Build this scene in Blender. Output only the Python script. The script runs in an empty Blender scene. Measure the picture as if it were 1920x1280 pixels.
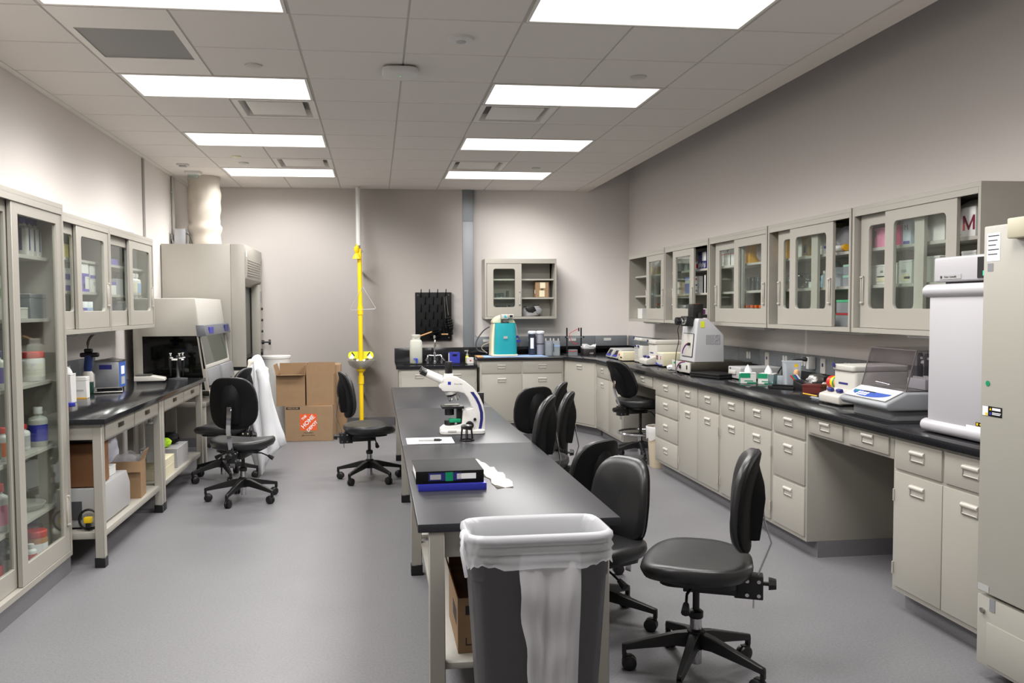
import bpy, bmesh, math, random
from mathutils import Vector, Matrix, noise
random.seed(7)
S = bpy.context.scene
COL = S.collection
PI = math.pi
H90 = PI / 2

# ---------------------------------------------------------------- camera
CAM_H = 1.52
F_PX, YAW, PITCH, ROLL, PCX, PCY = 1568.3, 0.1239, 0.0466, -0.0063, 900.4, 649.4
cd = bpy.data.cameras.new('camera')
cam = bpy.data.objects.new('camera', cd)
COL.objects.link(cam)
right = Vector((math.cos(YAW), -math.sin(YAW), 0))
fwd = Vector((math.sin(YAW) * math.cos(PITCH), math.cos(YAW) * math.cos(PITCH), -math.sin(PITCH)))
upv = right.cross(fwd)
r2 = right * math.cos(ROLL) + upv * math.sin(ROLL)
u2 = upv * math.cos(ROLL) - right * math.sin(ROLL)
cam.matrix_world = Matrix(((r2.x, u2.x, -fwd.x, 0), (r2.y, u2.y, -fwd.y, 0), (r2.z, u2.z, -fwd.z, CAM_H), (0, 0, 0, 1)))
cd.sensor_width = 36.0
cd.sensor_fit = 'HORIZONTAL'
cd.lens = F_PX / 1920 * 36
cd.shift_x = (960 - PCX) / 1920
cd.shift_y = (PCY - 640) / 1920
cd.clip_start = 0.05
S.camera = cam

# ---------------------------------------------------------------- world, exposure
w = bpy.data.worlds.new('world')
S.world = w
w.use_nodes = True
w.node_tree.nodes['Background'].inputs[0].default_value = (0.9, 0.92, 1.0, 1)
w.node_tree.nodes['Background'].inputs[1].default_value = 0.02
S.view_settings.view_transform = 'Standard'
S.view_settings.look = 'None'
S.view_settings.gamma = 1.0
S.view_settings.use_curve_mapping = False
S.view_settings.exposure = 0.0
LAMP_POWER = 58.0         # watts of each ceiling light

# ---------------------------------------------------------------- materials
def lin(c):
    c = c / 255.0
    return c / 12.92 if c <= 0.04045 else ((c + 0.055) / 1.055) ** 2.4
MATS = {}
def mat(name, rgb=(200, 200, 200), rough=0.5, metal=0.0, var=0.0, scale=40.0, bump=0.0, bscale=200.0, spec=0.5, trans=0.0, alpha=1.0, coat=0.0):
    if name in MATS:
        return MATS[name]
    m = bpy.data.materials.new(name)
    m.use_nodes = True
    nt = m.node_tree
    b = nt.nodes['Principled BSDF']
    col = tuple(lin(c) for c in rgb) + (1,)
    b.inputs['Base Color'].default_value = col
    b.inputs['Roughness'].default_value = rough
    b.inputs['Metallic'].default_value = metal
    b.inputs['Specular IOR Level'].default_value = spec
    b.inputs['Transmission Weight'].default_value = trans
    b.inputs['Coat Weight'].default_value = coat
    tc = nt.nodes.new('ShaderNodeTexCoord')
    if var > 0:
        n = nt.nodes.new('ShaderNodeTexNoise')
        n.inputs['Scale'].default_value = scale
        n.inputs['Detail'].default_value = 4
        nt.links.new(tc.outputs['Object'], n.inputs['Vector'])
        r = nt.nodes.new('ShaderNodeValToRGB')
        r.color_ramp.elements[0].position = 0.3
        r.color_ramp.elements[1].position = 0.7
        r.color_ramp.elements[0].color = tuple(min(1, c * (1 - var)) for c in col[:3]) + (1,)
        r.color_ramp.elements[1].color = tuple(min(1, c * (1 + var)) for c in col[:3]) + (1,)
        nt.links.new(n.outputs['Fac'], r.inputs['Fac'])
        nt.links.new(r.outputs['Color'], b.inputs['Base Color'])
    if bump > 0:
        n2 = nt.nodes.new('ShaderNodeTexNoise')
        n2.inputs['Scale'].default_value = bscale
        nt.links.new(tc.outputs['Object'], n2.inputs['Vector'])
        bp = nt.nodes.new('ShaderNodeBump')
        bp.inputs['Strength'].default_value = bump
        bp.inputs['Distance'].default_value = 0.002
        nt.links.new(n2.outputs['Fac'], bp.inputs['Height'])
        nt.links.new(bp.outputs['Normal'], b.inputs['Normal'])
    if alpha < 1:
        b.inputs['Alpha'].default_value = alpha
    MATS[name] = m
    return m
def glass(name, tint=(235, 245, 240), refl=0.06, rough=0.03, fres=1.0):
    """thin sheet of clear material: tinted see-through plus a Fresnel mirror"""
    m = bpy.data.materials.new(name)
    m.use_nodes = True
    nt = m.node_tree
    nt.nodes.clear()
    o = nt.nodes.new('ShaderNodeOutputMaterial')
    t = nt.nodes.new('ShaderNodeBsdfTransparent')
    t.inputs[0].default_value = tuple(lin(c) for c in tint) + (1,)
    g = nt.nodes.new('ShaderNodeBsdfGlossy')
    g.inputs['Roughness'].default_value = rough
    g.inputs['Color'].default_value = (0.9, 0.93, 0.92, 1)
    lw = nt.nodes.new('ShaderNodeLayerWeight')
    lw.inputs['Blend'].default_value = 0.5
    pw = nt.nodes.new('ShaderNodeMath')
    pw.operation = 'POWER'
    pw.inputs[1].default_value = 5.0
    nt.links.new(lw.outputs['Facing'], pw.inputs[0])
    mul = nt.nodes.new('ShaderNodeMath')
    mul.operation = 'MULTIPLY_ADD'
    mul.inputs[1].default_value = fres * (1 - refl)
    mul.inputs[2].default_value = refl
    mul.use_clamp = True
    nt.links.new(pw.outputs[0], mul.inputs[0])
    mx = nt.nodes.new('ShaderNodeMixShader')
    nt.links.new(mul.outputs[0], mx.inputs[0])
    nt.links.new(t.outputs[0], mx.inputs[1])
    nt.links.new(g.outputs[0], mx.inputs[2])
    nt.links.new(mx.outputs[0], o.inputs[0])
    MATS[name] = m
    return m
def film(name, rgb, opac, rough=0.35):
    """cloudy plastic: part see-through, part diffuse and translucent"""
    m = bpy.data.materials.new(name)
    m.use_nodes = True
    nt = m.node_tree
    nt.nodes.clear()
    c = tuple(lin(v) for v in rgb) + (1,)
    o = nt.nodes.new('ShaderNodeOutputMaterial')
    t = nt.nodes.new('ShaderNodeBsdfTransparent')
    d = nt.nodes.new('ShaderNodeBsdfPrincipled')
    d.inputs['Base Color'].default_value = c
    d.inputs['Roughness'].default_value = rough
    tl = nt.nodes.new('ShaderNodeBsdfTranslucent')
    tl.inputs[0].default_value = c
    a = nt.nodes.new('ShaderNodeMixShader')
    a.inputs[0].default_value = 0.35
    nt.links.new(d.outputs[0], a.inputs[1])
    nt.links.new(tl.outputs[0], a.inputs[2])
    mx = nt.nodes.new('ShaderNodeMixShader')
    mx.inputs[0].default_value = opac
    nt.links.new(t.outputs[0], mx.inputs[1])
    nt.links.new(a.outputs[0], mx.inputs[2])
    nt.links.new(mx.outputs[0], o.inputs[0])
    MATS[name] = m
    return m
def emit(name, rgb, strength):
    m = bpy.data.materials.new(name)
    m.use_nodes = True
    nt = m.node_tree
    nt.nodes.clear()
    o = nt.nodes.new('ShaderNodeOutputMaterial')
    e = nt.nodes.new('ShaderNodeEmission')
    e.inputs[0].default_value = tuple(lin(v) for v in rgb) + (1,)
    e.inputs[1].default_value = strength
    nt.links.new(e.outputs[0], o.inputs[0])
    MATS[name] = m
    return m

def floor_material():
    m = mat('floor_vinyl', (150, 150, 154), rough=0.42, spec=0.4)
    nt = m.node_tree
    b = nt.nodes['Principled BSDF']
    tc = [n for n in nt.nodes if n.type == 'TEX_COORD'][0]
    v = nt.nodes.new('ShaderNodeTexNoise')
    v.inputs['Scale'].default_value = 90
    v.inputs['Detail'].default_value = 6
    v.inputs['Roughness'].default_value = 0.75
    nt.links.new(tc.outputs['Object'], v.inputs['Vector'])
    r = nt.nodes.new('ShaderNodeValToRGB')
    r.color_ramp.elements[0].position = 0.35
    r.color_ramp.elements[1].position = 0.65
    r.color_ramp.elements[0].color = tuple(lin(c) for c in (106, 105, 108)) + (1,)
    r.color_ramp.elements[1].color = tuple(lin(c) for c in (124, 123, 126)) + (1,)
    nt.links.new(v.outputs['Fac'], r.inputs['Fac'])
    n = nt.nodes.new('ShaderNodeTexNoise')
    n.inputs['Scale'].default_value = 2.2
    n.inputs['Detail'].default_value = 5
    nt.links.new(tc.outputs['Object'], n.inputs['Vector'])
    mp = nt.nodes.new('ShaderNodeMapRange')
    mp.inputs[3].default_value = 0.36
    mp.inputs[4].default_value = 0.55
    nt.links.new(n.outputs['Fac'], mp.inputs[0])
    nt.links.new(mp.outputs[0], b.inputs['Roughness'])
    nt.links.new(r.outputs['Color'], b.inputs['Base Color'])
    return m

FLOOR = floor_material()
WALL = mat('wall_paint', (226, 220, 216), 0.7, bump=0.08, bscale=300)
WALLSH = mat('ceiling_void', (150, 146, 140), 0.9)
TILE = mat('ceiling_tile', (222, 217, 212), 0.9, var=0.03, scale=220, bump=0.15, bscale=400)
TEE = mat('ceiling_tee', (226, 222, 216), 0.5)
TEE2 = mat('ceiling_tee_web', (186, 182, 177), 0.6)
PUTTY = mat('cabinet_enamel', (164, 160, 151), 0.38, var=0.008, scale=9)
PUTTY2 = mat('cabinet_enamel_inside', (172, 169, 161), 0.5)
PULL = mat('handle_enamel', (184, 180, 171), 0.35)
COVE = mat('cove_base', (112, 111, 114), 0.55, var=0.08, scale=150)
EPOXY = mat('black_epoxy_worktop', (32, 32, 35), 0.15, spec=0.42, var=0.03, scale=60)
EPOXY2 = mat('dark_grey_worktop', (46, 46, 50), 0.36, spec=0.34, var=0.05, scale=60)
GREY = mat('raceway_grey', (120, 124, 128), 0.45)
WHITE = mat('white_plastic', (214, 213, 210), 0.4)
OFFW = mat('offwhite_plastic', (192, 189, 182), 0.42)
CREAM = mat('cream_plastic', (222, 214, 184), 0.45)
LGREY = mat('light_grey_plastic', (172, 172, 172), 0.42)
MGREY = mat('mid_grey_plastic', (132, 133, 136), 0.45)
DGREY = mat('dark_grey_plastic', (74, 74, 77), 0.5)
BLACK = mat('black_plastic', (20, 20, 21), 0.42)
BLACKM = mat('black_matte', (12, 12, 13), 0.6, spec=0.2)
VINYL = mat('black_vinyl', (36, 36, 37), 0.36, bump=0.05, bscale=600)
CHROME = mat('chrome', (205, 205, 208), 0.14, 1.0)
STEEL = mat('brushed_steel', (170, 168, 162), 0.32, 1.0)
DSTEEL = mat('dark_steel', (108, 104, 94), 0.38, 1.0)
GALV = mat('galvanised', (180, 182, 186), 0.45, 0.7)
BLUE = mat('blue_plastic', (46, 52, 160), 0.4)
NAVY = mat('navy_plastic', (38, 40, 110), 0.4)
LBLUE = mat('pale_blue_pad', (150, 176, 216), 0.8)
YEL = mat('safety_yellow', (246, 206, 18), 0.38)
LIME = mat('lime_yellow', (222, 226, 44), 0.4)
YBOX = mat('yellow_card', (238, 178, 40), 0.6)
RED = mat('red_plastic', (206, 44, 40), 0.4)
ORANGE = mat('orange_plastic', (236, 106, 36), 0.4)
GREEN = mat('green_print', (0, 140, 96), 0.5)
TEAL = mat('teal_tank', (40, 176, 188), 0.22)
PINK = mat('pink_card', (236, 150, 182), 0.6)
MAG = mat('magenta_card', (214, 30, 110), 0.6)
MAROON = mat('maroon_wood', (92, 30, 26), 0.4)
CARD = mat('cardboard', (150, 123, 94), 0.8, var=0.05, scale=14, bump=0.05)
CARD2 = mat('cardboard_orange', (148, 119, 88), 0.75, var=0.05, scale=14)
CARDD = mat('cardboard_dark', (126, 86, 54), 0.8, var=0.05, scale=14)
WCARD = mat('white_card', (214, 213, 210), 0.6)
WOOD = mat('wood', (196, 150, 98), 0.6, var=0.1, scale=30)
PAPER = mat('paper', (240, 240, 242), 0.8)
CLOTH = mat('lab_coat_cloth', (214, 215, 218), 0.9, bump=0.1, bscale=500)
PURPLE = mat('purple_print', (98, 84, 170), 0.5)
HDOR = mat('orange_print', (228, 92, 40), 0.6)
INK = mat('ink', (34, 34, 38), 0.6)
DMAG = mat('dark_red_print', (110, 20, 50), 0.6)
AMBER = mat('brown_bottle', (58, 34, 22), 0.2)
RUSTY = mat('brown_powder', (166, 116, 70), 0.6)
GLASS = glass('cabinet_glass', (250, 253, 251), 0.03)
CLEAR = glass('clear_glassware', (228, 236, 238), 0.10, 0.05)
SMOKE = glass('smoked_acrylic', (238, 236, 239), 0.05)
DARKGL = glass('dark_side_glass', (158, 158, 154), 0.03)
NATURAL = film('natural_polyethylene', (226, 228, 218), 0.82)
LINER = film('bin_liner', (236, 237, 241), 0.74)
BAG = film('clear_bag', (228, 228, 236), 0.58, 0.22)
FROST = film('frosted_plastic', (214, 220, 226), 0.6)
DUCT = mat('duct_jacket', (190, 182, 170), 0.55, bump=0.6, bscale=14)
DIFF = emit('light_diffuser', (255, 253, 250), 2.2)
LED = emit('green_indicator', (60, 230, 120), 1.5)

# ---------------------------------------------------------------- geometry helper
class G:
    def __init__(s):
        s.v = []; s.f = []
    def add(s, vs, fs):
        n = len(s.v)
        s.v += [tuple(p) for p in vs]
        s.f += [tuple(i + n for i in f) for f in fs]
        return s
    def box(s, x0, x1, y0, y1, z0, z1):
        return s.add([(x0, y0, z0), (x1, y0, z0), (x1, y1, z0), (x0, y1, z0), (x0, y0, z1), (x1, y0, z1), (x1, y1, z1), (x0, y1, z1)],
                     [(0, 3, 2, 1), (4, 5, 6, 7), (0, 1, 5, 4), (1, 2, 6, 5), (2, 3, 7, 6), (3, 0, 4, 7)])
    def hexa(s, bot, top):
        return s.add(list(bot) + list(top), [(0, 3, 2, 1), (4, 5, 6, 7), (0, 1, 5, 4), (1, 2, 6, 5), (2, 3, 7, 6), (3, 0, 4, 7)])
    def rings(s, rs, cap=True, closed=True):
        n = len(rs[0]); base = len(s.v)
        for r in rs:
            s.v += [tuple(p) for p in r]
        m = n if closed else n - 1
        for k in range(len(rs) - 1):
            for i in range(m):
                j = (i + 1) % n
                s.f.append((base + k * n + i, base + k * n + j, base + (k + 1) * n + j, base + (k + 1) * n + i))
        if cap:
            s.f.append(tuple(base + i for i in reversed(range(n))))
            s.f.append(tuple(base + (len(rs) - 1) * n + i for i in range(n)))
        return s
    def cyl(s, p0, p1, r0, r1=None, n=16, cap=True):
        r1 = r0 if r1 is None else r1
        p0, p1 = Vector(p0), Vector(p1)
        d = (p1 - p0).normalized()
        a = d.orthogonal().normalized(); b = d.cross(a)
        R = []
        for p, r in ((p0, r0), (p1, r1)):
            R.append([p + (a * math.cos(2 * PI * i / n) + b * math.sin(2 * PI * i / n)) * r for i in range(n)])
        return s.rings(R, cap)
    def tube(s, pts, r, n=8, cap=True, sub=0):
        P = [Vector(p) for p in pts]
        if sub:
            Q = []
            for i in range(len(P) - 1):
                p0 = P[max(0, i - 1)]; p1 = P[i]; p2 = P[i + 1]; p3 = P[min(len(P) - 1, i + 2)]
                for k in range(sub):
                    t = k / sub
                    Q.append(0.5 * ((2 * p1) + (p2 - p0) * t + (2 * p0 - 5 * p1 + 4 * p2 - p3) * t * t + (3 * p1 - p0 - 3 * p2 + p3) * t ** 3))
            Q.append(P[-1]); P = Q
        rs = r if isinstance(r, (list, tuple)) else [r] * len(P)
        R = []; a = None
        for i, p in enumerate(P):
            d = (P[min(i + 1, len(P) - 1)] - P[max(i - 1, 0)]).normalized()
            if a is None:
                a = d.orthogonal().normalized()
            else:
                a = (a - d * a.dot(d)).normalized()
            b = d.cross(a)
            R.append([p + (a * math.cos(2 * PI * k / n) + b * math.sin(2 * PI * k / n)) * rs[i if i < len(rs) else -1] for k in range(n)])
        return s.rings(R, cap)
    def ribbon(s, pts, wdt, th, axis=(1, 0, 0)):
        """flat bar that follows pts; wide along axis"""
        P = [Vector(p) for p in pts]; ax = Vector(axis).normalized(); R = []
        for i, p in enumerate(P):
            d = (P[min(i + 1, len(P) - 1)] - P[max(i - 1, 0)]).normalized()
            nn = d.cross(ax).normalized()
            R.append([p + ax * wdt / 2 + nn * th / 2, p - ax * wdt / 2 + nn * th / 2, p - ax * wdt / 2 - nn * th / 2, p + ax * wdt / 2 - nn * th / 2])
        return s.rings(R)
    def lathe(s, prof, c=(0, 0, 0), n=20, cap=True):
        return s.rings([[(c[0] + r * math.cos(2 * PI * i / n), c[1] + r * math.sin(2 * PI * i / n), c[2] + z) for i in range(n)] for r, z in prof], cap)
    def rrect(s, x0, x1, y0, y1, zs, rad=0.02, k=4, taper=None):
        R = []
        for q, z in enumerate(zs):
            t = taper[q] if taper else 0
            R.append([(px, py, z) for px, py in rr(x0 + t, x1 - t, y0 + t, y1 - t, max(0.001, rad), k)])
        return s.rings(R)
    def prism(s, poly, lo, hi, ax='y'):
        """poly of 2-D points swept along one axis: 'y' takes (x,z), 'x' takes (y,z), 'z' takes (x,y)"""
        f = {'y': lambda p, h: (p[0], h, p[1]), 'x': lambda p, h: (h, p[0], p[1]), 'z': lambda p, h: (p[0], p[1], h)}[ax]
        return s.rings([[f(p, lo) for p in poly], [f(p, hi) for p in poly]])
    def frame(s, x0, x1, z0, z1, ix0, ix1, iz0, iz1, y0, y1, rad=0.0, k=5):
        """rectangular door frame in the xz plane with a (rounded) opening"""
        inner = rr(ix0, ix1, iz0, iz1, rad, k) if rad > 0.002 else [(ix1, iz0), (ix1, iz1), (ix0, iz1), (ix0, iz0)]
        kk = k + 1 if rad > 0.002 else 1
        n = len(inner)
        outer = [(x1, z0), (x1, z1), (x0, z1), (x0, z0)]
        vs = [(p[0], y0, p[1]) for p in outer] + [(p[0], y0, p[1]) for p in inner]
        vs += [(p[0], y1, p[1]) for p in outer] + [(p[0], y1, p[1]) for p in inner]
        fs = []; o2 = 4 + n
        for c in range(4):
            idx = [4 + c * kk + i for i in range(kk)]
            for i in range(kk - 1):
                fs.append((c, idx[i + 1], idx[i])); fs.append((o2 + c, o2 + idx[i], o2 + idx[i + 1]))
            nx = (c + 1) % 4
            a = idx[-1]; b = 4 + nx * kk
            fs.append((c, nx, b, a)); fs.append((o2 + c, o2 + a, o2 + b, o2 + nx))
            fs.append((c, o2 + c, o2 + nx, nx))
        for i in range(n):
            j = (i + 1) % n
            fs.append((4 + i, 4 + j, o2 + 4 + j, o2 + 4 + i))
        return s.add(vs, fs)
    def xf(s, M):
        s.v = [tuple(M @ Vector(p)) for p in s.v]
        return s
    def move(s, x=0, y=0, z=0):
        s.v = [(p[0] + x, p[1] + y, p[2] + z) for p in s.v]
        return s
def rr(x0, x1, y0, y1, r, k=4):
    """rounded rectangle, from the lower right corner counter-clockwise, k+1 points a corner"""
    out = []
    for cx, cy, a0 in ((x1 - r, y0 + r, -H90), (x1 - r, y1 - r, 0), (x0 + r, y1 - r, H90), (x0 + r, y0 + r, PI)):
        for i in range(k + 1):
            a = a0 + H90 * i / k
            out.append((cx + r * math.cos(a), cy + r * math.sin(a)))
    return out
def mesh(g, name, m, bevel=0.0, seg=2, smooth=38):
    me = bpy.data.meshes.new(name)
    me.from_pydata(g.v, [], g.f)
    bm = bmesh.new()
    bm.from_mesh(me)
    bmesh.ops.remove_doubles(bm, verts=bm.verts, dist=1e-6)
    bmesh.ops.recalc_face_normals(bm, faces=bm.faces)
    if bevel > 0:
        ed = [e for e in bm.edges if len(e.link_faces) == 2 and e.calc_face_angle(0) > 0.6]
        if ed:
            bmesh.ops.bevel(bm, geom=ed, offset=bevel, segments=seg, affect='EDGES', clamp_overlap=True, profile=0.5)
    for f in bm.faces:
        f.smooth = True
    bm.to_mesh(me)
    bm.free()
    me.set_sharp_from_angle(angle=math.radians(smooth))
    me.materials.append(m)
    return me
def link(name, me, parent=None, loc=(0, 0, 0), rot=(0, 0, 0)):
    o = bpy.data.objects.new(name, me)
    COL.objects.link(o)
    o.parent = parent
    o.location = loc
    o.rotation_euler = rot
    return o
def part(g, name, m, parent, bevel=0.0, seg=2, smooth=38, loc=(0, 0, 0), rot=(0, 0, 0), label=None):
    o = link(name, mesh(g, name, m, bevel, seg, smooth), parent, loc, rot)
    if label:
        o['label'] = label
    return o
CACHE = {}
def cpart(key, name, m, parent, fn, bevel=0.0, loc=(0, 0, 0), rot=(0, 0, 0), smooth=38, seg=2, label=None):
    """part whose mesh is shared by every copy with the same key"""
    if key not in CACHE:
        CACHE[key] = mesh(fn(), name, m, bevel, seg, smooth)
    o = link(name, CACHE[key], parent, loc, rot)
    if label:
        o['label'] = label
    return o
def tag(o, label, cat, group=None):
    o['label'] = label
    o['category'] = cat
    if group:
        o['group'] = group
    return o
def thing(name, label, cat, loc=(0, 0, 0), rz=0.0, group=None):
    o = link(name, None, None, loc, (0, 0, rz))
    return tag(o, label, cat, group)
def single(g, name, label, cat, m, loc=(0, 0, 0), rz=0.0, group=None, bevel=0.0, seg=2, smooth=38):
    o = part(g, name, m, None, bevel, seg, smooth, loc, (0, 0, rz))
    return tag(o, label, cat, group)
def struct(g, name, m, parent=None, bevel=0.0, smooth=38):
    o = part(g, name, m, parent, bevel, 2, smooth)
    if parent is None:
        o['kind'] = 'structure'
    return o
def B(*a):
    return G().box(*a)
def text_g(s, size, m, name, parent, loc, rot=(H90, 0, 0), depth=0.0004, align='CENTER', bold=0.0):
    """flat lettering as a thin mesh; stands in the xz plane and faces -y by default"""
    cu = bpy.data.curves.new('lettering', 'FONT')
    cu.body = s; cu.size = size; cu.align_x = align; cu.align_y = 'CENTER'; cu.extrude = depth; cu.offset = bold
    cu.resolution_u = 3
    t = bpy.data.objects.new('lettering', cu)
    me = bpy.data.meshes.new_from_object(t)
    bpy.data.objects.remove(t)
    bpy.data.curves.remove(cu)
    me.name = name
    me.materials.clear(); me.materials.append(m)
    return link(name, me, parent, loc, rot)

# ================================================================ the room
XL, XR, YB, YF, ZC, ZV = -2.32, 3.38, 10.93, -2.6, 3.05, 3.55
o = struct(B(XL - 0.1, XR + 0.1, YF - 0.1, YB + 0.1, -0.1, 0), 'floor', FLOOR)
wl = struct(B(XL - 0.1, XL, YF - 0.1, YB + 0.1, 0, ZV), 'wall_left', WALL)
struct(B(XL, 0.155, YB, YB + 0.1, 0, ZV).box(0.155, XR + 0.1, YB, YB + 0.1, 0, ZV), 'wall_back', WALL)
struct(B(XR, XR + 0.1, YF - 0.1, YB, 0, ZV), 'wall_right', WALL)
struct(B(XL, XR, YF - 0.1, YF, 0, ZV), 'wall_front', WALL)
# vertical cover strips where the wall panels of the left wall meet
part(B(XL - 0.001, XL + 0.012, 8.84, 8.90, 0.0, ZC - 0.01), 'panel_seam', mat('wall_joint', (150, 146, 142), 0.6), wl)
# cove base
struct(B(XL, -0.6, YB - 0.012, YB, 0, 0.1).box(-0.6, 0.23, YB - 0.012, YB, 0, 0.1), 'baseboard_back', COVE)
struct(B(XL, XL + 0.012, YF, 3.8, 0, 0.1), 'baseboard_left', COVE)
struct(B(XR - 0.012, XR, YF, 2.3, 0, 0.1), 'baseboard_right', COVE)

# ---------------------------------------------------------------- ceiling: slab, tees, tiles, edge border
ceil = struct(B(XL, XR, YF, YB, ZV, ZV + 0.1), 'ceiling', WALLSH)
MX, MY, GX0, GY0 = 0.615, 0.61, 0.19, 5.735
XS = [GX0 + MX * k for k in range(-4, 5)]          # -2.27 ... 2.65
YS = [GY0 + MY * k for k in range(-13, 9)]         # -2.195 ... 10.615
XT = XS[-1]
# plenum board that closes the ceiling from above, edge border on the right
part(B(XL, XT + 0.17, YF, YB, ZC + 0.055, ZC + 0.075), 'ceiling_deck', WALLSH, ceil)
bd = part(B(XT, XT + 0.17, YF, YB, ZC - 0.006, ZC + 0.054), 'edge_border', mat('border_paint', (214, 208, 200), 0.7), ceil, 0.003)
part(B(XL, XS[0], YF, YB, ZC - 0.002, ZC + 0.02), 'edge_border', TEE, ceil, 0.002)
for x in XS:
    part(B(x - 0.012, x + 0.012, YF, YB, ZC + 0.004, ZC + 0.03), 'ceiling_tee', TEE2, ceil)
for y in YS:
    for i in range(len(XS) - 1):
        if i == 1 and abs(y - YS[12]) < 0.01:
            continue
        cpart('xtee', 'cross_tee', TEE2, ceil, lambda: B(0.0125, MX - 0.0125, -0.012, 0.012, 0.004, 0.03), loc=(XS[i], y, ZC))
cells = {}
lights = []           # (i, j) of the left half of each 2 x 4 ft fitting
for k in range(-2, 3):
    j = 13 + 3 * k
    if j < 0 or j >= len(YS):
        continue
    lights += [(1, j), (5, j)]
for (i, j) in lights:
    cells[(i, j)] = 'light'; cells[(i + 1, j)] = 'light'
for c in ((2, 14), (5, 14), (2, 18), (5, 18)):
    cells[c] = 'vent'
cells[(1, 11)] = 'return'; cells[(1, 12)] = 'return'
def tile_g(w_, d_):
    return G().rings([[(x, y, z) for x, y in ((a, a), (w_ - a, a), (w_ - a, d_ - a), (a, d_ - a))] for a, z in ((0.0055, 0.014), (0.0055, 0.004), (0.0085, 0.0))])
nt_ = 0
for j in range(-1, len(YS)):
    y0 = YS[j] if j >= 0 else YF
    y1 = YS[j + 1] if j + 1 < len(YS) else YB
    for i in range(len(XS) - 1):
        if (i, j) in cells:
            continue
        d_ = round(y1 - y0, 4)
        cpart('tile%g' % d_, 'ceiling_tile', TILE, ceil, lambda: tile_g(MX, d_), loc=(XS[i], y0, ZC))
# flush light fittings: prismatic lens, narrow along the long side of the fitting and wide across it, cut off towards the horizontal
lamp_data = bpy.data.lights.new('light_source', 'AREA')
lamp_data.shape = 'RECTANGLE'
lamp_data.size = 2 * MX - 0.06
lamp_data.size_y = MY - 0.06
lamp_data.energy = LAMP_POWER
lamp_data.color = (1.0, 0.98, 0.955)
lamp_data.use_nodes = True
ln_ = lamp_data.node_tree
em_ = [n for n in ln_.nodes if n.type == 'EMISSION'][0]
ge_ = ln_.nodes.new('ShaderNodeNewGeometry')
dt_ = ln_.nodes.new('ShaderNodeVectorMath'); dt_.operation = 'DOT_PRODUCT'
ab_ = ln_.nodes.new('ShaderNodeMath'); ab_.operation = 'ABSOLUTE'
fc_ = ln_.nodes.new('ShaderNodeFloatCurve')
cv_ = fc_.mapping.curves[0]
cv_.points[0].location = (0.0, 0.03); cv_.points[1].location = (1.0, 0.74)
for px_, py_ in ((0.17, 0.07), (0.30, 0.28), (0.45, 0.70), (0.60, 1.0), (0.80, 0.86)):
    cv_.points.new(px_, py_)
fc_.mapping.update()
sc_ = ln_.nodes.new('ShaderNodeVectorMath'); sc_.operation = 'MULTIPLY'
sc_.inputs[1].default_value = (1.30, 0.34, 1.0)
nm_ = ln_.nodes.new('ShaderNodeVectorMath'); nm_.operation = 'NORMALIZE'
ln_.links.new(ge_.outputs['Incoming'], sc_.inputs[0])
ln_.links.new(sc_.outputs[0], nm_.inputs[0])
ln_.links.new(nm_.outputs[0], dt_.inputs[0])
ln_.links.new(ge_.outputs['Normal'], dt_.inputs[1])
ln_.links.new(dt_.outputs['Value'], ab_.inputs[0])
ln_.links.new(ab_.outputs[0], fc_.inputs['Value'])
ln_.links.new(fc_.outputs[0], em_.inputs['Strength'])
RN = {-3: 'behind the camera, third bay', -2: 'behind the nearest bay', -1: 'cut off by the top edge', 0: 'nearest one seen whole', 1: 'second one seen whole', 2: 'farthest from the camera'}
for (i, j) in lights:
    k = (j - 13) // 3
    side = 'left' if i == 1 else 'right'
    t = thing('ceiling_light', 'glowing rectangular ceiling light in the %s row, %s' % (side, RN[k]), 'light', (XS[i], YS[j], ZC), 0, 'recessed ceiling lights')
    W2 = 2 * MX
    cpart('lf', 'frame', TEE, t, lambda: G().add([], []).box(0.013, W2 - 0.013, 0.013, 0.03, -0.003, 0.05).box(0.013, W2 - 0.013, MY - 0.03, MY - 0.013, -0.003, 0.05)
          .box(0.013, 0.03, 0.03, MY - 0.03, -0.003, 0.05).box(W2 - 0.03, W2 - 0.013, 0.03, MY - 0.03, -0.003, 0.05))
    lo_ = bpy.data.objects.new('light_source', lamp_data)
    COL.objects.link(lo_)
    lo_.parent = t
    lo_.location = (W2 / 2, MY / 2, -0.004)
    cpart('ld', 'diffuser', DIFF, t, lambda: B(0.03, W2 - 0.03, 0.03, MY - 0.03, 0.0, 0.02))
# square supply diffusers
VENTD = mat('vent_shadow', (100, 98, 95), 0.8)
for (i, j), lb in (((2, 14), 'beside the nearest whole light of the left row'), ((5, 14), 'beside the nearest whole light of the right row'),
                   ((2, 18), 'in front of the farthest light of the left row'), ((5, 18), 'in front of the farthest light of the right row')):
    t = thing('air_diffuser', 'square white ceiling air diffuser ' + lb, 'vent', (XS[i], YS[j], ZC), 0, 'ceiling air diffusers')
    cpart('vf', 'frame', TEE, t, lambda: G().rings([[(x, y, z) for x, y in ((a, a), (MX - a, a), (MX - a, MY - a), (a, MY - a))] for a, z in ((0.008, 0.0), (0.05, 0.0), (0.09, 0.075), (0.095, 0.12))], cap=False))
    cpart('vb', 'cavity', VENTD, t, lambda: B(0.09, MX - 0.09, 0.09, MY - 0.09, 0.10, 0.11))
    cpart('vp', 'plaque', TEE, t, lambda: B(0.10, MX - 0.10, 0.10, MY - 0.10, 0.004, 0.014), 0.004)
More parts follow.
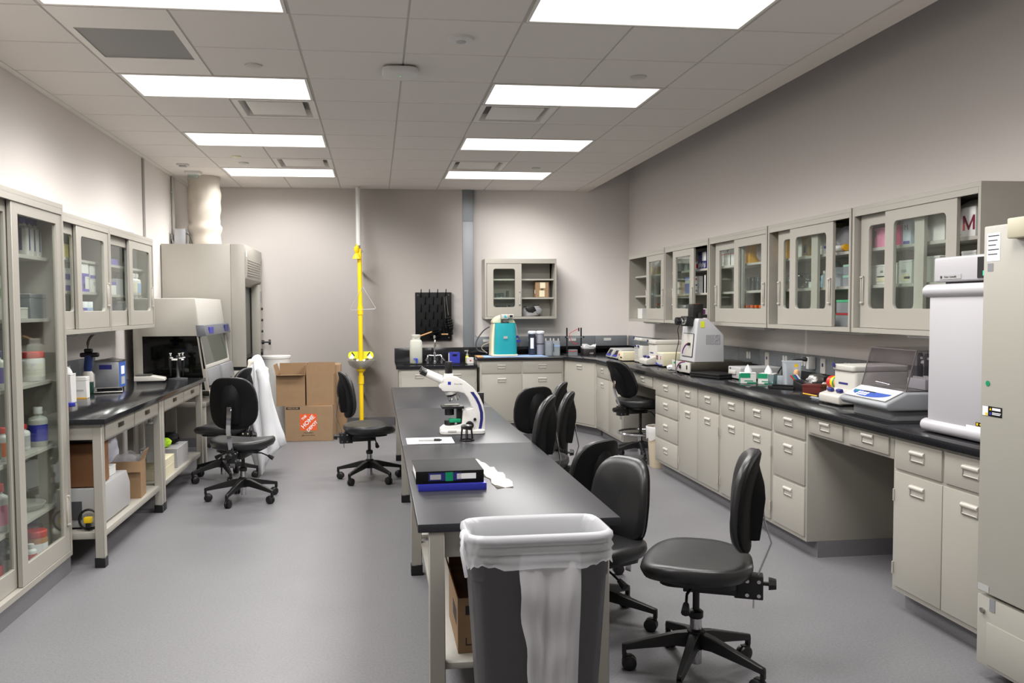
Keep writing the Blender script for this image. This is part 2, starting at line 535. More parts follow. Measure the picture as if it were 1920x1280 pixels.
# perforated return grille
t = thing('return_grille', 'grey perforated return air grille in the ceiling near the left wall', 'vent', (XS[1], YS[11], ZC))
part(G().frame(0.006, MX - 0.006, 0.006, 2 * MY - 0.006, 0.045, MX - 0.045, 0.33, 0.88, 0, 0.012).xf(Matrix(((1, 0, 0, 0), (0, 0, 1, 0), (0, 1, 0, 0), (0, 0, 0, 1)))), 'frame', TEE, t)
gm = mat('perforated_metal', (112, 110, 108), 0.5)
nt = gm.node_tree
vo = nt.nodes.new('ShaderNodeTexVoronoi'); vo.inputs['Scale'].default_value = 90; vo.inputs['Randomness'].default_value = 0
tcn = [n for n in nt.nodes if n.type == 'TEX_COORD'][0]
nt.links.new(tcn.outputs['Object'], vo.inputs['Vector'])
cr = nt.nodes.new('ShaderNodeValToRGB'); cr.color_ramp.elements[0].color = (0.03, 0.03, 0.03, 1); cr.color_ramp.elements[1].color = (0.22, 0.215, 0.21, 1)
cr.color_ramp.elements[0].position = 0.32; cr.color_ramp.elements[1].position = 0.42
nt.links.new(vo.outputs['Distance'], cr.inputs['Fac']); nt.links.new(cr.outputs['Color'], nt.nodes['Principled BSDF'].inputs['Base Color'])
part(B(0.045, MX - 0.045, 0.33, 0.88, 0.005, 0.012), 'perforated_plate', gm, t)
# small ceiling devices
t = thing('wireless_access_point', 'white rounded access point with a green light under the ceiling', 'device', (0.173, 5.45, ZC - 0.05))
part(G().rrect(-0.115, 0.115, -0.115, 0.115, [0, 0.004, 0.018, 0.036, 0.042], 0.06, 6, [0.016, 0.004, 0, 0.004, 0.02]), 'housing', WHITE, t, smooth=50)
part(B(-0.05, 0.05, -0.05, 0.05, 0.04, 0.052), 'mounting_plate', BLACK, t)
part(B(-0.004, 0.004, -0.004, 0.004, -0.001, 0.001), 'indicator', LED, t)
def ceiling_disc(name, label, cat, x, y, r, h=0.012, m=WHITE, core=True):
    t = thing(name, label, cat, (x, y, ZC - h))
    part(G().lathe([(r * 0.7, 0), (r * 0.95, h * 0.35), (r, h)], n=24), 'cover', m, t)
    if core:
        part(G().lathe([(r * 0.35, -0.004), (r * 0.4, 0.002)], n=16), 'centre', LGREY, t)
ceiling_disc('smoke_detector', 'flat white detector disc in the ceiling tile right of the access point', 'detector', 0.50, 4.81, 0.075, 0.02)
ceiling_disc('sprinkler_cover', 'cream sprinkler cover plate in front of the left light row', 'sprinkler', -0.745, 5.47, 0.055, m=OFFW, core=False)
ceiling_disc('sprinkler_cover', 'cream sprinkler cover plate at the corner of the right light row', 'sprinkler', 1.758, 5.48, 0.055, m=OFFW, core=False)
ceiling_disc('sprinkler_cover', 'small cream cover plate near the farthest left light, the nearer of two', 'sprinkler', -1.37, 8.71, 0.05, m=CREAM, core=False)
ceiling_disc('sprinkler_cover', 'small cream cover plate near the farthest left light, the farther of two', 'sprinkler', -1.354, 9.08, 0.05, m=OFFW, core=False)
ceiling_disc('sprinkler_cover', 'small cream cover plate in front of the farthest right light', 'sprinkler', 1.772, 9.15, 0.05, m=OFFW, core=False)
t = thing('motion_sensor', 'small white square sensor on the ceiling near the exhaust duct', 'sensor', (-2.0, 9.22, ZC - 0.03))
part(G().rrect(-0.06, 0.06, -0.05, 0.05, [0.012, 0.03], 0.015), 'base', WHITE, t)
part(G().rrect(-0.035, 0.035, -0.03, 0.03, [0, 0.013], 0.01), 'lens', LGREY, t)
t = thing('fire_strobe', 'white fire alarm strobe on the ceiling in front of the duct', 'alarm', (-2.0, 9.72, ZC - 0.075))
part(G().rrect(-0.085, 0.085, -0.07, 0.07, [0.045, 0.05, 0.075], 0.02, 4, [0.01, 0, 0]), 'base', WHITE, t)
part(G().rrect(-0.055, 0.055, -0.045, 0.045, [0.0, 0.012, 0.046], 0.02, 4, [0.012, 0, 0]), 'lens', CLEAR, t)

# ================================================================ casework builders
def pull_g():
    g = G().box(-0.052, 0.052, -0.0015, 0.0015, -0.027, 0.027)
    g.box(-0.052, -0.046, -0.005, 0, -0.027, 0.027).box(0.046, 0.052, -0.005, 0, -0.027, 0.027).box(-0.046, 0.046, -0.005, 0, -0.027, -0.020)
    g.rings([[(x, -0.001 - 0.011 * math.sin(a), 0.014 + 0.011 * math.cos(a)) for a in [PI * i / 8 for i in range(9)]] for x in (-0.052, 0.052)])
    return g
def add_pull(parent, x, z):
    return cpart('pull', 'handle', PULL, parent, pull_g, 0.001, loc=(x, -0.006, z), seg=1)
def hinge(parent, x, z):
    return cpart('hinge', 'hinge', PUTTY2, parent, lambda: G().cyl((0, -0.006, -0.03), (0, -0.006, 0.03), 0.005, n=8), loc=(x, -0.002, z))
def panel(parent, kind, x0, x1, z0, z1, hz=None, hs=None):
    p = part(B(x0 + 0.002, x1 - 0.002, -0.006, 0.016, z0 + 0.002, z1 - 0.002), kind, PUTTY, parent, 0.002)
    cx = (x0 + x1) / 2
    add_pull(p, cx, hz if hz is not None else ((z0 + z1) / 2 + 0.012 if kind == 'drawer' else z1 - 0.07))
    if hs is not None and kind == 'door':
        for z in (z0 + 0.09, z1 - 0.12):
            hinge(p, x0 if hs < 0 else x1, z)
    return p
def base_unit(loc, rz, wdt, spec, label, depth=0.60, ztop=0.872, group='base cabinets', kick=0.075):
    t = thing('base_cabinet', label, 'cabinet', loc, rz, group)
    part(B(0.001, wdt - 0.001, 0.004, depth, 0.1, ztop), 'body', PUTTY, t, 0.0015)
    part(B(0.0, wdt, kick, depth - 0.02, 0.0, 0.0995), 'toe_kick', COVE, t)
    for s in spec:
        panel(t, *s)
    return t
RZ = -H90         # faces -X, local x runs towards the camera
LZ = H90          # faces +X, local x runs away from the camera
XFR = 2.55        # front plane of the right base cabinets
YFB = 10.10       # front plane of the back base cabinets
def two_two(w_, dz=0.70):
    m = 0.02
    h = w_ / 2
    return [('drawer', m, h - 0.008, dz + 0.012, 0.858), ('drawer', h + 0.008, w_ - m, dz + 0.012, 0.858),
            ('door', m, h - 0.001, 0.125, dz, None, -1), ('door', h + 0.001, w_ - m, 0.125, dz, None, 1)]
# right run, far to near
base_unit((XFR, 9.49, 0), RZ, 1.04, two_two(1.04), 'base cabinet with two drawers and two doors next to the corner cabinet')
base_unit((XFR, 7.43, 0), RZ, 0.61, [('drawer', 0.02, 0.59, 0.712, 0.858), ('drawer', 0.02, 0.59, 0.545, 0.70), ('drawer', 0.02, 0.59, 0.335, 0.533), ('drawer', 0.02, 0.59, 0.125, 0.323)],
          'base cabinet of four stacked drawers beside the far knee space')
base_unit((XFR, 6.82, 0), RZ, 0.86, two_two(0.86), 'base cabinet with two drawers and two doors next to the four-drawer unit')
base_unit((XFR, 5.96, 0), RZ, 0.84, two_two(0.84), 'base cabinet with two drawers and two doors next to the file drawer unit')
base_unit((XFR, 5.12, 0), RZ, 0.43, [('drawer', 0.015, 0.415, 0.712, 0.858), ('drawer', 0.015, 0.415, 0.435, 0.70, 0.63), ('drawer', 0.015, 0.415, 0.125, 0.423, 0.36)],
          'narrow base cabinet with one shallow and two deep file drawers by the near knee space')
base_unit((XFR, 3.85, 0), RZ, 0.75, two_two(0.75), 'base cabinet with two drawers and two doors under the white oven')
# knee spaces
def knee(y0, w_, n, label, lone=None):
    t = thing('knee_space_apron', label, 'drawer unit', (XFR, y0, 0), RZ, 'knee space aprons')
    part(B(0.001, w_ - 0.001, 0.004, 0.55, 0.752, 0.872), 'apron', PUTTY, t, 0.0015)
    part(B(0.001, w_ - 0.001, 0.60, 0.62, 0.1, 0.75), 'back_panel', PUTTY, t)
    part(B(0.001, w_ - 0.001, 0.585, 0.62, 0.0, 0.0995), 'toe_kick', COVE, t)
    if lone:
        panel(t, 'drawer', lone[0], lone[1], 0.766, 0.858)
    else:
        h = w_ / n
        for k in range(n):
            panel(t, 'drawer', k * h + 0.03, (k + 1) * h - 0.03, 0.766, 0.858)
knee(8.449, 1.018, 1, 'pencil drawer apron over the far knee space where the tall stool stands', (0.42, 0.95))
knee(4.689, 0.838, 2, 'apron with two small drawers over the near empty knee space')
# back run and corner
t = thing('corner_cabinet', 'angled corner base cabinet with one tall door and a pull at its top', 'cabinet', (2.30, YFB, 0), 0, 'base cabinets')
dx, dy = XFR - 2.30, 9.492 - YFB
L = math.hypot(dx, dy); ca = math.atan2(dy, dx)
part(G().prism([(0.003, 0.006), (0.246, -0.601), (0.82, -0.601), (0.82, 0.60), (0.003, 0.60)], 0.1, 0.872, 'z'), 'body', PUTTY, t, 0.0015)
part(G().prism([(0.07, 0.08), (0.32, -0.53), (0.80, -0.53), (0.80, 0.58), (0.07, 0.58)], 0.0, 0.0995, 'z'), 'toe_kick', COVE, t)
dr = part(B(0.03, L - 0.03, -0.006, 0.004, 0.127, 0.856), 'door', PUTTY, t, 0.002, loc=(0, 0, 0), rot=(0, 0, ca))
add_pull(dr, L / 2, 0.80)
base_unit((1.25, YFB, 0), 0, 1.045, two_two(1.045), 'back wall base cabinet with two drawers and two doors below the water purifier')
sk = base_unit((0.27, YFB, 0), 0, 0.945, [('door', 0.02, 0.47, 0.125, 0.765, None, -1), ('door', 0.475, 0.925, 0.125, 0.765, None, 1)], 'lower sink base cabinet with two doors under the black sink top', ztop=0.782, group='base cabinets')

# ---------------------------------------------------------------- worktops
ZT = 0.91
t = thing('worktop', 'black epoxy L-shaped worktop along the right and back walls', 'countertop', (2.95, 6.5, 0.873))
g = G().prism([(2.52, 3.10), (3.379, 3.10), (3.379, 10.929), (1.222, 10.929), (1.222, 10.07), (2.285, 10.07), (2.52, 9.49)], 0.873, ZT, 'z').move(-2.95, -6.5, -0.873)
part(g, 'top', EPOXY, t, 0.004)
part(B(3.35, 3.379, 3.101, 10.9, ZT, 1.0).box(1.222, 3.35, 10.90, 10.929, ZT, 1.0).move(-2.95, -6.5, -0.873), 'backsplash', EPOXY, t, 0.002)
ZS = 0.82
t = thing('sink_top', 'lower black epoxy sink top with raised rim left of the purifier', 'countertop', (0.725, 10.5, 0.783))
g = B(0.235, 1.218, 10.07, 10.16, 0.783, ZS).box(0.235, 0.33, 10.16, 10.45, 0.783, ZS).box(1.12, 1.218, 10.16, 10.45, 0.783, ZS).box(0.235, 1.218, 10.45, 10.929, 0.783, ZS)
part(g.move(-0.725, -10.5, -0.783), 'top', EPOXY, t)
part(B(0.33, 1.12, 10.16, 10.45, 0.785, 0.79).move(-0.725, -10.5, -0.783), 'basin', BLACK, t)
part(B(0.235, 1.218, 10.90, 10.929, ZS, 1.0).move(-0.725, -10.5, -0.783), 'backsplash', EPOXY, t, 0.002)

# ---------------------------------------------------------------- grey service raceway with outlets
def outlet(parent, p, rz):
    f = cpart('outlet', 'outlet', WHITE, parent, lambda: G().rrect(-0.017, 0.017, -0.033, 0.033, [0, 0.004], 0.012).xf(Matrix.Rotation(H90, 4, 'X')), loc=p, rot=(0, 0, rz))
    return f
t = thing('service_raceway', 'grey metal outlet raceway along the right wall above the worktop', 'raceway', (XR - 0.03, 10.86, 1.0), RZ)
yy = 0.0; q = 0
for wd in [0.50, 0.55, 0.42, 0.60, 0.45, 0.52, 0.40, 0.42, 0.32, 0.30, 0.30, 0.30, 0.34, 0.36, 0.32, 0.34, 0.40, 0.40, 0.40]:
    p = part(B(yy + 0.0015, yy + wd - 0.0015, 0, 0.0295, 0.001, 0.135), 'panel', GREY, t, 0.0015)
    if q in (5, 7, 9, 10, 12, 14, 15):
        outlet(p, (yy + wd / 2 - 0.022, 0.0, 0.075), 0); outlet(p, (yy + wd / 2 + 0.022, 0.0, 0.075), 0)
    if q in (8, 11, 13):
        pl = part(G().rrect(-0.035, 0.035, -0.057, 0.057, [0, 0.008], 0.006).xf(Matrix.Rotation(H90, 4, 'X')), 'wall_plate', OFFW, p, loc=(yy + wd / 2, 0.0, 0.062))
        part(B(-0.006, 0.006, -0.013, -0.008, -0.012, 0.012), 'jack', NAVY, p, loc=(yy + wd / 2, 0.0, 0.07))
    yy += wd; q += 1
t = thing('service_raceway', 'grey metal raceway on the back wall with a tall riser to the ceiling', 'raceway', (1.205, YB - 0.03, 1.0))
part(B(-0.07, 0.07, 0, 0.0295, 0.0, 1.64), 'riser', GREY, t, 0.0015)
part(B(-0.07, 0.07, 0, 0.0295, 1.642, 2.048), 'riser', GREY, t, 0.0015)
part(G().prism([(0.07, 0.135), (0.13, 0.135), (0.108, 0.139), (0.09, 0.15), (0.078, 0.168), (0.07, 0.20)], 0, 0.0295, 'y'), 'gusset', GREY, t)
xx = 0.07
for wd in (0.60, 0.55, 0.48, 0.44):
    p = part(B(xx + 0.0015, xx + wd - 0.0015, 0, 0.0295, 0.0, 0.135), 'panel', GREY, t, 0.0015)
    part(G().rrect(-0.05, 0.05, -0.018, 0.018, [0, 0.005], 0.006).xf(Matrix.Rotation(H90, 4, 'X')), 'outlet', WHITE, p, loc=(xx + 0.17, 0, 0.085))
    xx += wd

# ---------------------------------------------------------------- wall cabinets with sliding glass doors
def loop_pull(parent, x, z, h=0.09, y=0.0):
    return cpart('loop%g' % h, 'handle', PULL, parent, lambda: B(-0.012, 0.012, -0.003, 0, -h - 0.012, h + 0.012).box(-0.012, -0.007, -0.012, -0.003, -h, h).box(0.007, 0.012, -0.012, -0.003, -h, h)
                 .box(-0.012, 0.012, -0.016, -0.003, h, h + 0.012).box(-0.012, 0.012, -0.016, -0.003, -h - 0.012, -h), 0.002, loc=(x, y, z), seg=1)
def wall_cab(loc, rz, w_, dep, h, doors, shelves, label, rad=0.0, gap=0.035, name='wall_cabinet', cat='cabinet', group='wall cabinets', kick=0.0, sm=0.085, tm=0.10, bmrg=0.12):
    t = thing(name, label, cat, loc, rz, group)
    k = 0.02
    g = B(0, w_, 0, dep, kick, kick + 0.03).box(0, w_, 0, dep, h - 0.025, h).box(0, k, 0, dep, kick + 0.03, h - 0.025).box(w_ - k, w_, 0, dep, kick + 0.03, h - 0.025)
    g.box(k, w_ - k, dep - 0.012, dep, kick + 0.03, h - 0.025).box(k, w_ - k, 0.0, 0.012, h - 0.06, h - 0.025)
    part(g, 'body', PUTTY, t, 0.001, seg=1)
    for z in shelves:
        part(B(k, w_ - k, 0.075, dep - 0.014, z - 0.02, z), 'shelf', PUTTY2, t, 0.0015, seg=1)
    z0, z1 = kick + 0.032, h - 0.028
    for (x0, x1, tr, hs) in doors:
        y0 = 0.006 if tr == 0 else 0.034
        d = part(G().frame(x0, x1, z0, z1 - (0.0 if tr else 0.012), x0 + sm, x1 - sm, z0 + bmrg, z1 - tm, y0, y0 + 0.022, rad), 'door', PUTTY, t, 0.0015, seg=1)
        part(B(x0 + sm - 0.004, x1 - sm + 0.004, y0 + 0.010, y0 + 0.013, z0 + bmrg - 0.004, z1 - tm + 0.004), 'pane', GLASS, d)
        if hs:
            loop_pull(d, x0 + 0.028 if hs < 0 else x1 - 0.028, z0 + 0.24, 0.075, y0)
    return t
ZU, HU, XU, DU = 1.345, 0.80, 3.05, 0.329
SH = (0.302, 0.535)
wall_cab((XU, 9.87, ZU), RZ, 1.25, DU, HU, [(0.56, 1.13, 1, -1), (0.65, 1.225, 0, 1)], SH, 'glass-door wall cabinet farthest from the camera, doors slid to the near side')
wall_cab((XU, 8.60, ZU), RZ, 1.17, DU, HU, [(0.15, 0.70, 1, -1), (0.225, 0.80, 0, 1)], SH, 'second glass-door wall cabinet from the far corner, open on its near side')
wall_cab((XU, 7.41, ZU), RZ, 1.15, DU, HU, [(0.07, 0.64, 1, -1), (0.53, 1.125, 0, 1)], SH, 'middle glass-door wall cabinet of the row, both doors closed')
wall_cab((XU, 6.24, ZU), RZ, 1.15, DU, HU, [(0.10, 0.68, 1, -1), (0.335, 0.925, 0, 1)], SH, 'fourth glass-door wall cabinet with rounded panes and a lumpy bag showing', 0.03)
wall_cab((XU, 5.07, ZU), RZ, 1.15, DU, HU, [(0.04, 0.66, 1, -1), (0.335, 0.965, 0, 1)], SH, 'nearest glass-door wall cabinet of the right row above the white oven', 0.03)
wall_cab((1.386, 10.60, 1.37), 0, 0.93, DU, 0.77, [(0.025, 0.475, 0, 1)], (0.275, 0.515), 'small wall cabinet alone on the back wall, right half open', 0.03)
# lamps under the wall cabinets (switched off)
for y, s_ in ((9.3, 'far'), (6.75, 'middle'), (5.35, 'fourth'), (4.35, 'nearest')):
    t = thing('under_cabinet_lamp', 'thin white under-cabinet lamp below the %s right wall cabinet, unlit' % s_, 'lamp', (3.20, y, 1.320), RZ, 'under-cabinet lamps')
    part(B(-0.28, 0.28, -0.06, 0.06, 0.006, 0.0245), 'housing', WHITE, t, 0.003)
    part(B(-0.26, 0.26, -0.045, 0.045, 0.0, 0.006), 'lens', LGREY, t)
# left wall
wall_cab((-1.98, 5.46, 1.36), LZ, 1.15, 0.339, 0.79, [(0.025, 0.56, 1, -1), (0.47, 1.125, 0, 1)], (0.29, 0.515), 'left wall cabinet beside the tall glass cabinet', 0.03)
wall_cab((-1.98, 6.615, 1.36), LZ, 1.24, 0.339, 0.79, [(0.025, 0.64, 1, -1), (0.53, 1.215, 0, 1)], (0.28, 0.515), 'left wall cabinet next to the biosafety cabinet', 0.03)
tc_ = wall_cab((-1.765, 3.84, 0), LZ, 1.22, 0.55, 2.12, [(0.02, 0.60, 1, -1), (0.545, 1.20, 0, 1)], (0.41, 0.755, 1.125, 1.475, 1.815), 'tall glass-door chemical cabinet at the left edge of the picture', 0.0,
               name='tall_cabinet', group='tall cabinets', kick=0.10, sm=0.075, tm=0.09, bmrg=0.10)
part(B(0.0, 1.22, 0.012, 0.53, 0, 0.0995), 'toe_kick', COVE, tc_)
t = thing('under_cabinet_lamp', 'thin white under-cabinet lamp below the left wall cabinets, unlit', 'lamp', (-2.15, 6.5, 1.335), LZ, 'under-cabinet lamps')
part(B(-0.28, 0.28, -0.06, 0.06, 0.006, 0.0245), 'housing', WHITE, t, 0.003)
part(B(-0.26, 0.26, -0.045, 0.045, 0.0, 0.006), 'lens', LGREY, t)

# ---------------------------------------------------------------- lab tables
def leg_post(parent, x, y, ztop, s=0.052):
    l = cpart('leg%g%g' % (ztop, s), 'leg', PUTTY, parent, lambda: B(-s / 2, s / 2, -s / 2, s / 2, 0.055, ztop), 0.003, loc=(x, y, 0), seg=1)
    cpart('shoe%g' % s, 'foot', BLACK, l, lambda: B(-s / 2 - 0.004, s / 2 + 0.004, -s / 2 - 0.004, s / 2 + 0.004, 0, 0.06), 0.003, seg=1)
    return l
# left bench: one long dark top, two steel frames
ZL = 0.885
t = thing('worktop', 'dark grey worktop on the left bench below the wall cabinets', 'countertop', (-1.94, 5.08, 0.852))
part(B(-0.378, 0.365, 0.0, 2.93, 0, 0.033), 'top', EPOXY, t, 0.003)
for k, (ya, yb, lb) in enumerate(((5.11, 6.50, 'near'), (6.52, 7.98, 'far'))):
    L = yb - ya
    t = thing('lab_bench', 'beige steel bench frame with drawers and lower shelf on the left, %s one' % lb, 'table', (-1.60, ya, 0), LZ, 'left bench frames')
    # local x = away from camera, local y = towards the wall
    g = B(0.05, L - 0.05, 0.02, 0.04, 0.735, 0.8515).box(0.05, L - 0.05, 0.62, 0.64, 0.735, 0.8515)
    g.box(0.0, 0.05, 0.05, 0.62, 0.76, 0.8515).box(L - 0.05, L, 0.05, 0.62, 0.76, 0.8515)
    part(g, 'apron', PUTTY, t, 0.002)
    for x in (0.026, L - 0.026):
        for y in (0.03, 0.635):
            leg_post(t, x, y, 0.8515)
    n = 2
    for d in range(n):
        x0 = 0.08 + d * (L - 0.16) / n
        x1 = 0.08 + (d + 1) * (L - 0.16) / n
        dr = part(B(x0 + 0.01, x1 - 0.01, 0.008, 0.02, 0.748, 0.842), 'drawer', PUTTY, t, 0.002)
        part(B(-0.05, 0.05, -0.008, 0.0, -0.014, 0.014), 'handle', DSTEEL, dr, 0.002, loc=((x0 + x1) / 2, 0.008, 0.80))
    part(B(0.03, L - 0.03, 0.02, 0.62, 0.165, 0.205), 'shelf', PUTTY, t, 0.003)

# island: three dark tops in a row on beige frames
ZI = 0.72
IY = [3.06, 4.86, 6.66, 8.46]
for k, lb in enumerate(('near the trash bin', 'in the middle under the microscope', 'at the far end towards the sink')):
    y0, y1 = IY[k], IY[k + 1]
    t = thing('island_table', 'long dark topped island table section with beige legs, ' + lb, 'table', (0.53, y0, 0), 0, 'island tables')
    L = y1 - y0
    part(B(-0.385, 0.385, 0.0015, L - 0.0015, 0.688, ZI), 'top', EPOXY2, t, 0.003)
    g = B(-0.31, -0.29, 0.06, L - 0.06, 0.585, 0.688).box(0.29, 0.31, 0.06, L - 0.06, 0.585, 0.688).box(-0.29, 0.29, 0.03, 0.05, 0.585, 0.688).box(-0.29, 0.29, L - 0.10, L - 0.08, 0.585, 0.688)
    part(g, 'apron', PUTTY, t, 0.002)
    ends = ([0.035] if k == 0 else []) + [L - 0.13]
    for y in ends:
        for x in (-0.315, 0.315):
            leg_post(t, x, y, 0.688, 0.058)
    part(B(-0.29, 0.29, 0.02, L - 0.11, 0.16, 0.185), 'shelf', PUTTY, t, 0.003)

# ================================================================ lab chairs
def super_ring(n, hw, hd, e, f):
    out = []
    for i in range(n):
        a = 2 * PI * i / n
        c, s_ = math.cos(a), math.sin(a)
        x = hw * math.copysign(abs(c) ** (2 / e), c); y = hd * math.copysign(abs(s_) ** (2 / e), s_)
        out.append(f(x, y))
    return out
def seat_g():
    n = 36; R = []
    def zoff(x, y):
        v = 0.022 * (abs(x) / 0.24) ** 2.2 - 0.012
        if y > 0.08:
            v -= 0.9 * (y - 0.08) ** 2
        if y < -0.12:
            v += 1.2 * (y + 0.12) ** 2
        return v
    prof = [(0.02, -0.078), (0.80, -0.074), (0.94, -0.062), (1.0, -0.036), (0.985, -0.014), (0.93, -0.002), (0.8, 0.0), (0.6, 0), (0.35, 0), (0.02, 0)]
    for sc, dz in prof:
        R.append(super_ring(n, 0.245 * sc, 0.225 * sc, 2.7, lambda x, y: (x * (1.0 - 0.12 * (y < 0) * (abs(y) / 0.225) ** 2), y, dz + (zoff(x, y) if dz > -0.03 else zoff(x, y) * 0.55))))
    return G().rings(R)
def back_cushion_g():
    """cushion in the xz plane, front towards +y"""
    n = 36; R = []
    prof = [(0.02, 0.030), (0.5, 0.029), (0.8, 0.026), (0.93, 0.018), (0.995, 0.0), (0.99, -0.012), (0.96, -0.018), (0.02, -0.018)]
    for sc, dy in prof:
        R.append(super_ring(n, 0.19 * sc, 0.205 * sc, 3.2, lambda x, z: (x * (1 - 0.10 * (z > 0) * (z / 0.205)), dy + 1.15 * x * x - 0.35 * (z + 0.05) ** 2, z)))
    return G().rings(R)
def back_shell_g():
    n = 36; R = []
    prof = [(0.985, -0.016), (0.985, -0.026), (0.93, -0.032), (0.6, -0.034), (0.02, -0.034)]
    for sc, dy in prof:
        R.append(super_ring(n, 0.19 * sc, 0.205 * sc, 3.2, lambda x, z: (x * (1 - 0.10 * (z > 0) * (z / 0.205)), dy + 1.15 * x * x - 0.35 * (z + 0.05) ** 2, z)))
    g = G().rings(R)
    # moulded hump that takes the upright
    def oy(z): return -0.030 - 0.35 * (z + 0.05) ** 2
    R = []
    for z, hw, dp in ((0.150, 0.030, 0.002), (0.12, 0.050, 0.014), (0.07, 0.062, 0.036), (0.02, 0.066, 0.046), (-0.05, 0.066, 0.044), (-0.12, 0.064, 0.038), (-0.150, 0.060, 0.034)):
        y0, y1 = oy(z) + 0.012, oy(z) - dp
        R.append([(hw * 1.15, y0, z), (hw, y0 - (y0 - y1) * 0.6, z), (hw * 0.75, y1, z), (-hw * 0.75, y1, z), (-hw, y0 - (y0 - y1) * 0.6, z), (-hw * 1.15, y0, z)])
    g.rings(R)
    return g
def leg_g():
    # arm towards +y; hub at origin
    R = []
    for y, hw, z0, z1 in ((0.02, 0.028, 0.115, 0.178), (0.08, 0.024, 0.118, 0.170), (0.20, 0.018, 0.10, 0.136), (0.285, 0.014, 0.086, 0.112), (0.302, 0.012, 0.084, 0.108)):
        R.append([(-hw, y, z0), (hw, y, z0), (hw * 0.75, y, z1), (-hw * 0.75, y, z1)])
    g = G().rings(R)
    g.rings([[(-0.011, y, z), (0.011, y, z), (0.011, y + 0.018, z), (-0.011, y + 0.018, z)] for y, z in ((0.284, 0.10), (0.284, 0.062))])
    return g
def caster_g():
    g = G()
    for sx in (-1, 1):
        g.lathe([(0.010, 0.004), (0.028, 0.004), (0.031, 0.010), (0.031, 0.020), (0.024, 0.025), (0.006, 0.027)], n=16)
        n = len(g.v)
    g = G()
    for sx in (-1, 1):
        h = G().lathe([(0.006, 0.003), (0.028, 0.003), (0.031, 0.008), (0.031, 0.018), (0.024, 0.023), (0.006, 0.025)], n=16)
        h.xf(Matrix.Translation((0, 0.272, 0.031)) @ Matrix.Rotation(sx * H90, 4, 'Y'))
        g.add(h.v, h.f)
    g.cyl((0, 0.292, 0.04), (0, 0.292, 0.075), 0.009, n=10)
    g.box(-0.012, 0.012, 0.262, 0.296, 0.050, 0.064)
    return g
def chair(label, x, y, face, seat=0.49, back=0.27, base_rot=0.3, recl=0.10, ring=False, levers=True, chromebar=True):
    """face: heading the sitter looks, degrees counter-clockwise from +Y; back: backrest centre above the seat"""
    t = thing('lab_chair', label, 'chair', (x, y, 0), math.radians(face), 'black swivel lab chairs')
    s_ = seat
    cpart('seat', 'seat', VINYL, t, seat_g, loc=(0, 0.0, s_), smooth=60)
    cpart('pan', 'seat_pan', BLACK, t, lambda: G().rrect(-0.17, 0.17, -0.15, 0.15, [-0.10, -0.092, -0.07], 0.06, 4, [0.03, 0, 0]), loc=(0, -0.01, s_))
    bl = (0, -0.18 - recl * back * 0.55, s_ + back)
    br = (recl, 0, 0)
    b_ = cpart('backc', 'backrest', VINYL, t, back_cushion_g, loc=bl, rot=br, smooth=60)
    cpart('backs', 'back_shell', BLACKM, b_, back_shell_g, smooth=45)
    # upright: bent flat bar behind the seat
    yb = bl[1] - 0.075
    pts = [(0, -0.225, s_ - 0.20), (0, -0.228, s_ - 0.10), (0, -0.258, s_ - 0.02), (0, -0.292, s_ + 0.08 * back / 0.27), (0, yb - 0.004, s_ + back - 0.09), (0, yb + 0.006, s_ + back - 0.01)]
    k_ = 'bar%g%g%s' % (back, recl, chromebar)
    def barg():
        P = [(p[0], p[1], p[2] - s_) for p in pts]
        return G().ribbon(P, 0.036, 0.006)
    cpart(k_, 'upright', CHROME if chromebar else BLACK, t, barg, 0.001, loc=(0, 0, s_), seg=1)
    def mechg():
        g = B(-0.055, 0.055, -0.16, 0.05, -0.145, -0.095)
        g.box(-0.033, 0.033, -0.262, -0.15, -0.16, -0.065)
        return g
    mc = cpart('mech', 'mechanism', BLACK, t, mechg, 0.004, loc=(0, 0, s_))
    for bx in (-1, 1):
        for yy_, zz in ((-0.245, -0.085), (-0.20, -0.085), (-0.245, -0.142), (-0.20, -0.142)):
            cpart('bolt', 'bolt', CHROME, mc, lambda: G().cyl((-0.004, 0, 0), (0.004, 0, 0), 0.008, n=8), loc=(bx * 0.034, yy_, zz))
    cpart('knob', 'knob', BLACK, mc, lambda: G().cyl((0, -0.262, -0.10), (0, -0.285, -0.10), 0.009, n=8).cyl((0, -0.283, -0.10), (0, -0.312, -0.10), 0.027, 0.022, n=7))
    if levers:
        for sx in (1, -1):
            cpart('lever%d' % sx, 'lever', BLACK, mc, lambda: G().tube([(sx * 0.05, 0.01, -0.12), (sx * 0.14, 0.03, -0.125), (sx * 0.20, 0.03, -0.15)], 0.006, 6).tube([(sx * 0.195, 0.03, -0.146), (sx * 0.235, 0.03, -0.168)], [0.012, 0.018], 8))
    zb = seat - 0.13
    cpart('rod%g' % seat, 'gas_cylinder', BLACK, t, lambda: G().cyl((0, 0, 0.24), (0, 0, zb), 0.014, n=14))
    cpart('sleeve', 'sleeve', CHROME, t, lambda: G().cyl((0, 0, 0.045), (0, 0, 0.245), 0.024, n=18), loc=(0, 0, 0))
    cpart('collar', 'collar', BLACK, t, lambda: G().lathe([(0.027, 0.235), (0.03, 0.24), (0.03, 0.262), (0.022, 0.268)], n=18))
    cpart('hub', 'hub', BLACK, t, lambda: G().lathe([(0.034, 0.108), (0.040, 0.115), (0.036, 0.182), (0.026, 0.19)], n=18))
    for k in range(5):
        l = cpart('cleg', 'leg', BLACK, t, leg_g, 0.003, rot=(0, 0, base_rot + 2 * PI * k / 5), seg=1)
        cpart('caster', 'caster', BLACK, l, caster_g, smooth=45)
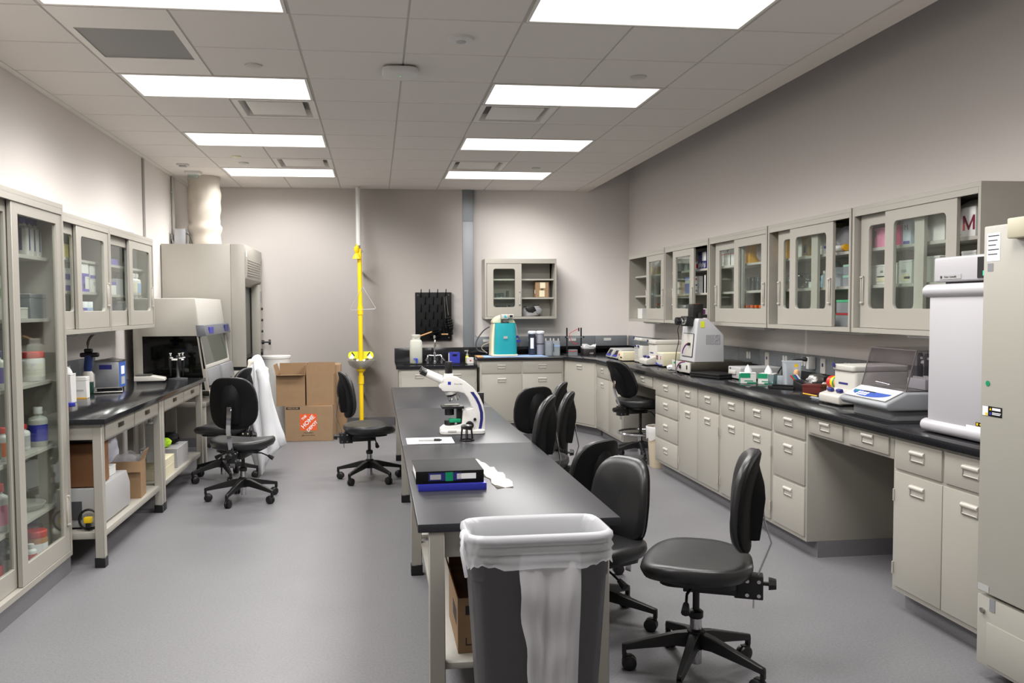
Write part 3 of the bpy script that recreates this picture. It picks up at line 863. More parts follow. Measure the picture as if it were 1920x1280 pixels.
    if ring:
        rg = cpart('footring', 'foot_ring', CHROME, t, lambda: G().tube([(0.22 * math.cos(2 * PI * i / 32), 0.22 * math.sin(2 * PI * i / 32), 0.27) for i in range(33)], 0.011, 8, cap=False))
        for k in range(3):
            a = 2 * PI * k / 3 + 0.4
            cpart('spoke%d' % k, 'spoke', CHROME, rg, lambda: G().tube([(0.03 * math.cos(a), 0.03 * math.sin(a), 0.26), (0.215 * math.cos(a), 0.215 * math.sin(a), 0.27)], 0.007, 6))
    return t
chair('black lab chair in the left aisle with its back to the camera', -1.06, 6.78, -12, 0.50, 0.30, 0.55)
chair('black lab chair by the fume hood with a white coat hung on it', -1.37, 7.66, 78, 0.50, 0.30, 0.9)
chair('black lab chair standing alone left of the island, facing right towards it', -0.07, 7.42, -80, 0.50, 0.27, 0.15)
chair('black lab chair right of the island showing its broad black back', 1.27, 7.15, 20, 0.41, 0.24, 0.2)
chair('black lab chair pushed under the island edge, leftmost of three edge-on backs', 0.835, 5.08, 72, 0.50, 0.28, 0.7)
chair('black lab chair with the farthest of three edge-on backs beside the island', 1.22, 6.42, 70, 0.49, 0.25, 1.0)
chair('black lab chair with chrome upright and knob, rightmost of three edge-on backs', 1.12, 5.77, 74, 0.47, 0.26, 0.4)
chair('low black lab chair tucked behind another chair, seen from behind', 1.08, 4.57, 35, 0.42, 0.18, 0.3)
chair('low black lab chair beside the trash bin facing the camera', 1.03, 3.87, 118, 0.41, 0.17, 0.85)
chair('black lab chair in the right foreground turned sideways, facing left', 1.30, 3.27, 66, 0.50, 0.24, 0.15, 0.06)
chair('tall black drafting stool with a chrome foot ring in the far knee space', 2.60, 8.02, -74, 0.61, 0.21, 0.5, 0.42, True)

# ================================================================ fume hood, exhaust duct, biosafety cabinet
t = thing('fume_hood', 'tall beige fume hood in the far left corner', 'fume hood', (-1.43, 9.50, 0), LZ)
# local x: 0..1.40 away from the camera, local y: 0 front .. 0.88 wall
part(B(0, 0.03, 0.15, 0.88, 0.88, 2.235), 'side_panel', PUTTY, t, 0.002)
part(B(0.0, 0.03, 0.0, 0.148, 0.88, 2.235), 'front_post', PUTTY, t, 0.002)
part(B(1.37, 1.40, 0.0, 0.88, 0.88, 2.235), 'side_panel', PUTTY, t, 0.002)
part(B(1.17, 1.368, 0.0, 0.10, 0.88, 1.82), 'service_post', PUTTY, t, 0.003)
part(B(0.03, 1.37, 0.85, 0.88, 0.88, 2.2), 'back_panel', OFFW, t)
part(B(0.03, 1.37, 0.02, 0.88, 2.2, 2.235), 'top_panel', PUTTY, t)
hp = part(G().prism([(0.0, 1.86), (-0.012, 2.12), (0.0, 2.233), (0.05, 2.233), (0.05, 1.82)], 0.032, 1.366, 'x'), 'upper_panel', PUTTY, t, 0.003)
part(G().prism([(0.0, 1.855), (0.05, 1.815), (0.14, 1.76), (0.14, 1.815)], 0.032, 1.168, 'x'), 'header', PUTTY, t)
for k in range(7):
    part(B(0.18, 1.22, -0.016, 0.0, 1.90 + k * 0.028, 1.908 + k * 0.028), 'louvre', PUTTY2, hp)
part(B(0.06, 0.12, -0.012, -0.008, 2.10, 2.17), 'notice', PAPER, hp)
part(B(1.22, 1.30, -0.012, -0.008, 2.06, 2.12), 'badge', MGREY, hp)
sf = part(G().frame(0.05, 1.165, 0.93, 1.80, 0.08, 1.135, 0.97, 1.78, 0.10, 0.12), 'sash', BLACK, t)
part(B(0.078, 1.137, 0.107, 0.111, 0.968, 1.782), 'pane', glass('hood_glass', (150, 160, 162), 0.03), sf)
part(B(0.03, 1.37, 0.0, 0.86, 0.84, 0.878), 'work_surface', EPOXY, t, 0.003)
lo = part(B(0.0, 1.40, 0.03, 0.88, 0.10, 0.838), 'lower_cabinet', PUTTY, t, 0.002)
for a in (0.03, 0.715):
    d = part(B(a, a + 0.655, 0.012, 0.03, 0.13, 0.80), 'door', PUTTY, t, 0.002)
    add_pull(d, a + 0.33, 0.73)
part(B(0.0, 1.40, 0.09, 0.86, 0.0, 0.0995), 'toe_kick', COVE, t)
sp = [c for c in t.children if c.name.startswith('service_post')][0]
part(B(1.24, 1.31, -0.006, 0, 1.60, 1.74), 'switch_plate', MGREY, sp)
for z in (1.52, 1.38, 1.24):
    part(G().cyl((1.30, 0, z), (1.30, -0.02, z), 0.016, n=12), 'service_valve', BLACK, sp)
part(G().cyl((1.30, 0, 1.10), (1.30, -0.03, 1.10), 0.026, n=12).cyl((1.30, -0.03, 1.10), (1.30, -0.09, 1.10), 0.010, n=8).cyl((1.30, -0.085, 1.10), (1.30, -0.11, 1.10), 0.034, n=8), 'gas_knob', BLACK, sp)
part(G().cyl((1.24, 0, 0.98), (1.24, -0.02, 0.98), 0.04, n=16), 'alarm_dial', BLACK, sp)
t = thing('exhaust_duct', 'cream jacketed exhaust duct rising from the fume hood to the ceiling', 'duct', (-1.957, 10.1, 2.236))
n = 30; R = []
random.seed(3)
for k in range(22):
    z = 0.813 * k / 21
    rr_ = 0.178 + 0.006 * math.sin(k * 1.3) + (0.010 if 4 < k < 7 else 0) - (0.012 if k == 7 else 0)
    R.append([((rr_ + 0.012 * noise.noise(Vector((3 * math.cos(2 * PI * i / n), 3 * math.sin(2 * PI * i / n), z * 9)))) * math.cos(2 * PI * i / n),
               (rr_ + 0.012 * noise.noise(Vector((3 * math.cos(2 * PI * i / n), 3 * math.sin(2 * PI * i / n), z * 9)))) * math.sin(2 * PI * i / n), z) for i in range(n)])
part(G().rings(R), 'jacket', DUCT, t, smooth=70)
t = thing('control_box', 'small light grey control box with coiled cables on top of the fume hood', 'control box', (-2.2, 9.95, 2.236))
part(B(-0.06, 0.06, -0.05, 0.05, 0, 0.2), 'box', GALV, t, 0.004)
part(G().tube([(-0.06, 0, 0.10), (-0.10, 0.02, 0.14), (-0.09, 0.02, 0.04), (-0.06, 0, 0.02), (-0.10, -0.02, 0.10)], 0.006, 6, sub=5), 'cable', CHROME, t)
part(G().tube([(0.06, 0, 0.15), (0.10, 0, 0.12), (0.13, 0.0, 0.02)], 0.005, 6, sub=4), 'lead', BLACK, t)
t = thing('conduit', 'thin cream conduit running up the left wall beside the duct', 'pipe', (XL + 0.022, 10.05, 2.0))
part(G().cyl((0, 0, 0), (0, 0, 1.04), 0.019, n=12), 'pipe', OFFW, t)
for z in (0.3, 0.85):
    part(B(-0.02, 0.004, -0.035, 0.035, z, z + 0.025), 'strap', GALV, t)

# biosafety cabinet: local x 0..1.32 away from camera, y 0 front top .. wall
t = thing('biosafety_cabinet', 'beige biosafety cabinet with dark side window and sloping glass front', 'biosafety cabinet', (-1.56, 8.10, 0), LZ)
Lb = 1.32
# side profile (y, z): slopes back towards the top
def sl(z): return 0.0 + (z - 0.72) * 0.133
for x0, x1 in ((0, 0.03), (Lb - 0.03, Lb)):
    if x0 == 0:
        g = G()
        oy = [(sl(0.70), 0.70), (sl(1.62), 1.62), (0.68, 1.62), (0.68, 0.70)]
        iy = [(sl(0.76) + 0.035, 0.76), (sl(1.27) + 0.035, 1.27), (0.60, 1.27), (0.60, 0.76)]
        vs = [(x, p[0], p[1]) for x in (x0, x1) for p in oy + iy]
        fs = []
        for i in range(4):
            j = (i + 1) % 4
            fs += [(i, j, 4 + j, 4 + i), (8 + i, 12 + i, 12 + j, 8 + j), (i, 8 + i, 8 + j, j), (4 + i, 4 + j, 12 + j, 12 + i)]
        p = part(g.add(vs, fs), 'side_panel', PUTTY, t, 0.002)
        part(G().prism([(sl(0.76) + 0.03, 0.755), (sl(1.27) + 0.03, 1.275), (0.605, 1.275), (0.605, 0.755)], 0.012, 0.018, 'x'), 'side_window', DARKGL, p)
    else:
        part(G().prism([(sl(0.70), 0.70), (sl(1.62), 1.62), (0.68, 1.62), (0.68, 0.70)], x0, x1, 'x'), 'side_panel', PUTTY, t, 0.002)
part(B(0.03, Lb - 0.03, 0.62, 0.68, 0.70, 1.62), 'back_wall', mat('bsc_inside', (92, 92, 88), 0.45), t)
part(G().prism([(sl(1.36) - 0.004, 1.36), (sl(1.62) - 0.004, 1.625), (0.68, 1.625), (0.68, 1.33), (0.2, 1.33)], 0.012, Lb - 0.012, 'x'), 'upper_housing', OFFW, t, 0.006)
cb = part(G().prism([(sl(1.26) - 0.055, 1.27), (sl(1.36) - 0.045, 1.37), (sl(1.36) + 0.03, 1.37), (sl(1.26) + 0.03, 1.26)], -0.004, Lb + 0.004, 'x'), 'control_band', mat('band_grey', (100, 102, 108), 0.45), t, 0.004)
part(B(0.16, 0.36, -0.012, 0.0, -0.03, 0.03), 'display', BLUE, cb, loc=(0, sl(1.31) - 0.048, 1.318))
part(B(0.98, 1.20, -0.012, 0.0, -0.035, 0.035), 'keypad', NAVY, cb, loc=(0, sl(1.31) - 0.048, 1.322))
sf = part(G().add([], []), 'sash', OFFW, t) if False else None
g = G()
fr = G().frame(0.0, Lb, 0.96, 1.27, 0.035, Lb - 0.035, 0.99, 1.27 - 0.001, 0, 0.02)
sh = Matrix(((1, 0, 0, 0), (0, 1, 0.133, -0.72 * 0.133), (0, 0, 1, 0), (0, 0, 0, 1)))
sf = part(fr.xf(sh), 'sash', OFFW, t, 0.002)
part(B(0.03, Lb - 0.03, 0.008, 0.013, 0.985, 1.265).xf(sh), 'pane', glass('sash_glass', (206, 216, 210), 0.05), sf)
part(B(0.03, 0.62, -0.01, 0.03, 0.80, 0.955).xf(sh), 'lower_panel', MGREY, t, 0.003)
part(B(0.66, Lb - 0.03, -0.03, 0.03, 0.80, 0.955).xf(sh), 'lower_panel', MGREY, t, 0.003)
part(B(0.0, Lb, 0.0, 0.66, 0.70, 0.755), 'base_tray', PUTTY, t, 0.003)
part(B(0.0, 0.04, 0.04, 0.66, 0.60, 0.65).box(Lb - 0.04, Lb, 0.04, 0.66, 0.60, 0.65).box(0.04, Lb - 0.04, 0.04, 0.08, 0.60, 0.65).box(0.03, Lb - 0.03, 0.05, 0.64, 0.65, 0.70), 'stand_frame', PUTTY, t, 0.003)
for x in (0.03, Lb - 0.03):
    for y in (0.07, 0.63):
        part(B(x - 0.025, x + 0.025, y - 0.025, y + 0.025, 0.0, 0.60), 'stand_leg', PUTTY, t, 0.003)
part(B(0.05, Lb - 0.05, 0.60, 0.64, 0.15, 0.20), 'stand_brace', PUTTY, t)

# ================================================================ emergency shower and eyewash
t = thing('emergency_eyewash', 'yellow emergency eyewash post with steel bowl and shower pull on the back wall', 'eyewash', (-0.195, 10.72, 0))
part(G().cyl((-0.01, 0, 2.31), (-0.01, 0, 3.045), 0.031, n=18), 'supply_pipe', WHITE, t)
part(G().lathe([(0.075, 0), (0.075, 0.012), (0.03, 0.02)], n=20).cyl((0, 0, 0.02), (0, 0, 0.74), 0.028, n=16), 'post', YEL, t)
part(G().cyl((0, 0, 0.80), (0, 0, 2.27), 0.028, n=16).cyl((0, 0, 1.44), (0, 0, 1.54), 0.036, n=16).cyl((0, 0, 0.56), (0, 0, 0.66), 0.036, n=16), 'riser', YEL, t)
part(G().lathe([(0.028, 0.70), (0.06, 0.735), (0.06, 0.75), (0.03, 0.80)], n=20), 'bowl_bracket', YEL, t)
bw_ = part(G().lathe([(0.03, 0.745), (0.09, 0.76), (0.145, 0.80), (0.168, 0.85), (0.172, 0.862), (0.164, 0.862), (0.14, 0.81), (0.085, 0.775), (0.02, 0.765)], n=32), 'bowl', mat('bowl_steel', (196, 194, 188), 0.3, 0.55), t)
for sx in (-1, 1):
    part(G().tube([(0, -0.02, 0.775), (sx * 0.05, -0.03, 0.82), (sx * 0.075, -0.03, 0.86)], [0.012, 0.012, 0.02], 10, sub=3).cyl((sx * 0.075, -0.03, 0.86), (sx * 0.075, -0.03, 0.885), 0.022, n=12), 'spray_head', CHROME, bw_)
sg = part(G().rrect(-0.16, 0.16, -0.05, 0.05, [0, 0.004], 0.045, 6).xf(Matrix.Translation((0, 0.031, 0.92)) @ Matrix.Rotation(H90, 4, 'X')), 'sign', LIME, t)
for sx in (-1, 1):
    part(G().prism([(sx * 0.15, 0.855), (sx * 0.085, 0.855), (sx * 0.085, 0.885), (sx * 0.11, 0.925), (sx * 0.125, 0.90)], -0.0395, -0.038, 'y').move(0, 0.063, 0.025), 'pictogram', PAPER, sg)
    part(G().prism([(sx * 0.088, 0.885), (sx * 0.075, 0.895), (sx * 0.11, 0.94), (sx * 0.12, 0.93)], -0.0395, -0.038, 'y').move(0, 0.063, 0.025), 'pictogram', INK, sg)
part(G().cyl((-0.025, -0.01, 2.27), (-0.025, -0.01, 2.33), 0.018, n=12).lathe([(0.014, 2.21), (0.024, 2.225), (0.033, 2.25), (0.033, 2.285), (0.02, 2.30)], (-0.035, -0.02, 0), 16).lathe([(0.055, 2.14), (0.05, 2.16), (0.026, 2.21)], (-0.035, -0.02, 0), 18), 'drench_valve', YEL, t)
part(G().cyl((0.0, -0.01, 2.25), (0.045, -0.015, 2.23), 0.012, n=10).cyl((-0.012, 0, 2.27), (-0.012, 0, 2.318), 0.024, n=12), 'valve_body', STEEL, t)
part(G().tube([(0.035, -0.03, 2.24), (0.038, -0.03, 1.90), (0.035, -0.03, 1.79)], 0.003, 6).tube([(0.035, -0.03, 1.79), (-0.115, -0.03, 1.53), (-0.12, -0.03, 1.51), (-0.10, -0.03, 1.50), (0.18, -0.03, 1.51), (0.195, -0.03, 1.52), (0.035, -0.03, 1.79)], 0.003, 6), 'pull_rod', GALV, t)
for z in (2.0, 1.2, 0.45):
    part(B(-0.012, 0.012, 0.02, 0.208, z - 0.012, z + 0.012), 'wall_bracket', GALV, t)

# ================================================================ freezer at the right edge, oven on the worktop
FRZ = mat('freezer_enamel', (162, 159, 150), 0.4)
t = thing('freezer', 'tall beige laboratory freezer at the right edge of the picture', 'freezer', (2.45, 3.09, 0), RZ)
part(B(0, 0.72, 0.03, 0.80, 0.03, 1.80), 'body', FRZ, t, 0.006)
d = part(B(0.0, 0.72, -0.03, 0.028, 0.36, 1.83), 'door', FRZ, t, 0.006)
lp = part(B(0.0, 0.72, -0.025, 0.03, 0.06, 0.345), 'lower_panel', FRZ, t, 0.005)
part(B(0.06, 0.66, -0.030, -0.025, 0.075, 0.245), 'filter_cover', FRZ, lp, 0.0015)
part(B(0.07, 0.10, -0.0265, -0.024, 0.295, 0.3451), 'lock_recess', MGREY, lp)
part(G().cyl((0.035, -0.024, 0.285), (0.035, -0.034, 0.285), 0.011, n=14), 'lock', STEEL, lp)
part(B(0.17, 0.26, -0.07, 0.05, 1.768, 1.845), 'hinge_cover', mat('hinge_cream', (186, 180, 158), 0.5), d, 0.006)
st = part(B(0.02, 0.09, -0.0308, -0.0302, 1.69, 1.80), 'sticker', PAPER, d)
for k in range(5):
    part(B(0.026, 0.084 - 0.008 * (k % 3), -0.0312, -0.0308, 1.787 - 0.018 * k, 1.791 - 0.018 * k), 'print_line', INK, st)
part(B(0.025, 0.055, -0.0308, -0.0302, 1.65, 1.682), 'barcode', MGREY, d)
part(G().cyl((0.04, -0.0302, 1.205), (0.04, -0.0318, 1.205), 0.011, n=20), 'green_dot', GREEN, d)
dc = part(B(0.015, 0.12, -0.0308, -0.0302, 1.075, 1.115), 'decal', BLACKM, d)
part(B(0.015, 0.045, -0.0314, -0.0308, 1.076, 1.114), 'decal_field', PAPER, dc)
part(B(0.032, 0.044, -0.0318, -0.0314, 1.077, 1.088), 'decal_field', YEL, dc)
part(G().prism([(0.052, 1.100), (0.064, 1.100), (0.058, 1.110)], -0.0316, -0.0308, 'y'), 'warning_mark', YEL, dc)
part(G().cyl((0.058, -0.0308, 1.086), (0.058, -0.0316, 1.086), 0.006, n=12), 'warning_mark', BLUE, dc)
part(B(0.068, 0.112, -0.0316, -0.0308, 1.100, 1.110), 'print_line', PAPER, dc)
part(B(0.068, 0.114, -0.0316, -0.0308, 1.089, 1.092).box(0.068, 0.110, -0.0316, -0.0308, 1.083, 1.086), 'print_line', PAPER, dc)
part(B(0.01, 0.07, -0.0314, -0.0302, 0.366, 0.392), 'badge', LGREY, d)

t = thing('oven', 'white laboratory oven with rounded door rails on the worktop', 'oven', (2.64, 3.70, ZT), RZ)
OW = mat('oven_white', (184, 182, 186), 0.35)
part(B(0.01, 0.55, 0.03, 0.60, 0.02, 0.70), 'body', OW, t, 0.006)
d = part(B(0.005, 0.555, -0.02, 0.03, 0.04, 0.68), 'door', OW, t, 0.003)
for z in (0.035, 0.675):
    part(G().cyl((-0.03, -0.008, z), (0.56, -0.008, z), 0.031, n=18), 'door_rail', OW, t, 0.008)
hd = part(G().prism([(0.0, 0.715), (-0.01, 0.72), (-0.01, 0.825), (0.0, 0.83), (0.59, 0.83), (0.59, 0.715)], 0.02, 0.55, 'x'), 'control_head', OW, t, 0.004)
part(B(0.06, 0.50, 0.02, 0.56, 0.70, 0.716), 'head_gap', BLACK, t)
ds = part(B(0.31, 0.53, -0.0135, -0.0095, 0.726, 0.818), 'display', BLACK, hd)
for k in range(3):
    part(B(0.345 + 0.033 * k, 0.370 + 0.033 * k, -0.0145, -0.0135, 0.735, 0.757), 'key', mat('teal_key', (60, 200, 160), 0.4), ds)
part(B(0.06, 0.205, -0.0125, -0.0095, 0.727, 0.748), 'nameplate', LGREY, hd)
text_g('Fisher Scientific', 0.0135, INK, 'nameplate_text', hd, (0.135, -0.0128, 0.737))
part(G().cyl((0.073, -0.0125, 0.737), (0.073, -0.0131, 0.737), 0.007, n=14), 'nameplate_mark', INK, hd)
hn = part(G().prism([(0.45, 0.25), (0.50, 0.25), (0.50, 0.15), (0.48, 0.13), (0.50, 0.11), (0.50, 0.045), (0.445, 0.045), (0.445, 0.09), (0.465, 0.125), (0.45, 0.14)], -0.05, -0.02, 'y'), 'handle', GALV, d, 0.004)
part(B(0.33, 0.40, -0.0212, -0.0202, 0.075, 0.092), 'caution_label', BLACKM, d)
part(B(0.27, 0.44, -0.0212, -0.0202, 0.058, 0.073), 'strip_label', PAPER, d)
part(B(0.335, 0.345, -0.0216, -0.0212, 0.078, 0.089).box(0.355, 0.395, -0.0216, -0.0212, 0.080, 0.087), 'caution_print', YEL, d)
for x in (0.05, 0.51):
    for y in (0.06, 0.56):
        part(G().cyl((x, y, 0), (x, y, 0.025), 0.02, n=12), 'foot', BLACK, t)

# ================================================================ on the island
t = thing('microscope', 'white compound microscope with a blue stripe on the island', 'microscope', (0.395, 5.29, ZI))
K = 1 / 2392.0
def mp(pts):
    return [((x - 360) * K, (1083 - z) * K) for x, z in pts]
MW = mat('microscope_white', (218, 216, 212), 0.3)
arm = mp([(365, 1083), (365, 1003), (385, 985), (430, 955), (600, 950), (690, 930), (706, 735), (770, 712), (862, 690), (832, 664), (812, 595), (782, 532), (730, 470), (640, 442), (430, 436), (390, 420), (385, 392), (350, 380), (345, 350), (375, 300),
          (420, 235), (445, 200), (560, 205), (640, 228), (760, 296), (872, 388), (960, 505), (1022, 650), (1046, 800), (1050, 1083)])
part(G().prism(arm, -0.045, 0.045, 'y'), 'stand', MW, t, 0.006, 3)
part(G().rrect(0.002, 0.286, -0.075, 0.075, [0.0, 0.004, 0.022, 0.03], 0.03, 4, [0.006, 0, 0, 0.012]), 'base', MW, t)
part(G().prism(mp([(820, 445), (872, 445), (935, 540), (985, 650), (1015, 760), (1015, 860), (1000, 960), (975, 1075), (930, 1075), (955, 960), (970, 860), (968, 760), (940, 650), (895, 555)]), -0.0465, -0.0445, 'y'), 'stripe', NAVY, t)
part(G().prism(mp([(440, 170), (565, 165), (570, 215), (430, 220)]), -0.030, 0.030, 'y'), 'head_neck', MW, t, 0.004)
part(G().cyl(((505 - 360) * K, 0, (1083 - 172) * K), ((505 - 360) * K, 0, (1083 + 12) * K), 0.0235, n=24), 'camera_port', BLACK, t, 0.002)
for k, (sy, off) in enumerate(((-0.030, 0), (0.030, 22))):
    a = Vector(((400 - 360) * K, sy, (1083 - 275 + off) * K)); b = Vector(((165 - 360) * K, sy, (1083 - 165 + off) * K)); c_ = Vector(((80 - 360) * K, sy, (1083 - 122 + off) * K))
    e = part(G().cyl(a, b, 0.021, 0.019, n=20), 'eyepiece_tube', MW, t)
    part(G().cyl(b, b + (c_ - b) * 0.55, 0.0185, n=20).cyl(b + (c_ - b) * 0.5, c_, 0.0185, 0.0215, n=20), 'eyecup', BLACK, e)
part(G().cyl(((540 - 360) * K, 0, (1083 - 440) * K), ((545 - 360) * K, 0, (1083 - 485) * K), 0.042, 0.036, n=24), 'nosepiece_mount', MW, t)
part(G().cyl(((548 - 360) * K, 0, (1083 - 485) * K), ((556 - 360) * K, 0, (1083 - 510) * K), 0.038, 0.03, n=24), 'nosepiece', BLACK, t)
for a0, b0, sy in (((515, 505), (515, 600), -0.012), ((590, 490), (640, 575), -0.012), ((620, 470), (672, 545), 0.012), ((550, 500), (555, 575), 0.016)):
    p0 = Vector(((a0[0] - 360) * K, sy, (1083 - a0[1]) * K)); p1 = Vector(((b0[0] - 360) * K, sy, (1083 - b0[1]) * K))
    part(G().cyl(p0, p0 + (p1 - p0) * 0.7, 0.0095, n=14).cyl(p0 + (p1 - p0) * 0.65, p1, 0.0095, 0.005, n=14), 'objective', CHROME, t)
part(B((390 - 360) * K, (720 - 360) * K, -0.07, 0.07, (1083 - 690) * K, (1083 - 655) * K), 'stage', BLACK, t, 0.002)
part(B((440 - 360) * K, (660 - 360) * K, -0.03, 0.03, (1083 - 655) * K, (1083 - 640) * K), 'slide_holder', STEEL, t)
part(G().cyl(((510 - 360) * K, 0, (1083 - 800) * K), ((510 - 360) * K, 0, (1083 - 690) * K), 0.030, n=20), 'condenser', BLACK, t)
part(B((620 - 360) * K, (700 - 360) * K, -0.03, 0.03, (1083 - 930) * K, (1083 - 690) * K), 'focus_rack', BLACK, t, 0.002)
part(B((500 - 360) * K, (675 - 360) * K, -0.048, 0.02, (1083 - 905) * K, (1083 - 850) * K), 'filter_holder', GREEN, t, 0.003)
part(G().cyl(((510 - 360) * K, -0.01, (1083 - 945) * K), ((510 - 360) * K, -0.01, (1083 - 875) * K), 0.034, n=24), 'field_lens', BLACK, t, 0.002)
part(G().cyl(((805 - 360) * K, -0.045, (1083 - 945) * K), ((805 - 360) * K, -0.075, (1083 - 945) * K), 0.025, n=20), 'coarse_knob', BLACK, t, 0.002)
part(G().cyl(((888 - 360) * K, -0.045, (1083 - 862) * K), ((888 - 360) * K, -0.056, (1083 - 862) * K), 0.009, n=14), 'power_dial', BLACK, t)
part(B((950 - 360) * K, (1050 - 360) * K, 0.02, 0.065, (1083 - 715) * K, (1083 - 475) * K), 'power_pack', BLACK, t, 0.003)
part(B((470 - 360) * K, (600 - 360) * K, -0.0775, -0.0745, (1083 - 1045) * K, (1083 - 1015) * K), 'base_clip', OFFW, t, 0.001)
part(B((482 - 360) * K, (528 - 360) * K, -0.046, -0.045, (1083 - 330) * K, (1083 - 285) * K), 'emblem', BLUE, t)
text_g('Primo Star', 0.012, MGREY, 'model_name', t, ((640 - 360) * K, -0.0455, (1083 - 322) * K))

single(G().add([], []).box(0.175, 0.455, 4.90, 5.13, ZI, ZI + 0.0008).move(-0.315, -5.0, -ZI), 'paper_sheet', 'sheet of white paper on the island beside the microscope', 'paper', PAPER, (0.315, 5.0, ZI))
t = thing('marker_pen', 'grey marker with a black cap lying on the white paper', 'pen', (0.32, 4.985, ZI + 0.0085), -0.12)
part(G().cyl((-0.075, 0, 0), (0.02, 0, 0), 0.0075, n=12), 'barrel', LGREY, t)
part(G().cyl((0.018, 0, 0), (0.055, 0, 0), 0.0082, n=12).cyl((0.055, 0, 0), (0.066, 0, 0), 0.006, 0.004, n=12), 'cap', BLACK, t)
t = thing('lens_stand', 'small black open cage stand on the island in front of the microscope', 'stand', (0.535, 4.98, ZI))
part(G().lathe([(0.044, 0), (0.047, 0.003), (0.046, 0.008), (0.034, 0.008), (0.034, 0.0)], n=28, cap=False), 'ring_foot', BLACK, t)
part(G().lathe([(0.0345, 0.072), (0.0345, 0.090), (0.030, 0.094), (0.0, 0.094)], n=28, cap=False), 'ring_head', BLACK, t)
part(G().lathe([(0.02, 0.0935), (0.012, 0.097), (0.0, 0.097)], n=16, cap=False), 'lens', CHROME, t)
for k in range(6):
    a = 2 * PI * k / 6 + 0.3
    part(G().cyl((0.040 * math.cos(a), 0.040 * math.sin(a), 0.004), (0.032 * math.cos(a), 0.032 * math.sin(a), 0.075), 0.0035, n=6), 'strut', BLACK, t)
def binder(name, label, loc, rz, w_, d_, h_, cov, group=None, stickers=()):
    """ring binder lying flat, spine towards -y"""
    t = thing(name, label, 'binder', loc, rz, group)
    part(B(0, w_, 0, d_, 0, 0.003), 'cover', cov, t, 0.001)
    part(B(0, w_, 0, d_, h_ - 0.003, h_), 'cover', cov, t, 0.001)
    part(B(0, w_, -0.003, 0.0, 0, h_), 'spine', cov, t, 0.001)
    part(B(0.006, w_ - 0.006, 0.006, d_ - 0.01, 0.003, h_ - 0.006), 'pages', PAPER, t, 0.001)
    return t
def bound(g):
    return g
b1 = binder('ring_binder', 'blue ring binder with white pages under the black binder', (0.175, 3.62, ZI), 0.0, 0.30, 0.28, 0.030, BLUE, 'binders on the island')
b2 = binder('ring_binder', 'thick black ring binder lying on top of the blue one', (0.165, 3.63, ZI + 0.0305), 0.02, 0.30, 0.29, 0.055, BLACKM, 'binders on the island')
part(B(0.055, 0.20, -0.0042, -0.003, 0.012, 0.047), 'sticker', NAVY, b2)
part(B(0.062, 0.11, -0.0048, -0.0042, 0.018, 0.040), 'sticker', LGREY, b2)
part(B(0.13, 0.163, -0.0048, -0.0042, 0.010, 0.049), 'sticker', GREEN, b2)
part(B(0.18, 0.265, -0.0042, -0.003, 0.018, 0.042), 'sticker', PAPER, b2)
# crinkled glove packet
random.seed(11)
R = []
for k in range(15):
    tt = k / 14
    y = 0.66 * (1 - tt) - 0.02
    hw = 0.042 + 0.006 * math.sin(k * 1.7)
    R.append([(dx + 0.045 * math.sin(tt * 2.2) + 0.05 * tt, y, 0.0075 + 0.006 * math.sin(k * 2.1 + dx * 60) + random.uniform(-0.002, 0.002)) for dx in (-hw, -hw * 0.5, 0, hw * 0.5, hw)])
V = [p for r in R for p in r]
g = G()
base = [(p[0], p[1], 0.0005) for p in V]
n0 = len(V)
F_ = []
for k in range(14):
    for i in range(4):
        a = k * 5 + i
        F_.append((a, a + 1, a + 6, a + 5)); F_.append((n0 + a, n0 + a + 5, n0 + a + 6, n0 + a + 1))
for k in range(14):
    for i in (0, 4):
        a = k * 5 + i
        F_.append((a, a + 5, n0 + a + 5, n0 + a))
for k in (0, 14):
    for i in range(4):
        a = k * 5 + i
        F_.append((a, a + 1, n0 + a + 1, n0 + a))
g.add(V + base, F_)
single(g, 'paper_wrapper', 'crumpled white paper wrapper beside the binders on the island', 'wrapper', mat('wrapper_paper', (186, 180, 168), 0.6), (0.475, 3.66, ZI), 0.0, smooth=50)

# ================================================================ trash bin with liner
t = thing('trash_bin', 'tall dark grey trash bin with a clear white liner in the foreground', 'trash bin', (0.545, 2.86, 0))
def rrz(hw, hd, z, r=0.05, k=5):
    return [(x, y, z) for x, y in rr(-hw, hw, -hd, hd, r, k)]
BIN = mat('bin_grey', (84, 84, 86), 0.45)
part(G().rings([rrz(0.195, 0.095, 0), rrz(0.20, 0.10, 0.02), rrz(0.235, 0.125, 0.60), rrz(0.239, 0.129, 0.605), rrz(0.243, 0.132, 0.73), rrz(0.248, 0.137, 0.74), rrz(0.248, 0.137, 0.748),
                rrz(0.236, 0.126, 0.748), rrz(0.228, 0.118, 0.60), rrz(0.19, 0.09, 0.03)]), 'body', BIN, t, smooth=40)
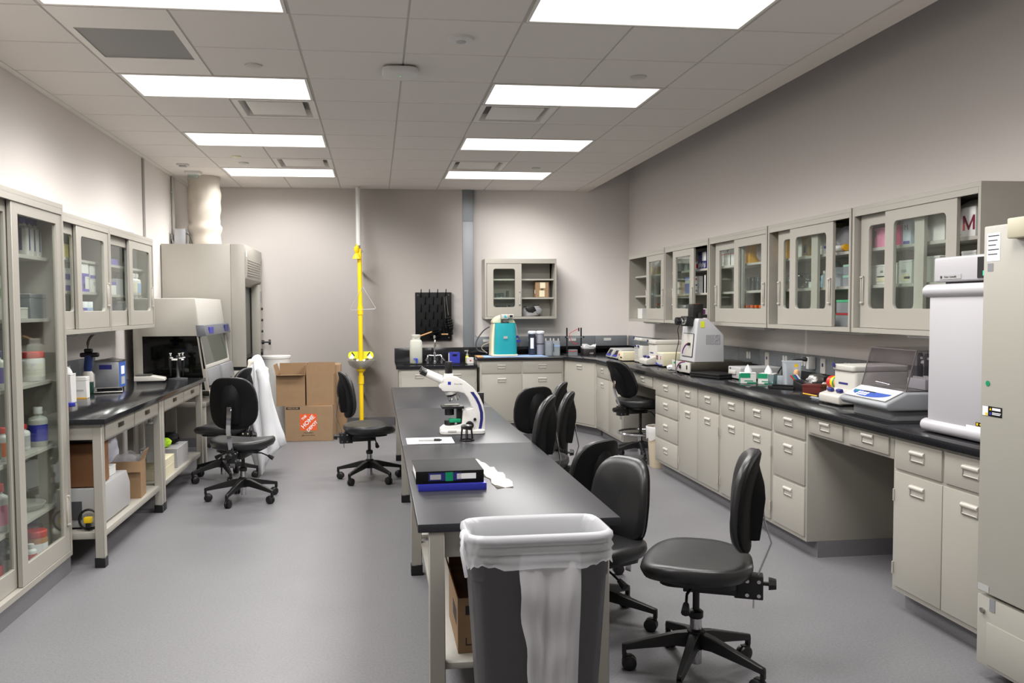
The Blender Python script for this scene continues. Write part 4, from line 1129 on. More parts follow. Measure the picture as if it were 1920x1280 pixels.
# liner: from inside, over the rim, folded bands outside
random.seed(5)
n = 96
def ringpts(hw, hd, z, amp, ph, fz=0.0, dz=0.0):
    out = []
    for i in range(n):
        a = 2 * PI * i / n
        c, s_ = math.cos(a), math.sin(a)
        x = hw * math.copysign(abs(c) ** (2 / 6.0), c); y = hd * math.copysign(abs(s_) ** (2 / 6.0), s_)
        d = 1 + amp * (math.sin(a * 7 + ph) + 0.6 * math.sin(a * 17 + ph * 2) + 0.5 * math.sin(a * 29 + ph * 3)) / hw * 0.5
        out.append((x * d, y * d, z + dz * math.sin(a * 5 + ph) + fz * math.sin(a * 23 + ph)))
    return out
R = [ringpts(0.19, 0.085, 0.40, 0.010, 0.2), ringpts(0.20, 0.095, 0.50, 0.012, 0.9), ringpts(0.204, 0.096, 0.60, 0.010, 1.6, 0.004), ringpts(0.216, 0.104, 0.68, 0.006, 2.2), ringpts(0.228, 0.116, 0.742, 0.003, 2.6),
     ringpts(0.243, 0.132, 0.759, 0.0015, 2.8), ringpts(0.256, 0.145, 0.75, 0.002, 3.0), ringpts(0.257, 0.147, 0.735, 0.003, 3.2), ringpts(0.252, 0.142, 0.722, 0.002, 3.4), ringpts(0.258, 0.148, 0.708, 0.003, 3.9),
     ringpts(0.252, 0.142, 0.695, 0.002, 4.2), ringpts(0.257, 0.147, 0.682, 0.003, 4.8), ringpts(0.253, 0.144, 0.667, 0.004, 5.3, 0.002, 0.003), ringpts(0.256, 0.147, 0.652, 0.006, 5.9, 0.004, 0.008)]
ln = part(G().rings(R, cap=False), 'liner', LINER, t, smooth=75)
# tail of the liner that hangs down the front
R = []
for k in range(24):
    tt = k / 23
    z = 0.70 - 0.66 * tt
    xl = -0.072 - 0.012 * math.sin(tt * 7) - 0.004 * math.sin(tt * 23) + (0.02 * tt if tt < 0.4 else 0.008)
    xr = 0.125 + 0.006 * math.sin(tt * 5 + 1)
    row = []
    for i in range(15):
        u = i / 14
        fo = min(1.0, tt * 5)
        row.append((xl + (xr - xl) * u, -0.1385 - 0.016 * fo + 0.010 * tt - fo * (0.007 * math.sin(u * 9 + tt * 3) + 0.004 * math.sin(u * 23 + tt * 5) + 0.006 * noise.noise(Vector((u * 4, tt * 6, 1)))), z))
    R.append(row)
part(G().rings(R, cap=False, closed=False), 'liner_tail', film('liner_double', (240, 240, 243), 0.94), t, smooth=75)
# loose knot at the left of the rim
part(G().tube([(-0.245, -0.02, 0.74), (-0.262, -0.08, 0.735), (-0.268, -0.11, 0.70), (-0.262, -0.12, 0.66), (-0.255, -0.115, 0.62)], [0.012, 0.02, 0.018, 0.012, 0.006], 10, sub=4), 'liner_knot', LINER, t, smooth=75)

# ================================================================ cardboard
def carton(name, label, loc, w_, d_, h_, m=CARD, rz=0.0, flaps=0, tape=True, group=None, labels=()):
    """shipping box; flaps=0 closed with tape seam, 1 opened with standing flaps"""
    t = thing(name, label, 'box', loc, rz, group)
    th = 0.004
    if flaps:
        g = B(0, w_, 0, d_, 0, th).box(0, w_, 0, th, th, h_).box(0, w_, d_ - th, d_, th, h_).box(0, th, th, d_ - th, th, h_).box(w_ - th, w_, th, d_ - th, th, h_)
        part(g, 'body', m, t)
    else:
        part(B(0, w_, 0, d_, 0, h_ - 0.004), 'body', m, t, 0.003, 1)
        part(B(0.001, w_ - 0.001, 0.001, d_ / 2 - 0.001, h_ - 0.004, h_), 'flap', m, t, 0.001, 1)
        part(B(0.001, w_ - 0.001, d_ / 2 + 0.001, d_ - 0.001, h_ - 0.004, h_), 'flap', m, t, 0.001, 1)
        if tape:
            part(B(-0.0006, w_ + 0.0006, d_ / 2 - 0.025, d_ / 2 + 0.025, h_ - 0.05, h_ + 0.0006), 'tape', mat('packing_tape', (190, 150, 100), 0.25), t)
    for (x0, x1, z0, z1, mm) in labels:
        part(B(x0, x1, -0.0008, 0.0, z0, z1), 'label', mm, t)
    return t
hd = carton('moving_box', 'brown moving box with an orange square logo on the floor by the back wall', (-1.045, 9.72, 0), 0.54, 0.40, 0.405, CARD, -0.05)
part(B(0.015, 0.17, -0.0008, 0, 0.365, 0.395), 'size_label', INK, hd)
text_g('MEDIUM', 0.032, CARD, 'size_text', hd, (0.092, -0.0012, 0.380), bold=0.0006)
lg = part(B(0.17, 0.36, -0.0008, 0, 0.125, 0.315), 'logo', HDOR, hd)
for s_, dx_, dz_, sz in (('THE', -0.048, 0.052, 0.036), ('HOME', -0.004, 0.004, 0.066), ('DEPOT', 0.042, -0.048, 0.048)):
    text_g(s_, sz, PAPER, 'logo_text', lg, (0.265 + dx_, -0.0014, 0.22 + dz_), (H90, -PI / 4, 0), bold=0.0012)
text_g('How doers', 0.024, INK, 'slogan', hd, (0.265, -0.0012, 0.098))
text_g('get more done.', 0.024, INK, 'slogan', hd, (0.265, -0.0012, 0.070))
ob = carton('cardboard_box', 'open cardboard box with a flap folded down, upper left of the stack', (-1.14, 9.74, 0.406), 0.325, 0.40, 0.355, CARD2, 0.0, 1)
fl = G().hexa([(0.0, -0.004, 0.352), (0.325, -0.004, 0.352), (0.325, 0.0, 0.352), (0.0, 0.0, 0.352)], [(0.02, -0.09, 0.36), (0.305, -0.09, 0.36), (0.305, -0.087, 0.364), (0.02, -0.087, 0.364)])
part(fl, 'flap', CARD2, ob)
part(B(0.0, 0.325, 0.396, 0.40, 0.355, 0.47), 'flap', CARD2, ob)
part(G().hexa([(0.321, 0.0, 0.355), (0.325, 0.0, 0.355), (0.325, 0.4, 0.355), (0.321, 0.4, 0.355)], [(0.335, 0.02, 0.475), (0.339, 0.02, 0.475), (0.339, 0.38, 0.475), (0.335, 0.38, 0.475)]), 'flap', CARD2, ob)
part(G().hexa([(0.0, 0.0, 0.355), (0.004, 0.0, 0.355), (0.004, 0.4, 0.355), (0.0, 0.4, 0.355)], [(-0.03, 0.02, 0.47), (-0.026, 0.02, 0.47), (-0.026, 0.38, 0.47), (-0.03, 0.38, 0.47)]), 'flap', CARD2, ob)
b_ = carton('cardboard_box', 'plain cardboard box with a raised flap, upper middle of the stack', (-0.80, 9.74, 0.406), 0.31, 0.38, 0.36, CARD2, 0.0, 1)
part(B(0.0, 0.31, 0.0, 0.004, 0.36, 0.475), 'flap', CARD2, b_)
part(B(0.0, 0.31, 0.376, 0.38, 0.36, 0.475), 'flap', CARD2, b_)
carton('cardboard_box', 'cardboard box on the floor behind the logo box, by the yellow post', (-0.60, 10.15, 0), 0.235, 0.34, 0.385, CARD2)
b_ = carton('cardboard_box', 'tall flattened cardboard box standing on another, at the right of the stack', (-0.60, 10.16, 0.386), 0.17, 0.32, 0.46, CARD, 0.0)
t = thing('waste_bucket', 'white plastic bucket behind the lab coat and the open box', 'bucket', (-1.20, 10.35, 0))
part(G().lathe([(0.13, 0), (0.135, 0.005), (0.165, 0.92), (0.172, 0.925), (0.172, 0.95), (0.165, 0.955), (0.02, 0.955)], n=28), 'bucket', WHITE, t)

# ================================================================ lab coat over the chair back
random.seed(2)
t = thing('lab_coat', 'white lab coat hung over the chair by the fume hood', 'lab coat', (-1.05, 7.80, 0))
n = 64; R = []
rows = [ # z, centre x, half x, centre y, half y
    (0.03, 0.015, 0.03, 0.02, 0.16), (0.10, 0.03, 0.07, 0.02, 0.19), (0.20, 0.05, 0.115, 0.02, 0.21), (0.27, 0.055, 0.135, 0.02, 0.22), (0.36, 0.04, 0.13, 0.02, 0.22), (0.48, 0.02, 0.125, 0.02, 0.215), (0.60, 0.0, 0.115, 0.02, 0.21),
    (0.72, -0.015, 0.105, 0.02, 0.205), (0.84, -0.03, 0.092, 0.02, 0.20), (0.93, -0.03, 0.08, 0.02, 0.19), (1.00, -0.035, 0.068, 0.02, 0.175), (1.05, -0.035, 0.052, 0.02, 0.15), (1.085, -0.033, 0.032, 0.02, 0.115), (1.10, -0.03, 0.012, 0.02, 0.06)]
for k, (z, cx, hx, cy, hy) in enumerate(rows):
    f = max(0.0, 1 - z / 1.05)
    ring_ = []
    for i in range(n):
        a = 2 * PI * i / n
        c, s_ = math.cos(a), math.sin(a)
        fold = 1 + (0.10 + 0.16 * f) * math.sin(a * 6 + z * 2.5) + 0.07 * math.sin(a * 11 + z * 6)
        wr = 0.012 * noise.noise(Vector((c * 2.5, s_ * 2.5, z * 7)))
        zz = z + (0.16 * max(0, c) * (1 - k / 3) if k < 3 else 0)
        ring_.append((cx + hx * c * fold + wr, cy + hy * s_ * (1 + 0.5 * (fold - 1)) + wr, zz))
    R.append(ring_)
part(G().rings(R), 'coat_body', CLOTH, t, smooth=80)
part(G().tube([(0.03, -0.14, 0.99), (0.055, -0.19, 0.86), (0.06, -0.20, 0.68), (0.075, -0.19, 0.50), (0.085, -0.20, 0.38)], [0.045, 0.058, 0.052, 0.055, 0.05], 14, sub=5), 'sleeve', CLOTH, t, smooth=80)
part(G().tube([(-0.06, -0.10, 1.06), (-0.085, -0.14, 1.0), (-0.088, -0.15, 0.90), (-0.07, -0.14, 0.82)], [0.018, 0.03, 0.026, 0.012], 10, sub=4), 'collar', mat('coat_lining', (214, 208, 196), 0.9), t, smooth=80)

# ================================================================ small goods builders
def bottle(name, label, loc, r, h, m, cap=WHITE, lab=None, neck=0.45, cat='bottle', group=None, capr=None, square=False, fill=None):
    """round (or square) bottle: body, cap and a wrap-round label"""
    t = thing(name, label, cat, loc, random.uniform(0, 0.4), group)
    hs = h * 0.78
    nr = r * neck
    prof = [(r * 0.9, 0), (r, h * 0.03), (r, hs * 0.86), (r * 0.9, hs * 0.93), (nr, hs), (nr, h * 0.86)]
    if square:
        part(G().rings([[(x, y, z) for x, y in rr(-q, q, -q, q, q * 0.35, 3)] for q, z in prof]), 'body', m, t, smooth=45)
    else:
        part(G().lathe(prof, n=20), 'body', m, t, smooth=45)
    cr_ = capr or nr * 1.25
    part(G().lathe([(cr_, h * 0.83), (cr_, h * 0.985), (cr_ * 0.9, h)], n=18), 'cap', cap, t)
    if lab:
        q = r * 1.012
        if square:
            part(B(-q * 0.8, q * 0.8, -q - 0.0005, -q * 0.96, h * 0.15, h * 0.55), 'label', lab, t)
        else:
            part(G().rings([[(q * math.cos(a), q * math.sin(a), z) for a in [-PI * 0.95 + 1.9 * PI * 0.62 * i / 14 for i in range(15)]] for z in (h * 0.14, h * 0.56)], cap=False, closed=False), 'label', lab, t)
    return t
def jar(name, label, loc, r, h, m, cap=RED, band=None, cat='jar', group=None):
    t = thing(name, label, cat, loc, 0, group)
    part(G().lathe([(r * 0.92, 0), (r, h * 0.04), (r, h * 0.72), (r * 0.9, h * 0.80)], n=22), 'body', m, t, smooth=45)
    part(G().lathe([(r * 0.95, h * 0.78), (r * 0.98, h * 0.80), (r * 0.98, h * 0.97), (r * 0.9, h)], n=22), 'lid', cap, t)
    if band:
        part(G().lathe([(r * 1.01, h * 0.15), (r * 1.01, h * 0.6)], n=22, cap=False), 'label', band, t)
    return t
def pack(name, label, loc, w_, d_, h_, m, marks=(), rz=0.0, cat='box', group=None, lid=0.18, lm=None):
    """card or plastic box with a lid seam; marks: (x0,x1,z0,z1,material) on the -y face; loc = centre of the base"""
    t = thing(name, label, cat, loc, rz, group)
    hz = h_ * (1 - lid)
    part(B(-w_ / 2, w_ / 2, -d_ / 2, d_ / 2, 0, hz), 'body', m, t, min(0.002, h_ * 0.05), 1)
    part(B(-w_ / 2 - 0.001, w_ / 2 + 0.001, -d_ / 2 - 0.001, d_ / 2 + 0.001, hz, h_), 'lid', lm or m, t, min(0.002, h_ * 0.05), 1)
    for a, b, c, d, mm in marks:
        part(B(-w_ / 2 + a * w_, -w_ / 2 + b * w_, -d_ / 2 - 0.0022, -d_ / 2 - 0.001, c * h_, d * h_), 'print', mm, t)
    return t
def side_marks(t, w_, d_, h_, marks):
    """same on the face that looks to -x"""
    for a, b, c, d, mm in marks:
        part(B(-w_ / 2 - 0.0022, -w_ / 2 - 0.001, -d_ / 2 + a * d_, -d_ / 2 + b * d_, c * h_, d * h_), 'print', mm, t)
def beaker(name, label, loc, r, h, m=CLEAR, cat='glassware', group=None, cap=None):
    t = thing(name, label, cat, loc, 0, group)
    part(G().lathe([(r * 0.92, 0), (r, 0.004), (r, h * 0.94), (r * 1.06, h), (r * 0.97, h * 0.99), (r * 0.95, 0.008), (0.001, 0.006)], n=18, cap=False), 'vessel', m, t, smooth=50)
    if cap:
        part(G().lathe([(r * 0.8, h), (r * 0.82, h * 1.02), (r * 0.8, h * 1.22), (r * 0.7, h * 1.25)], n=16), 'cap', cap, t)
    return t
def flask_bottle(name, label, loc, r, h, cap=ORANGE, liquid=None, group=None):
    t = thing(name, label, 'bottle', loc, 0, group)
    part(G().lathe([(r * 0.9, 0), (r, 0.005), (r, h * 0.55), (r * 0.85, h * 0.66), (r * 0.42, h * 0.78), (r * 0.42, h * 0.86)], n=18), 'vessel', CLEAR, t, smooth=50)
    part(G().lathe([(r * 0.5, h * 0.84), (r * 0.5, h * 0.99), (r * 0.45, h)], n=16), 'cap', cap, t)
    if liquid:
        part(G().lathe([(r * 0.88, 0.004), (r * 0.95, 0.008), (r * 0.95, h * 0.34)], n=18), 'contents', liquid, t)
    return t
def blob(name, label, loc, rx, ry, rz_, m, cat='bag', seed=1, group=None, fr=2.2, amp=0.25, n=28, k=14):
    R = []
    for j in range(k + 1):
        th = PI * (j / k)
        z = rz_ * (1 - math.cos(th)); rad = max(0.02, math.sin(th) ** 0.7)
        ring_ = []
        for i in range(n):
            a = 2 * PI * i / n
            q = 1 + amp * noise.noise(Vector((math.cos(a) * fr + seed * 7, math.sin(a) * fr, z / rz_ * fr))) + amp * 0.5 * noise.noise(Vector((math.cos(a) * fr * 3 + seed, math.sin(a) * fr * 3, z / rz_ * fr * 3)))
            ring_.append((rx * rad * math.cos(a) * q, ry * rad * math.sin(a) * q, max(0.001, z * (0.9 + 0.1 * q))))
        R.append(ring_)
    return single(G().rings(R), name, label, cat, m, loc, 0, group, smooth=35)
def cable(name, label, pts, r, m=BLACK, sub=6, cat='cable', group=None):
    p0 = Vector(pts[0]); 
    return single(G().tube([Vector(p) - p0 for p in pts], r, 7, sub=sub), name, label, cat, m, p0, 0, group, smooth=60)

# ================================================================ right worktop (rz = RZ: local x towards camera, y towards the wall)
def psu(label, loc, w_, d_, h_):
    t = thing('power_supply', label, 'instrument', loc, RZ, 'grey power supplies in the corner')
    part(G().prism([(0.0, 0.012), (-0.0, 0.03), (0.055, h_), (d_, h_), (d_, 0.012)], 0, w_, 'x'), 'case', LGREY, t, 0.004)
    part(G().prism([(-0.003, 0.034), (0.042, h_ * 0.88), (0.046, h_ * 0.88), (0.001, 0.034)], w_ * 0.25, w_ * 0.75, 'x'), 'panel', BLACK, t)
    part(G().prism([(-0.004, 0.034), (0.012, 0.056), (0.016, 0.056), (0.0, 0.034)], w_ * 0.12, w_ * 0.88, 'x'), 'blue_trim', BLUE, t)
    for x in (0.02, w_ - 0.02):
        for y in (0.03, d_ - 0.03):
            part(G().cyl((x, y, 0), (x, y, 0.014), 0.01, n=8), 'foot', BLACK, t)
psu('grey power supply with blue and black front deepest in the far corner', (2.745, 9.80, ZT), 0.22, 0.32, 0.115)
psu('grey power supply with blue and black front beside the other, half behind the stool', (2.745, 9.545, ZT), 0.22, 0.32, 0.115)
t = thing('power_supply', 'small cream power supply with a red dot beside the grey ones', 'instrument', (2.72, 9.20, ZT), RZ)
part(B(0, 0.19, 0, 0.24, 0.01, 0.105), 'case', CREAM, t, 0.004)
part(G().cyl((0.05, 0, 0.07), (0.05, -0.005, 0.07), 0.012, n=10), 'lamp', RED, t)
part(B(0.09, 0.15, -0.002, 0, 0.035, 0.05), 'print', INK, t)
part(B(0.02, 0.17, 0.02, 0.22, 0.0, 0.01), 'foot', BLACK, t)
def thermocycler(label, y, x, w_=0.22, d_=0.40, h_=0.27, lid=0.0, nose=True, vents=False):
    t = thing('thermocycler', label, 'instrument', (x, y, ZT), RZ, 'white thermocyclers')
    n_ = 0.10 if nose else 0.03
    part(G().rrect(0, w_, n_, d_, [0.012, 0.02, h_ * 0.84], 0.02, 4), 'body', OFFW, t, 0.003)
    if nose:
        part(G().prism([(0.0, 0.012), (-0.004, 0.05), (0.0, 0.065), (n_ + 0.01, 0.10), (n_ + 0.01, 0.012)], 0.005, w_ - 0.005, 'x'), 'control_nose', OFFW, t, 0.008, 3)
        for k in (0.30, 0.72):
            part(B(-0.026, 0.026, -0.012, 0.012, 0.0, 0.022), 'button', NAVY, t, 0.006, 3, loc=(w_ * k, 0.042, 0.080), rot=(0.3, 0, 0))
        part(B(0.06, w_ - 0.08, -0.001, 0.0, -0.006, 0.006), 'print', NAVY, t, loc=(0, n_ - 0.0005, 0.13))
    else:
        for k in (0.25, 0.65):
            part(B(-0.02, 0.02, -0.010, 0.0, -0.010, 0.012), 'button', NAVY, t, 0.005, 3, loc=(w_ * k, n_ - 0.001, h_ * 0.80))
    if vents:
        for k in range(8):
            part(B(0.03, w_ * 0.6, n_ - 0.003, n_, 0.045 + 0.018 * k, 0.052 + 0.018 * k), 'vent_slot', LGREY, t)
    l_ = part(G().rrect(0.0, w_, n_ - 0.012, d_, [0, 0.004, h_ * 0.13, h_ * 0.15], 0.02, 4, [0.006, 0, 0, 0.012]).move(0, -d_, 0), 'lid', OFFW, t, 0.003, loc=(0, d_, h_ * 0.85), rot=(-lid, 0, 0))
    part(G().cyl((0.03, n_ - 0.015 - d_, 0.03), (0.03, n_ - 0.02 - d_, 0.03), 0.014, n=12), 'lid_mark', NAVY, l_)
    part(B(0.02, w_ - 0.02, 0.03, d_ - 0.03, 0, 0.013), 'foot', BLACK, t)
    return t
thermocycler('white thermocycler with its lid raised, beside the small cream power supply', 8.90, 2.78, 0.26, 0.44, 0.225, 0.12, False, True)
thermocycler('white thermocycler with closed lid, between the open one and the gel imager', 8.50, 2.74, 0.24, 0.44, 0.26)
thermocycler('white thermocycler beside the orbital shaker', 4.925, 2.75, 0.24, 0.45, 0.245)
t = thing('transfer_unit', 'cream power unit with a blue wave on its front, in front of the closed thermocycler', 'instrument', (2.83, 8.22, ZT), RZ)
part(B(0, 0.20, 0, 0.36, 0.015, 0.145), 'case', CREAM, t, 0.005)
part(B(0.005, 0.195, -0.004, 0, 0.02, 0.14), 'face', OFFW, t, 0.001)
part(B(0.03, 0.065, -0.006, -0.004, 0.07, 0.115), 'display', DGREY, t)
part(G().prism([(0.005, 0.05), (0.04, 0.034), (0.10, 0.026), (0.195, 0.03), (0.195, 0.02), (0.005, 0.02)], -0.006, -0.004, 'y'), 'wave', BLUE, t)
for x, z in ((0.012, 0.10), (0.012, 0.078), (0.14, 0.10), (0.14, 0.08)):
    part(B(x, x + 0.014, -0.007, -0.004, z, z + 0.012), 'button', RED, t)
part(B(0.02, 0.18, 0.02, 0.34, 0, 0.016), 'foot', BLACK, t)
blob('crumpled_tissue', 'crumpled white tissue on the worktop left of the gel imager', (2.82, 7.72, ZT), 0.05, 0.06, 0.025, PAPER, 'tissue', 4)
# gel imager
t = thing('gel_imager', 'grey gel imaging hood with a camera on top standing on a steel transilluminator', 'gel imager', (2.735, 7.50, ZT), RZ)
part(B(0, 0.44, 0.012, 0.58, 0.018, 0.11), 'transilluminator', DSTEEL, t, 0.004)
fp = part(B(0.0, 0.44, 0.0, 0.012, 0.02, 0.112), 'front_panel', OFFW, t, 0.002)
part(B(0.20, 0.232, -0.012, 0, 0.05, 0.082), 'switch', BLACK, fp, 0.002)
part(B(0.37, 0.385, -0.006, 0, 0.05, 0.085), 'switch', BLACK, fp)
part(B(0.05, 0.085, -0.003, 0, 0.085, 0.10), 'lamp', GREEN, fp)
arc = [(0.14 + 0.20 * (1 - math.cos(a)), 0.03 + 0.085 * math.sin(a)) for a in [H90 * i / 8 for i in range(9)]]
part(G().tube([(p[0] - 0.02, -0.001, p[1]) for p in arc], 0.003, 5), 'red_arc', RED, fp)
part(G().tube([(p[0] - 0.012, -0.001, p[1] - 0.004) for p in arc], 0.003, 5), 'blue_arc', BLUE, fp)
hood = G()
prof = [(0.055, 0.112), (0.085, 0.46), (0.095, 0.50), (0.165, 0.50), (0.19, 0.49), (0.325, 0.36), (0.333, 0.345), (0.336, 0.112)]
hood.rings([[(0.05, p[0], p[1]) for p in prof], [(0.40, p[0], p[1]) for p in prof]])
hb = part(hood, 'hood', mat('hood_grey', (190, 190, 193), 0.4), t, 0.008, 3)
dsh = Matrix(((1, 0, 0, 0), (0, 1, 0.086, 0.055 - 0.086 * 0.112), (0, 0, 1, 0), (0, 0, 0, 1)))
hdoor = part(B(0.11, 0.35, -0.008, 0.0, 0.16, 0.36).xf(dsh), 'hood_door', OFFW, hb, 0.002)
part(G().frame(0.105, 0.355, 0.155, 0.365, 0.11, 0.35, 0.16, 0.36, -0.006, 0.0).xf(dsh), 'door_seal', BLACK, hb)
part(G().cyl((0.29, -0.005, 0.27), (0.29, -0.03, 0.27), 0.014, n=10).xf(dsh), 'door_knob', BLACK, hdoor)
arc = [(0.13 + 0.16 * (1 - math.cos(a)), 0.175 + 0.10 * math.sin(a)) for a in [H90 * i / 8 for i in range(9)]]
part(G().tube([(p[0], -0.009, p[1]) for p in arc], 0.004, 5).xf(dsh), 'blue_arc', BLUE, hdoor)
part(G().tube([(p[0] - 0.01, -0.009, p[1] + 0.006) for p in arc], 0.003, 5).xf(dsh), 'red_arc', RED, hdoor)
# helix print on the side that looks to the camera (local +x)
shm = Matrix(((1, 0, 0, 0), (0, 1, 0, 0), (0, 0, 1, 0), (0, 0, 0, 1)))
pm = mat('hood_print', (156, 156, 160), 0.5)
hxs = 0.4005
part(B(hxs - 0.004, hxs + 0.001, 0.165, 0.285, 0.27, 0.355).box(hxs - 0.004, hxs + 0.001, 0.288, 0.296, 0.27, 0.355), 'side_print', pm, hb)
for k in range(2):
    part(G().tube([(hxs + 0.0015, 0.265 + 0.02 * math.cos(2 * PI * i / 12), 0.292 + 0.042 * k + 0.02 * math.sin(2 * PI * i / 12)) for i in range(13)], 0.0025, 5), 'side_print', LGREY, hb)
part(B(0.399, 0.403, 0.115, 0.15, 0.42, 0.475), 'yellow_note', LIME, hb)
cm = part(B(0.17, 0.30, 0.085, 0.18, 0.502, 0.63), 'camera_housing', BLACK, t, 0.004)
part(B(0.16, 0.31, 0.02, 0.10, 0.43, 0.52), 'camera_body', BLACK, t, 0.006)
part(G().cyl((0.20, 0.03, 0.475), (0.20, -0.04, 0.475), 0.036, n=18), 'lens', BLACK, t, 0.003)
part(G().cyl((0.275, 0.03, 0.475), (0.275, -0.015, 0.475), 0.030, n=18), 'lens', CHROME, t, 0.002)
part(G().cyl((0.33, 0.14, 0.50), (0.33, 0.14, 0.55), 0.022, n=12).box(0.31, 0.34, 0.12, 0.2, 0.505, 0.535), 'focus_knob', BLACK, t)
part(G().tube([(0.22, 0.0, 0.46), (0.20, -0.02, 0.40), (0.17, 0.0, 0.30), (0.16, -0.02, 0.18), (0.17, -0.03, 0.06), (0.30, -0.06, 0.01), (0.44, -0.05, 0.006)], 0.004, 6, sub=5), 'cable', BLACK, t)
for x in (0.03, 0.41):
    for y in (0.04, 0.56):
        part(G().cyl((x, y, 0), (x, y, 0.02), 0.016, n=10), 'foot', BLACK, t)
t = thing('laptop', 'closed black laptop lying in front of the gel imager', 'laptop', (2.70, 6.98, ZT), -1.25)
part(G().rrect(0, 0.38, 0, 0.26, [0.004, 0.008, 0.024], 0.012, 3, [0.006, 0, 0]), 'base', BLACK, t)
part(G().rrect(0, 0.38, 0, 0.26, [0.026, 0.036, 0.040], 0.012, 3, [0, 0, 0.004]), 'lid', BLACKM, t)
part(B(0.03, 0.35, 0.245, 0.275, 0.006, 0.034), 'battery', BLACK, t, 0.004)
part(B(0.02, 0.36, 0.02, 0.24, 0, 0.005), 'foot', BLACK, t)
t = thing('label_printer', 'light grey box-shaped printer beside the laptop', 'instrument', (2.95, 6.74, ZT), RZ)
part(B(0, 0.24, 0, 0.36, 0.008, 0.105), 'case', LGREY, t, 0.008, 3)
part(B(0.03, 0.16, -0.012, 0.0, 0.045, 0.075), 'tray', OFFW, t, 0.003)
part(G().cyl((0.05, 0, 0.09), (0.05, -0.006, 0.09), 0.006, n=8), 'button', BLACK, t)
part(B(0.02, 0.22, 0.02, 0.34, 0, 0.01), 'foot', BLACK, t)
def tissue_box(label, loc, rz, seed):
    t = pack('tissue_box', label, loc, 0.12, 0.115, 0.082, WCARD, ((0.0, 0.62, 0.55, 1.0, GREEN), (0.42, 1.0, 0.02, 0.14, GREEN), (0.25, 0.8, 0.22, 0.30, GREEN)), rz, 'tissue box', 'lab tissue boxes', 0.06)
    random.seed(seed)
    R = [[(0.022 * math.cos(a) * s1 * (1 + 0.4 * math.sin(3 * a + seed)), 0.02 * math.sin(a) * s1 * (1 + 0.4 * math.cos(2 * a)), z) for a in [2 * PI * i / 14 for i in range(14)]] for s1, z in ((0.9, 0.078), (1.1, 0.095), (0.8, 0.115), (0.35, 0.135), (0.1, 0.145))]
    part(G().rings(R), 'tissue', PAPER, t, smooth=60)
    side_marks(t, 0.12, 0.115, 0.082, ((0.0, 1.0, 0.1, 0.9, GREEN),))
tissue_box('green and white tissue box nearest the grey printer', (2.92, 6.30, ZT), -0.35, 1)
tissue_box('green and white tissue box beside the clear beaker', (3.04, 6.20, ZT), -0.75, 2)
beaker('beaker', 'small clear plastic beaker by the tissue boxes', (3.0, 6.04, ZT), 0.035, 0.085, CLEAR)
jar('dish_stack', 'short clear jar with a pale lid behind the small beaker', (3.10, 6.08, ZT), 0.045, 0.07, FROST, FROST)
t = thing('waste_container', 'tall frosted plastic container with a yellow hazard mark on the worktop', 'container', (3.09, 5.92, ZT), -0.3)
part(G().rings([[(x, y, z) for x, y in rr(-q, q, -q, q, 0.018, 4)] for q, z in ((0.052, 0), (0.055, 0.004), (0.062, 0.185), (0.066, 0.188), (0.066, 0.196), (0.060, 0.196), (0.053, 0.006))], cap=True), 'body', FROST, t)
part(G().cyl((0.02, -0.0605, 0.165), (0.02, -0.0625, 0.165), 0.013, n=14), 'hazard_mark', YEL, t)
part(G().lathe([(0.0, 0.03), (0.018, 0.02), (0.022, 0.0), (0.016, -0.018), (0, -0.025)], (0.022, -0.07, 0.11), 14, cap=False), 'orange_stopper', mat('peach_rubber', (232, 186, 140), 0.6), t)
t = thing('plug_adapter', 'white power adapter with a thick black plug in the raceway outlet', 'plug', (XR - 0.038, 6.06, 1.075), RZ)
part(B(-0.02, 0.02, -0.055, 0.006, -0.045, 0.05), 'adapter', WHITE, t, 0.006)
part(G().tube([(-0.0, -0.05, 0.03), (-0.05, -0.10, 0.03), (-0.09, -0.13, 0.02)], [0.012, 0.017, 0.010], 10, sub=3), 'plug', BLACK, t)
part(G().tube([(-0.09, -0.13, 0.02), (-0.16, -0.17, -0.03), (-0.21, -0.19, -0.10), (-0.22, -0.19, -0.156)], 0.006, 7, sub=5), 'cord', BLACK, t)
t = thing('marker_tray', 'flat black tray on the worktop in front of the frosted container', 'tray', (2.95, 5.78, ZT), -0.9)
part(G().rrect(-0.10, 0.10, -0.035, 0.035, [0, 0.004, 0.018, 0.02], 0.01, 3, [0.004, 0, 0, 0.004]), 'tray', BLACK, t)
part(G().cyl((-0.08, 0.0, 0.026), (0.07, 0.01, 0.026), 0.007, n=8), 'marker', BLACKM, t)
t = thing('pen_holder', 'black pen holder with coloured pens behind the flat tray', 'pen holder', (3.07, 5.70, ZT), -0.9)
part(G().prism([(-0.05, 0), (0.06, 0), (0.05, 0.03), (-0.05, 0.075)], -0.07, 0.07, 'y'), 'holder', BLACK, t, 0.003)
for k, m_ in enumerate((RED, GREEN, BLUE, WHITE)):
    part(G().cyl((-0.03, -0.05 + 0.03 * k, 0.05), (-0.075, -0.06 + 0.035 * k, 0.105), 0.0055, n=8), 'pen', m_, t)
blob('steel_wool', 'crumpled dark foil lump behind the pen holder', (3.20, 5.76, ZT), 0.07, 0.06, 0.055, mat('foil', (150, 148, 146), 0.3, 0.8), 'foil', 9)
cable('coiled_cable', 'black power cord coiled behind the tape dispenser', [(3.22, 5.62, ZT + 0.03), (3.28, 5.52, ZT + 0.12), (3.29, 5.38, ZT + 0.15), (3.28, 5.26, ZT + 0.10), (3.24, 5.18, ZT + 0.008)], 0.007)
t = thing('tape_dispenser', 'white tape dispenser loaded with red yellow green and orange rolls', 'tape dispenser', (3.13, 5.60, ZT), RZ)
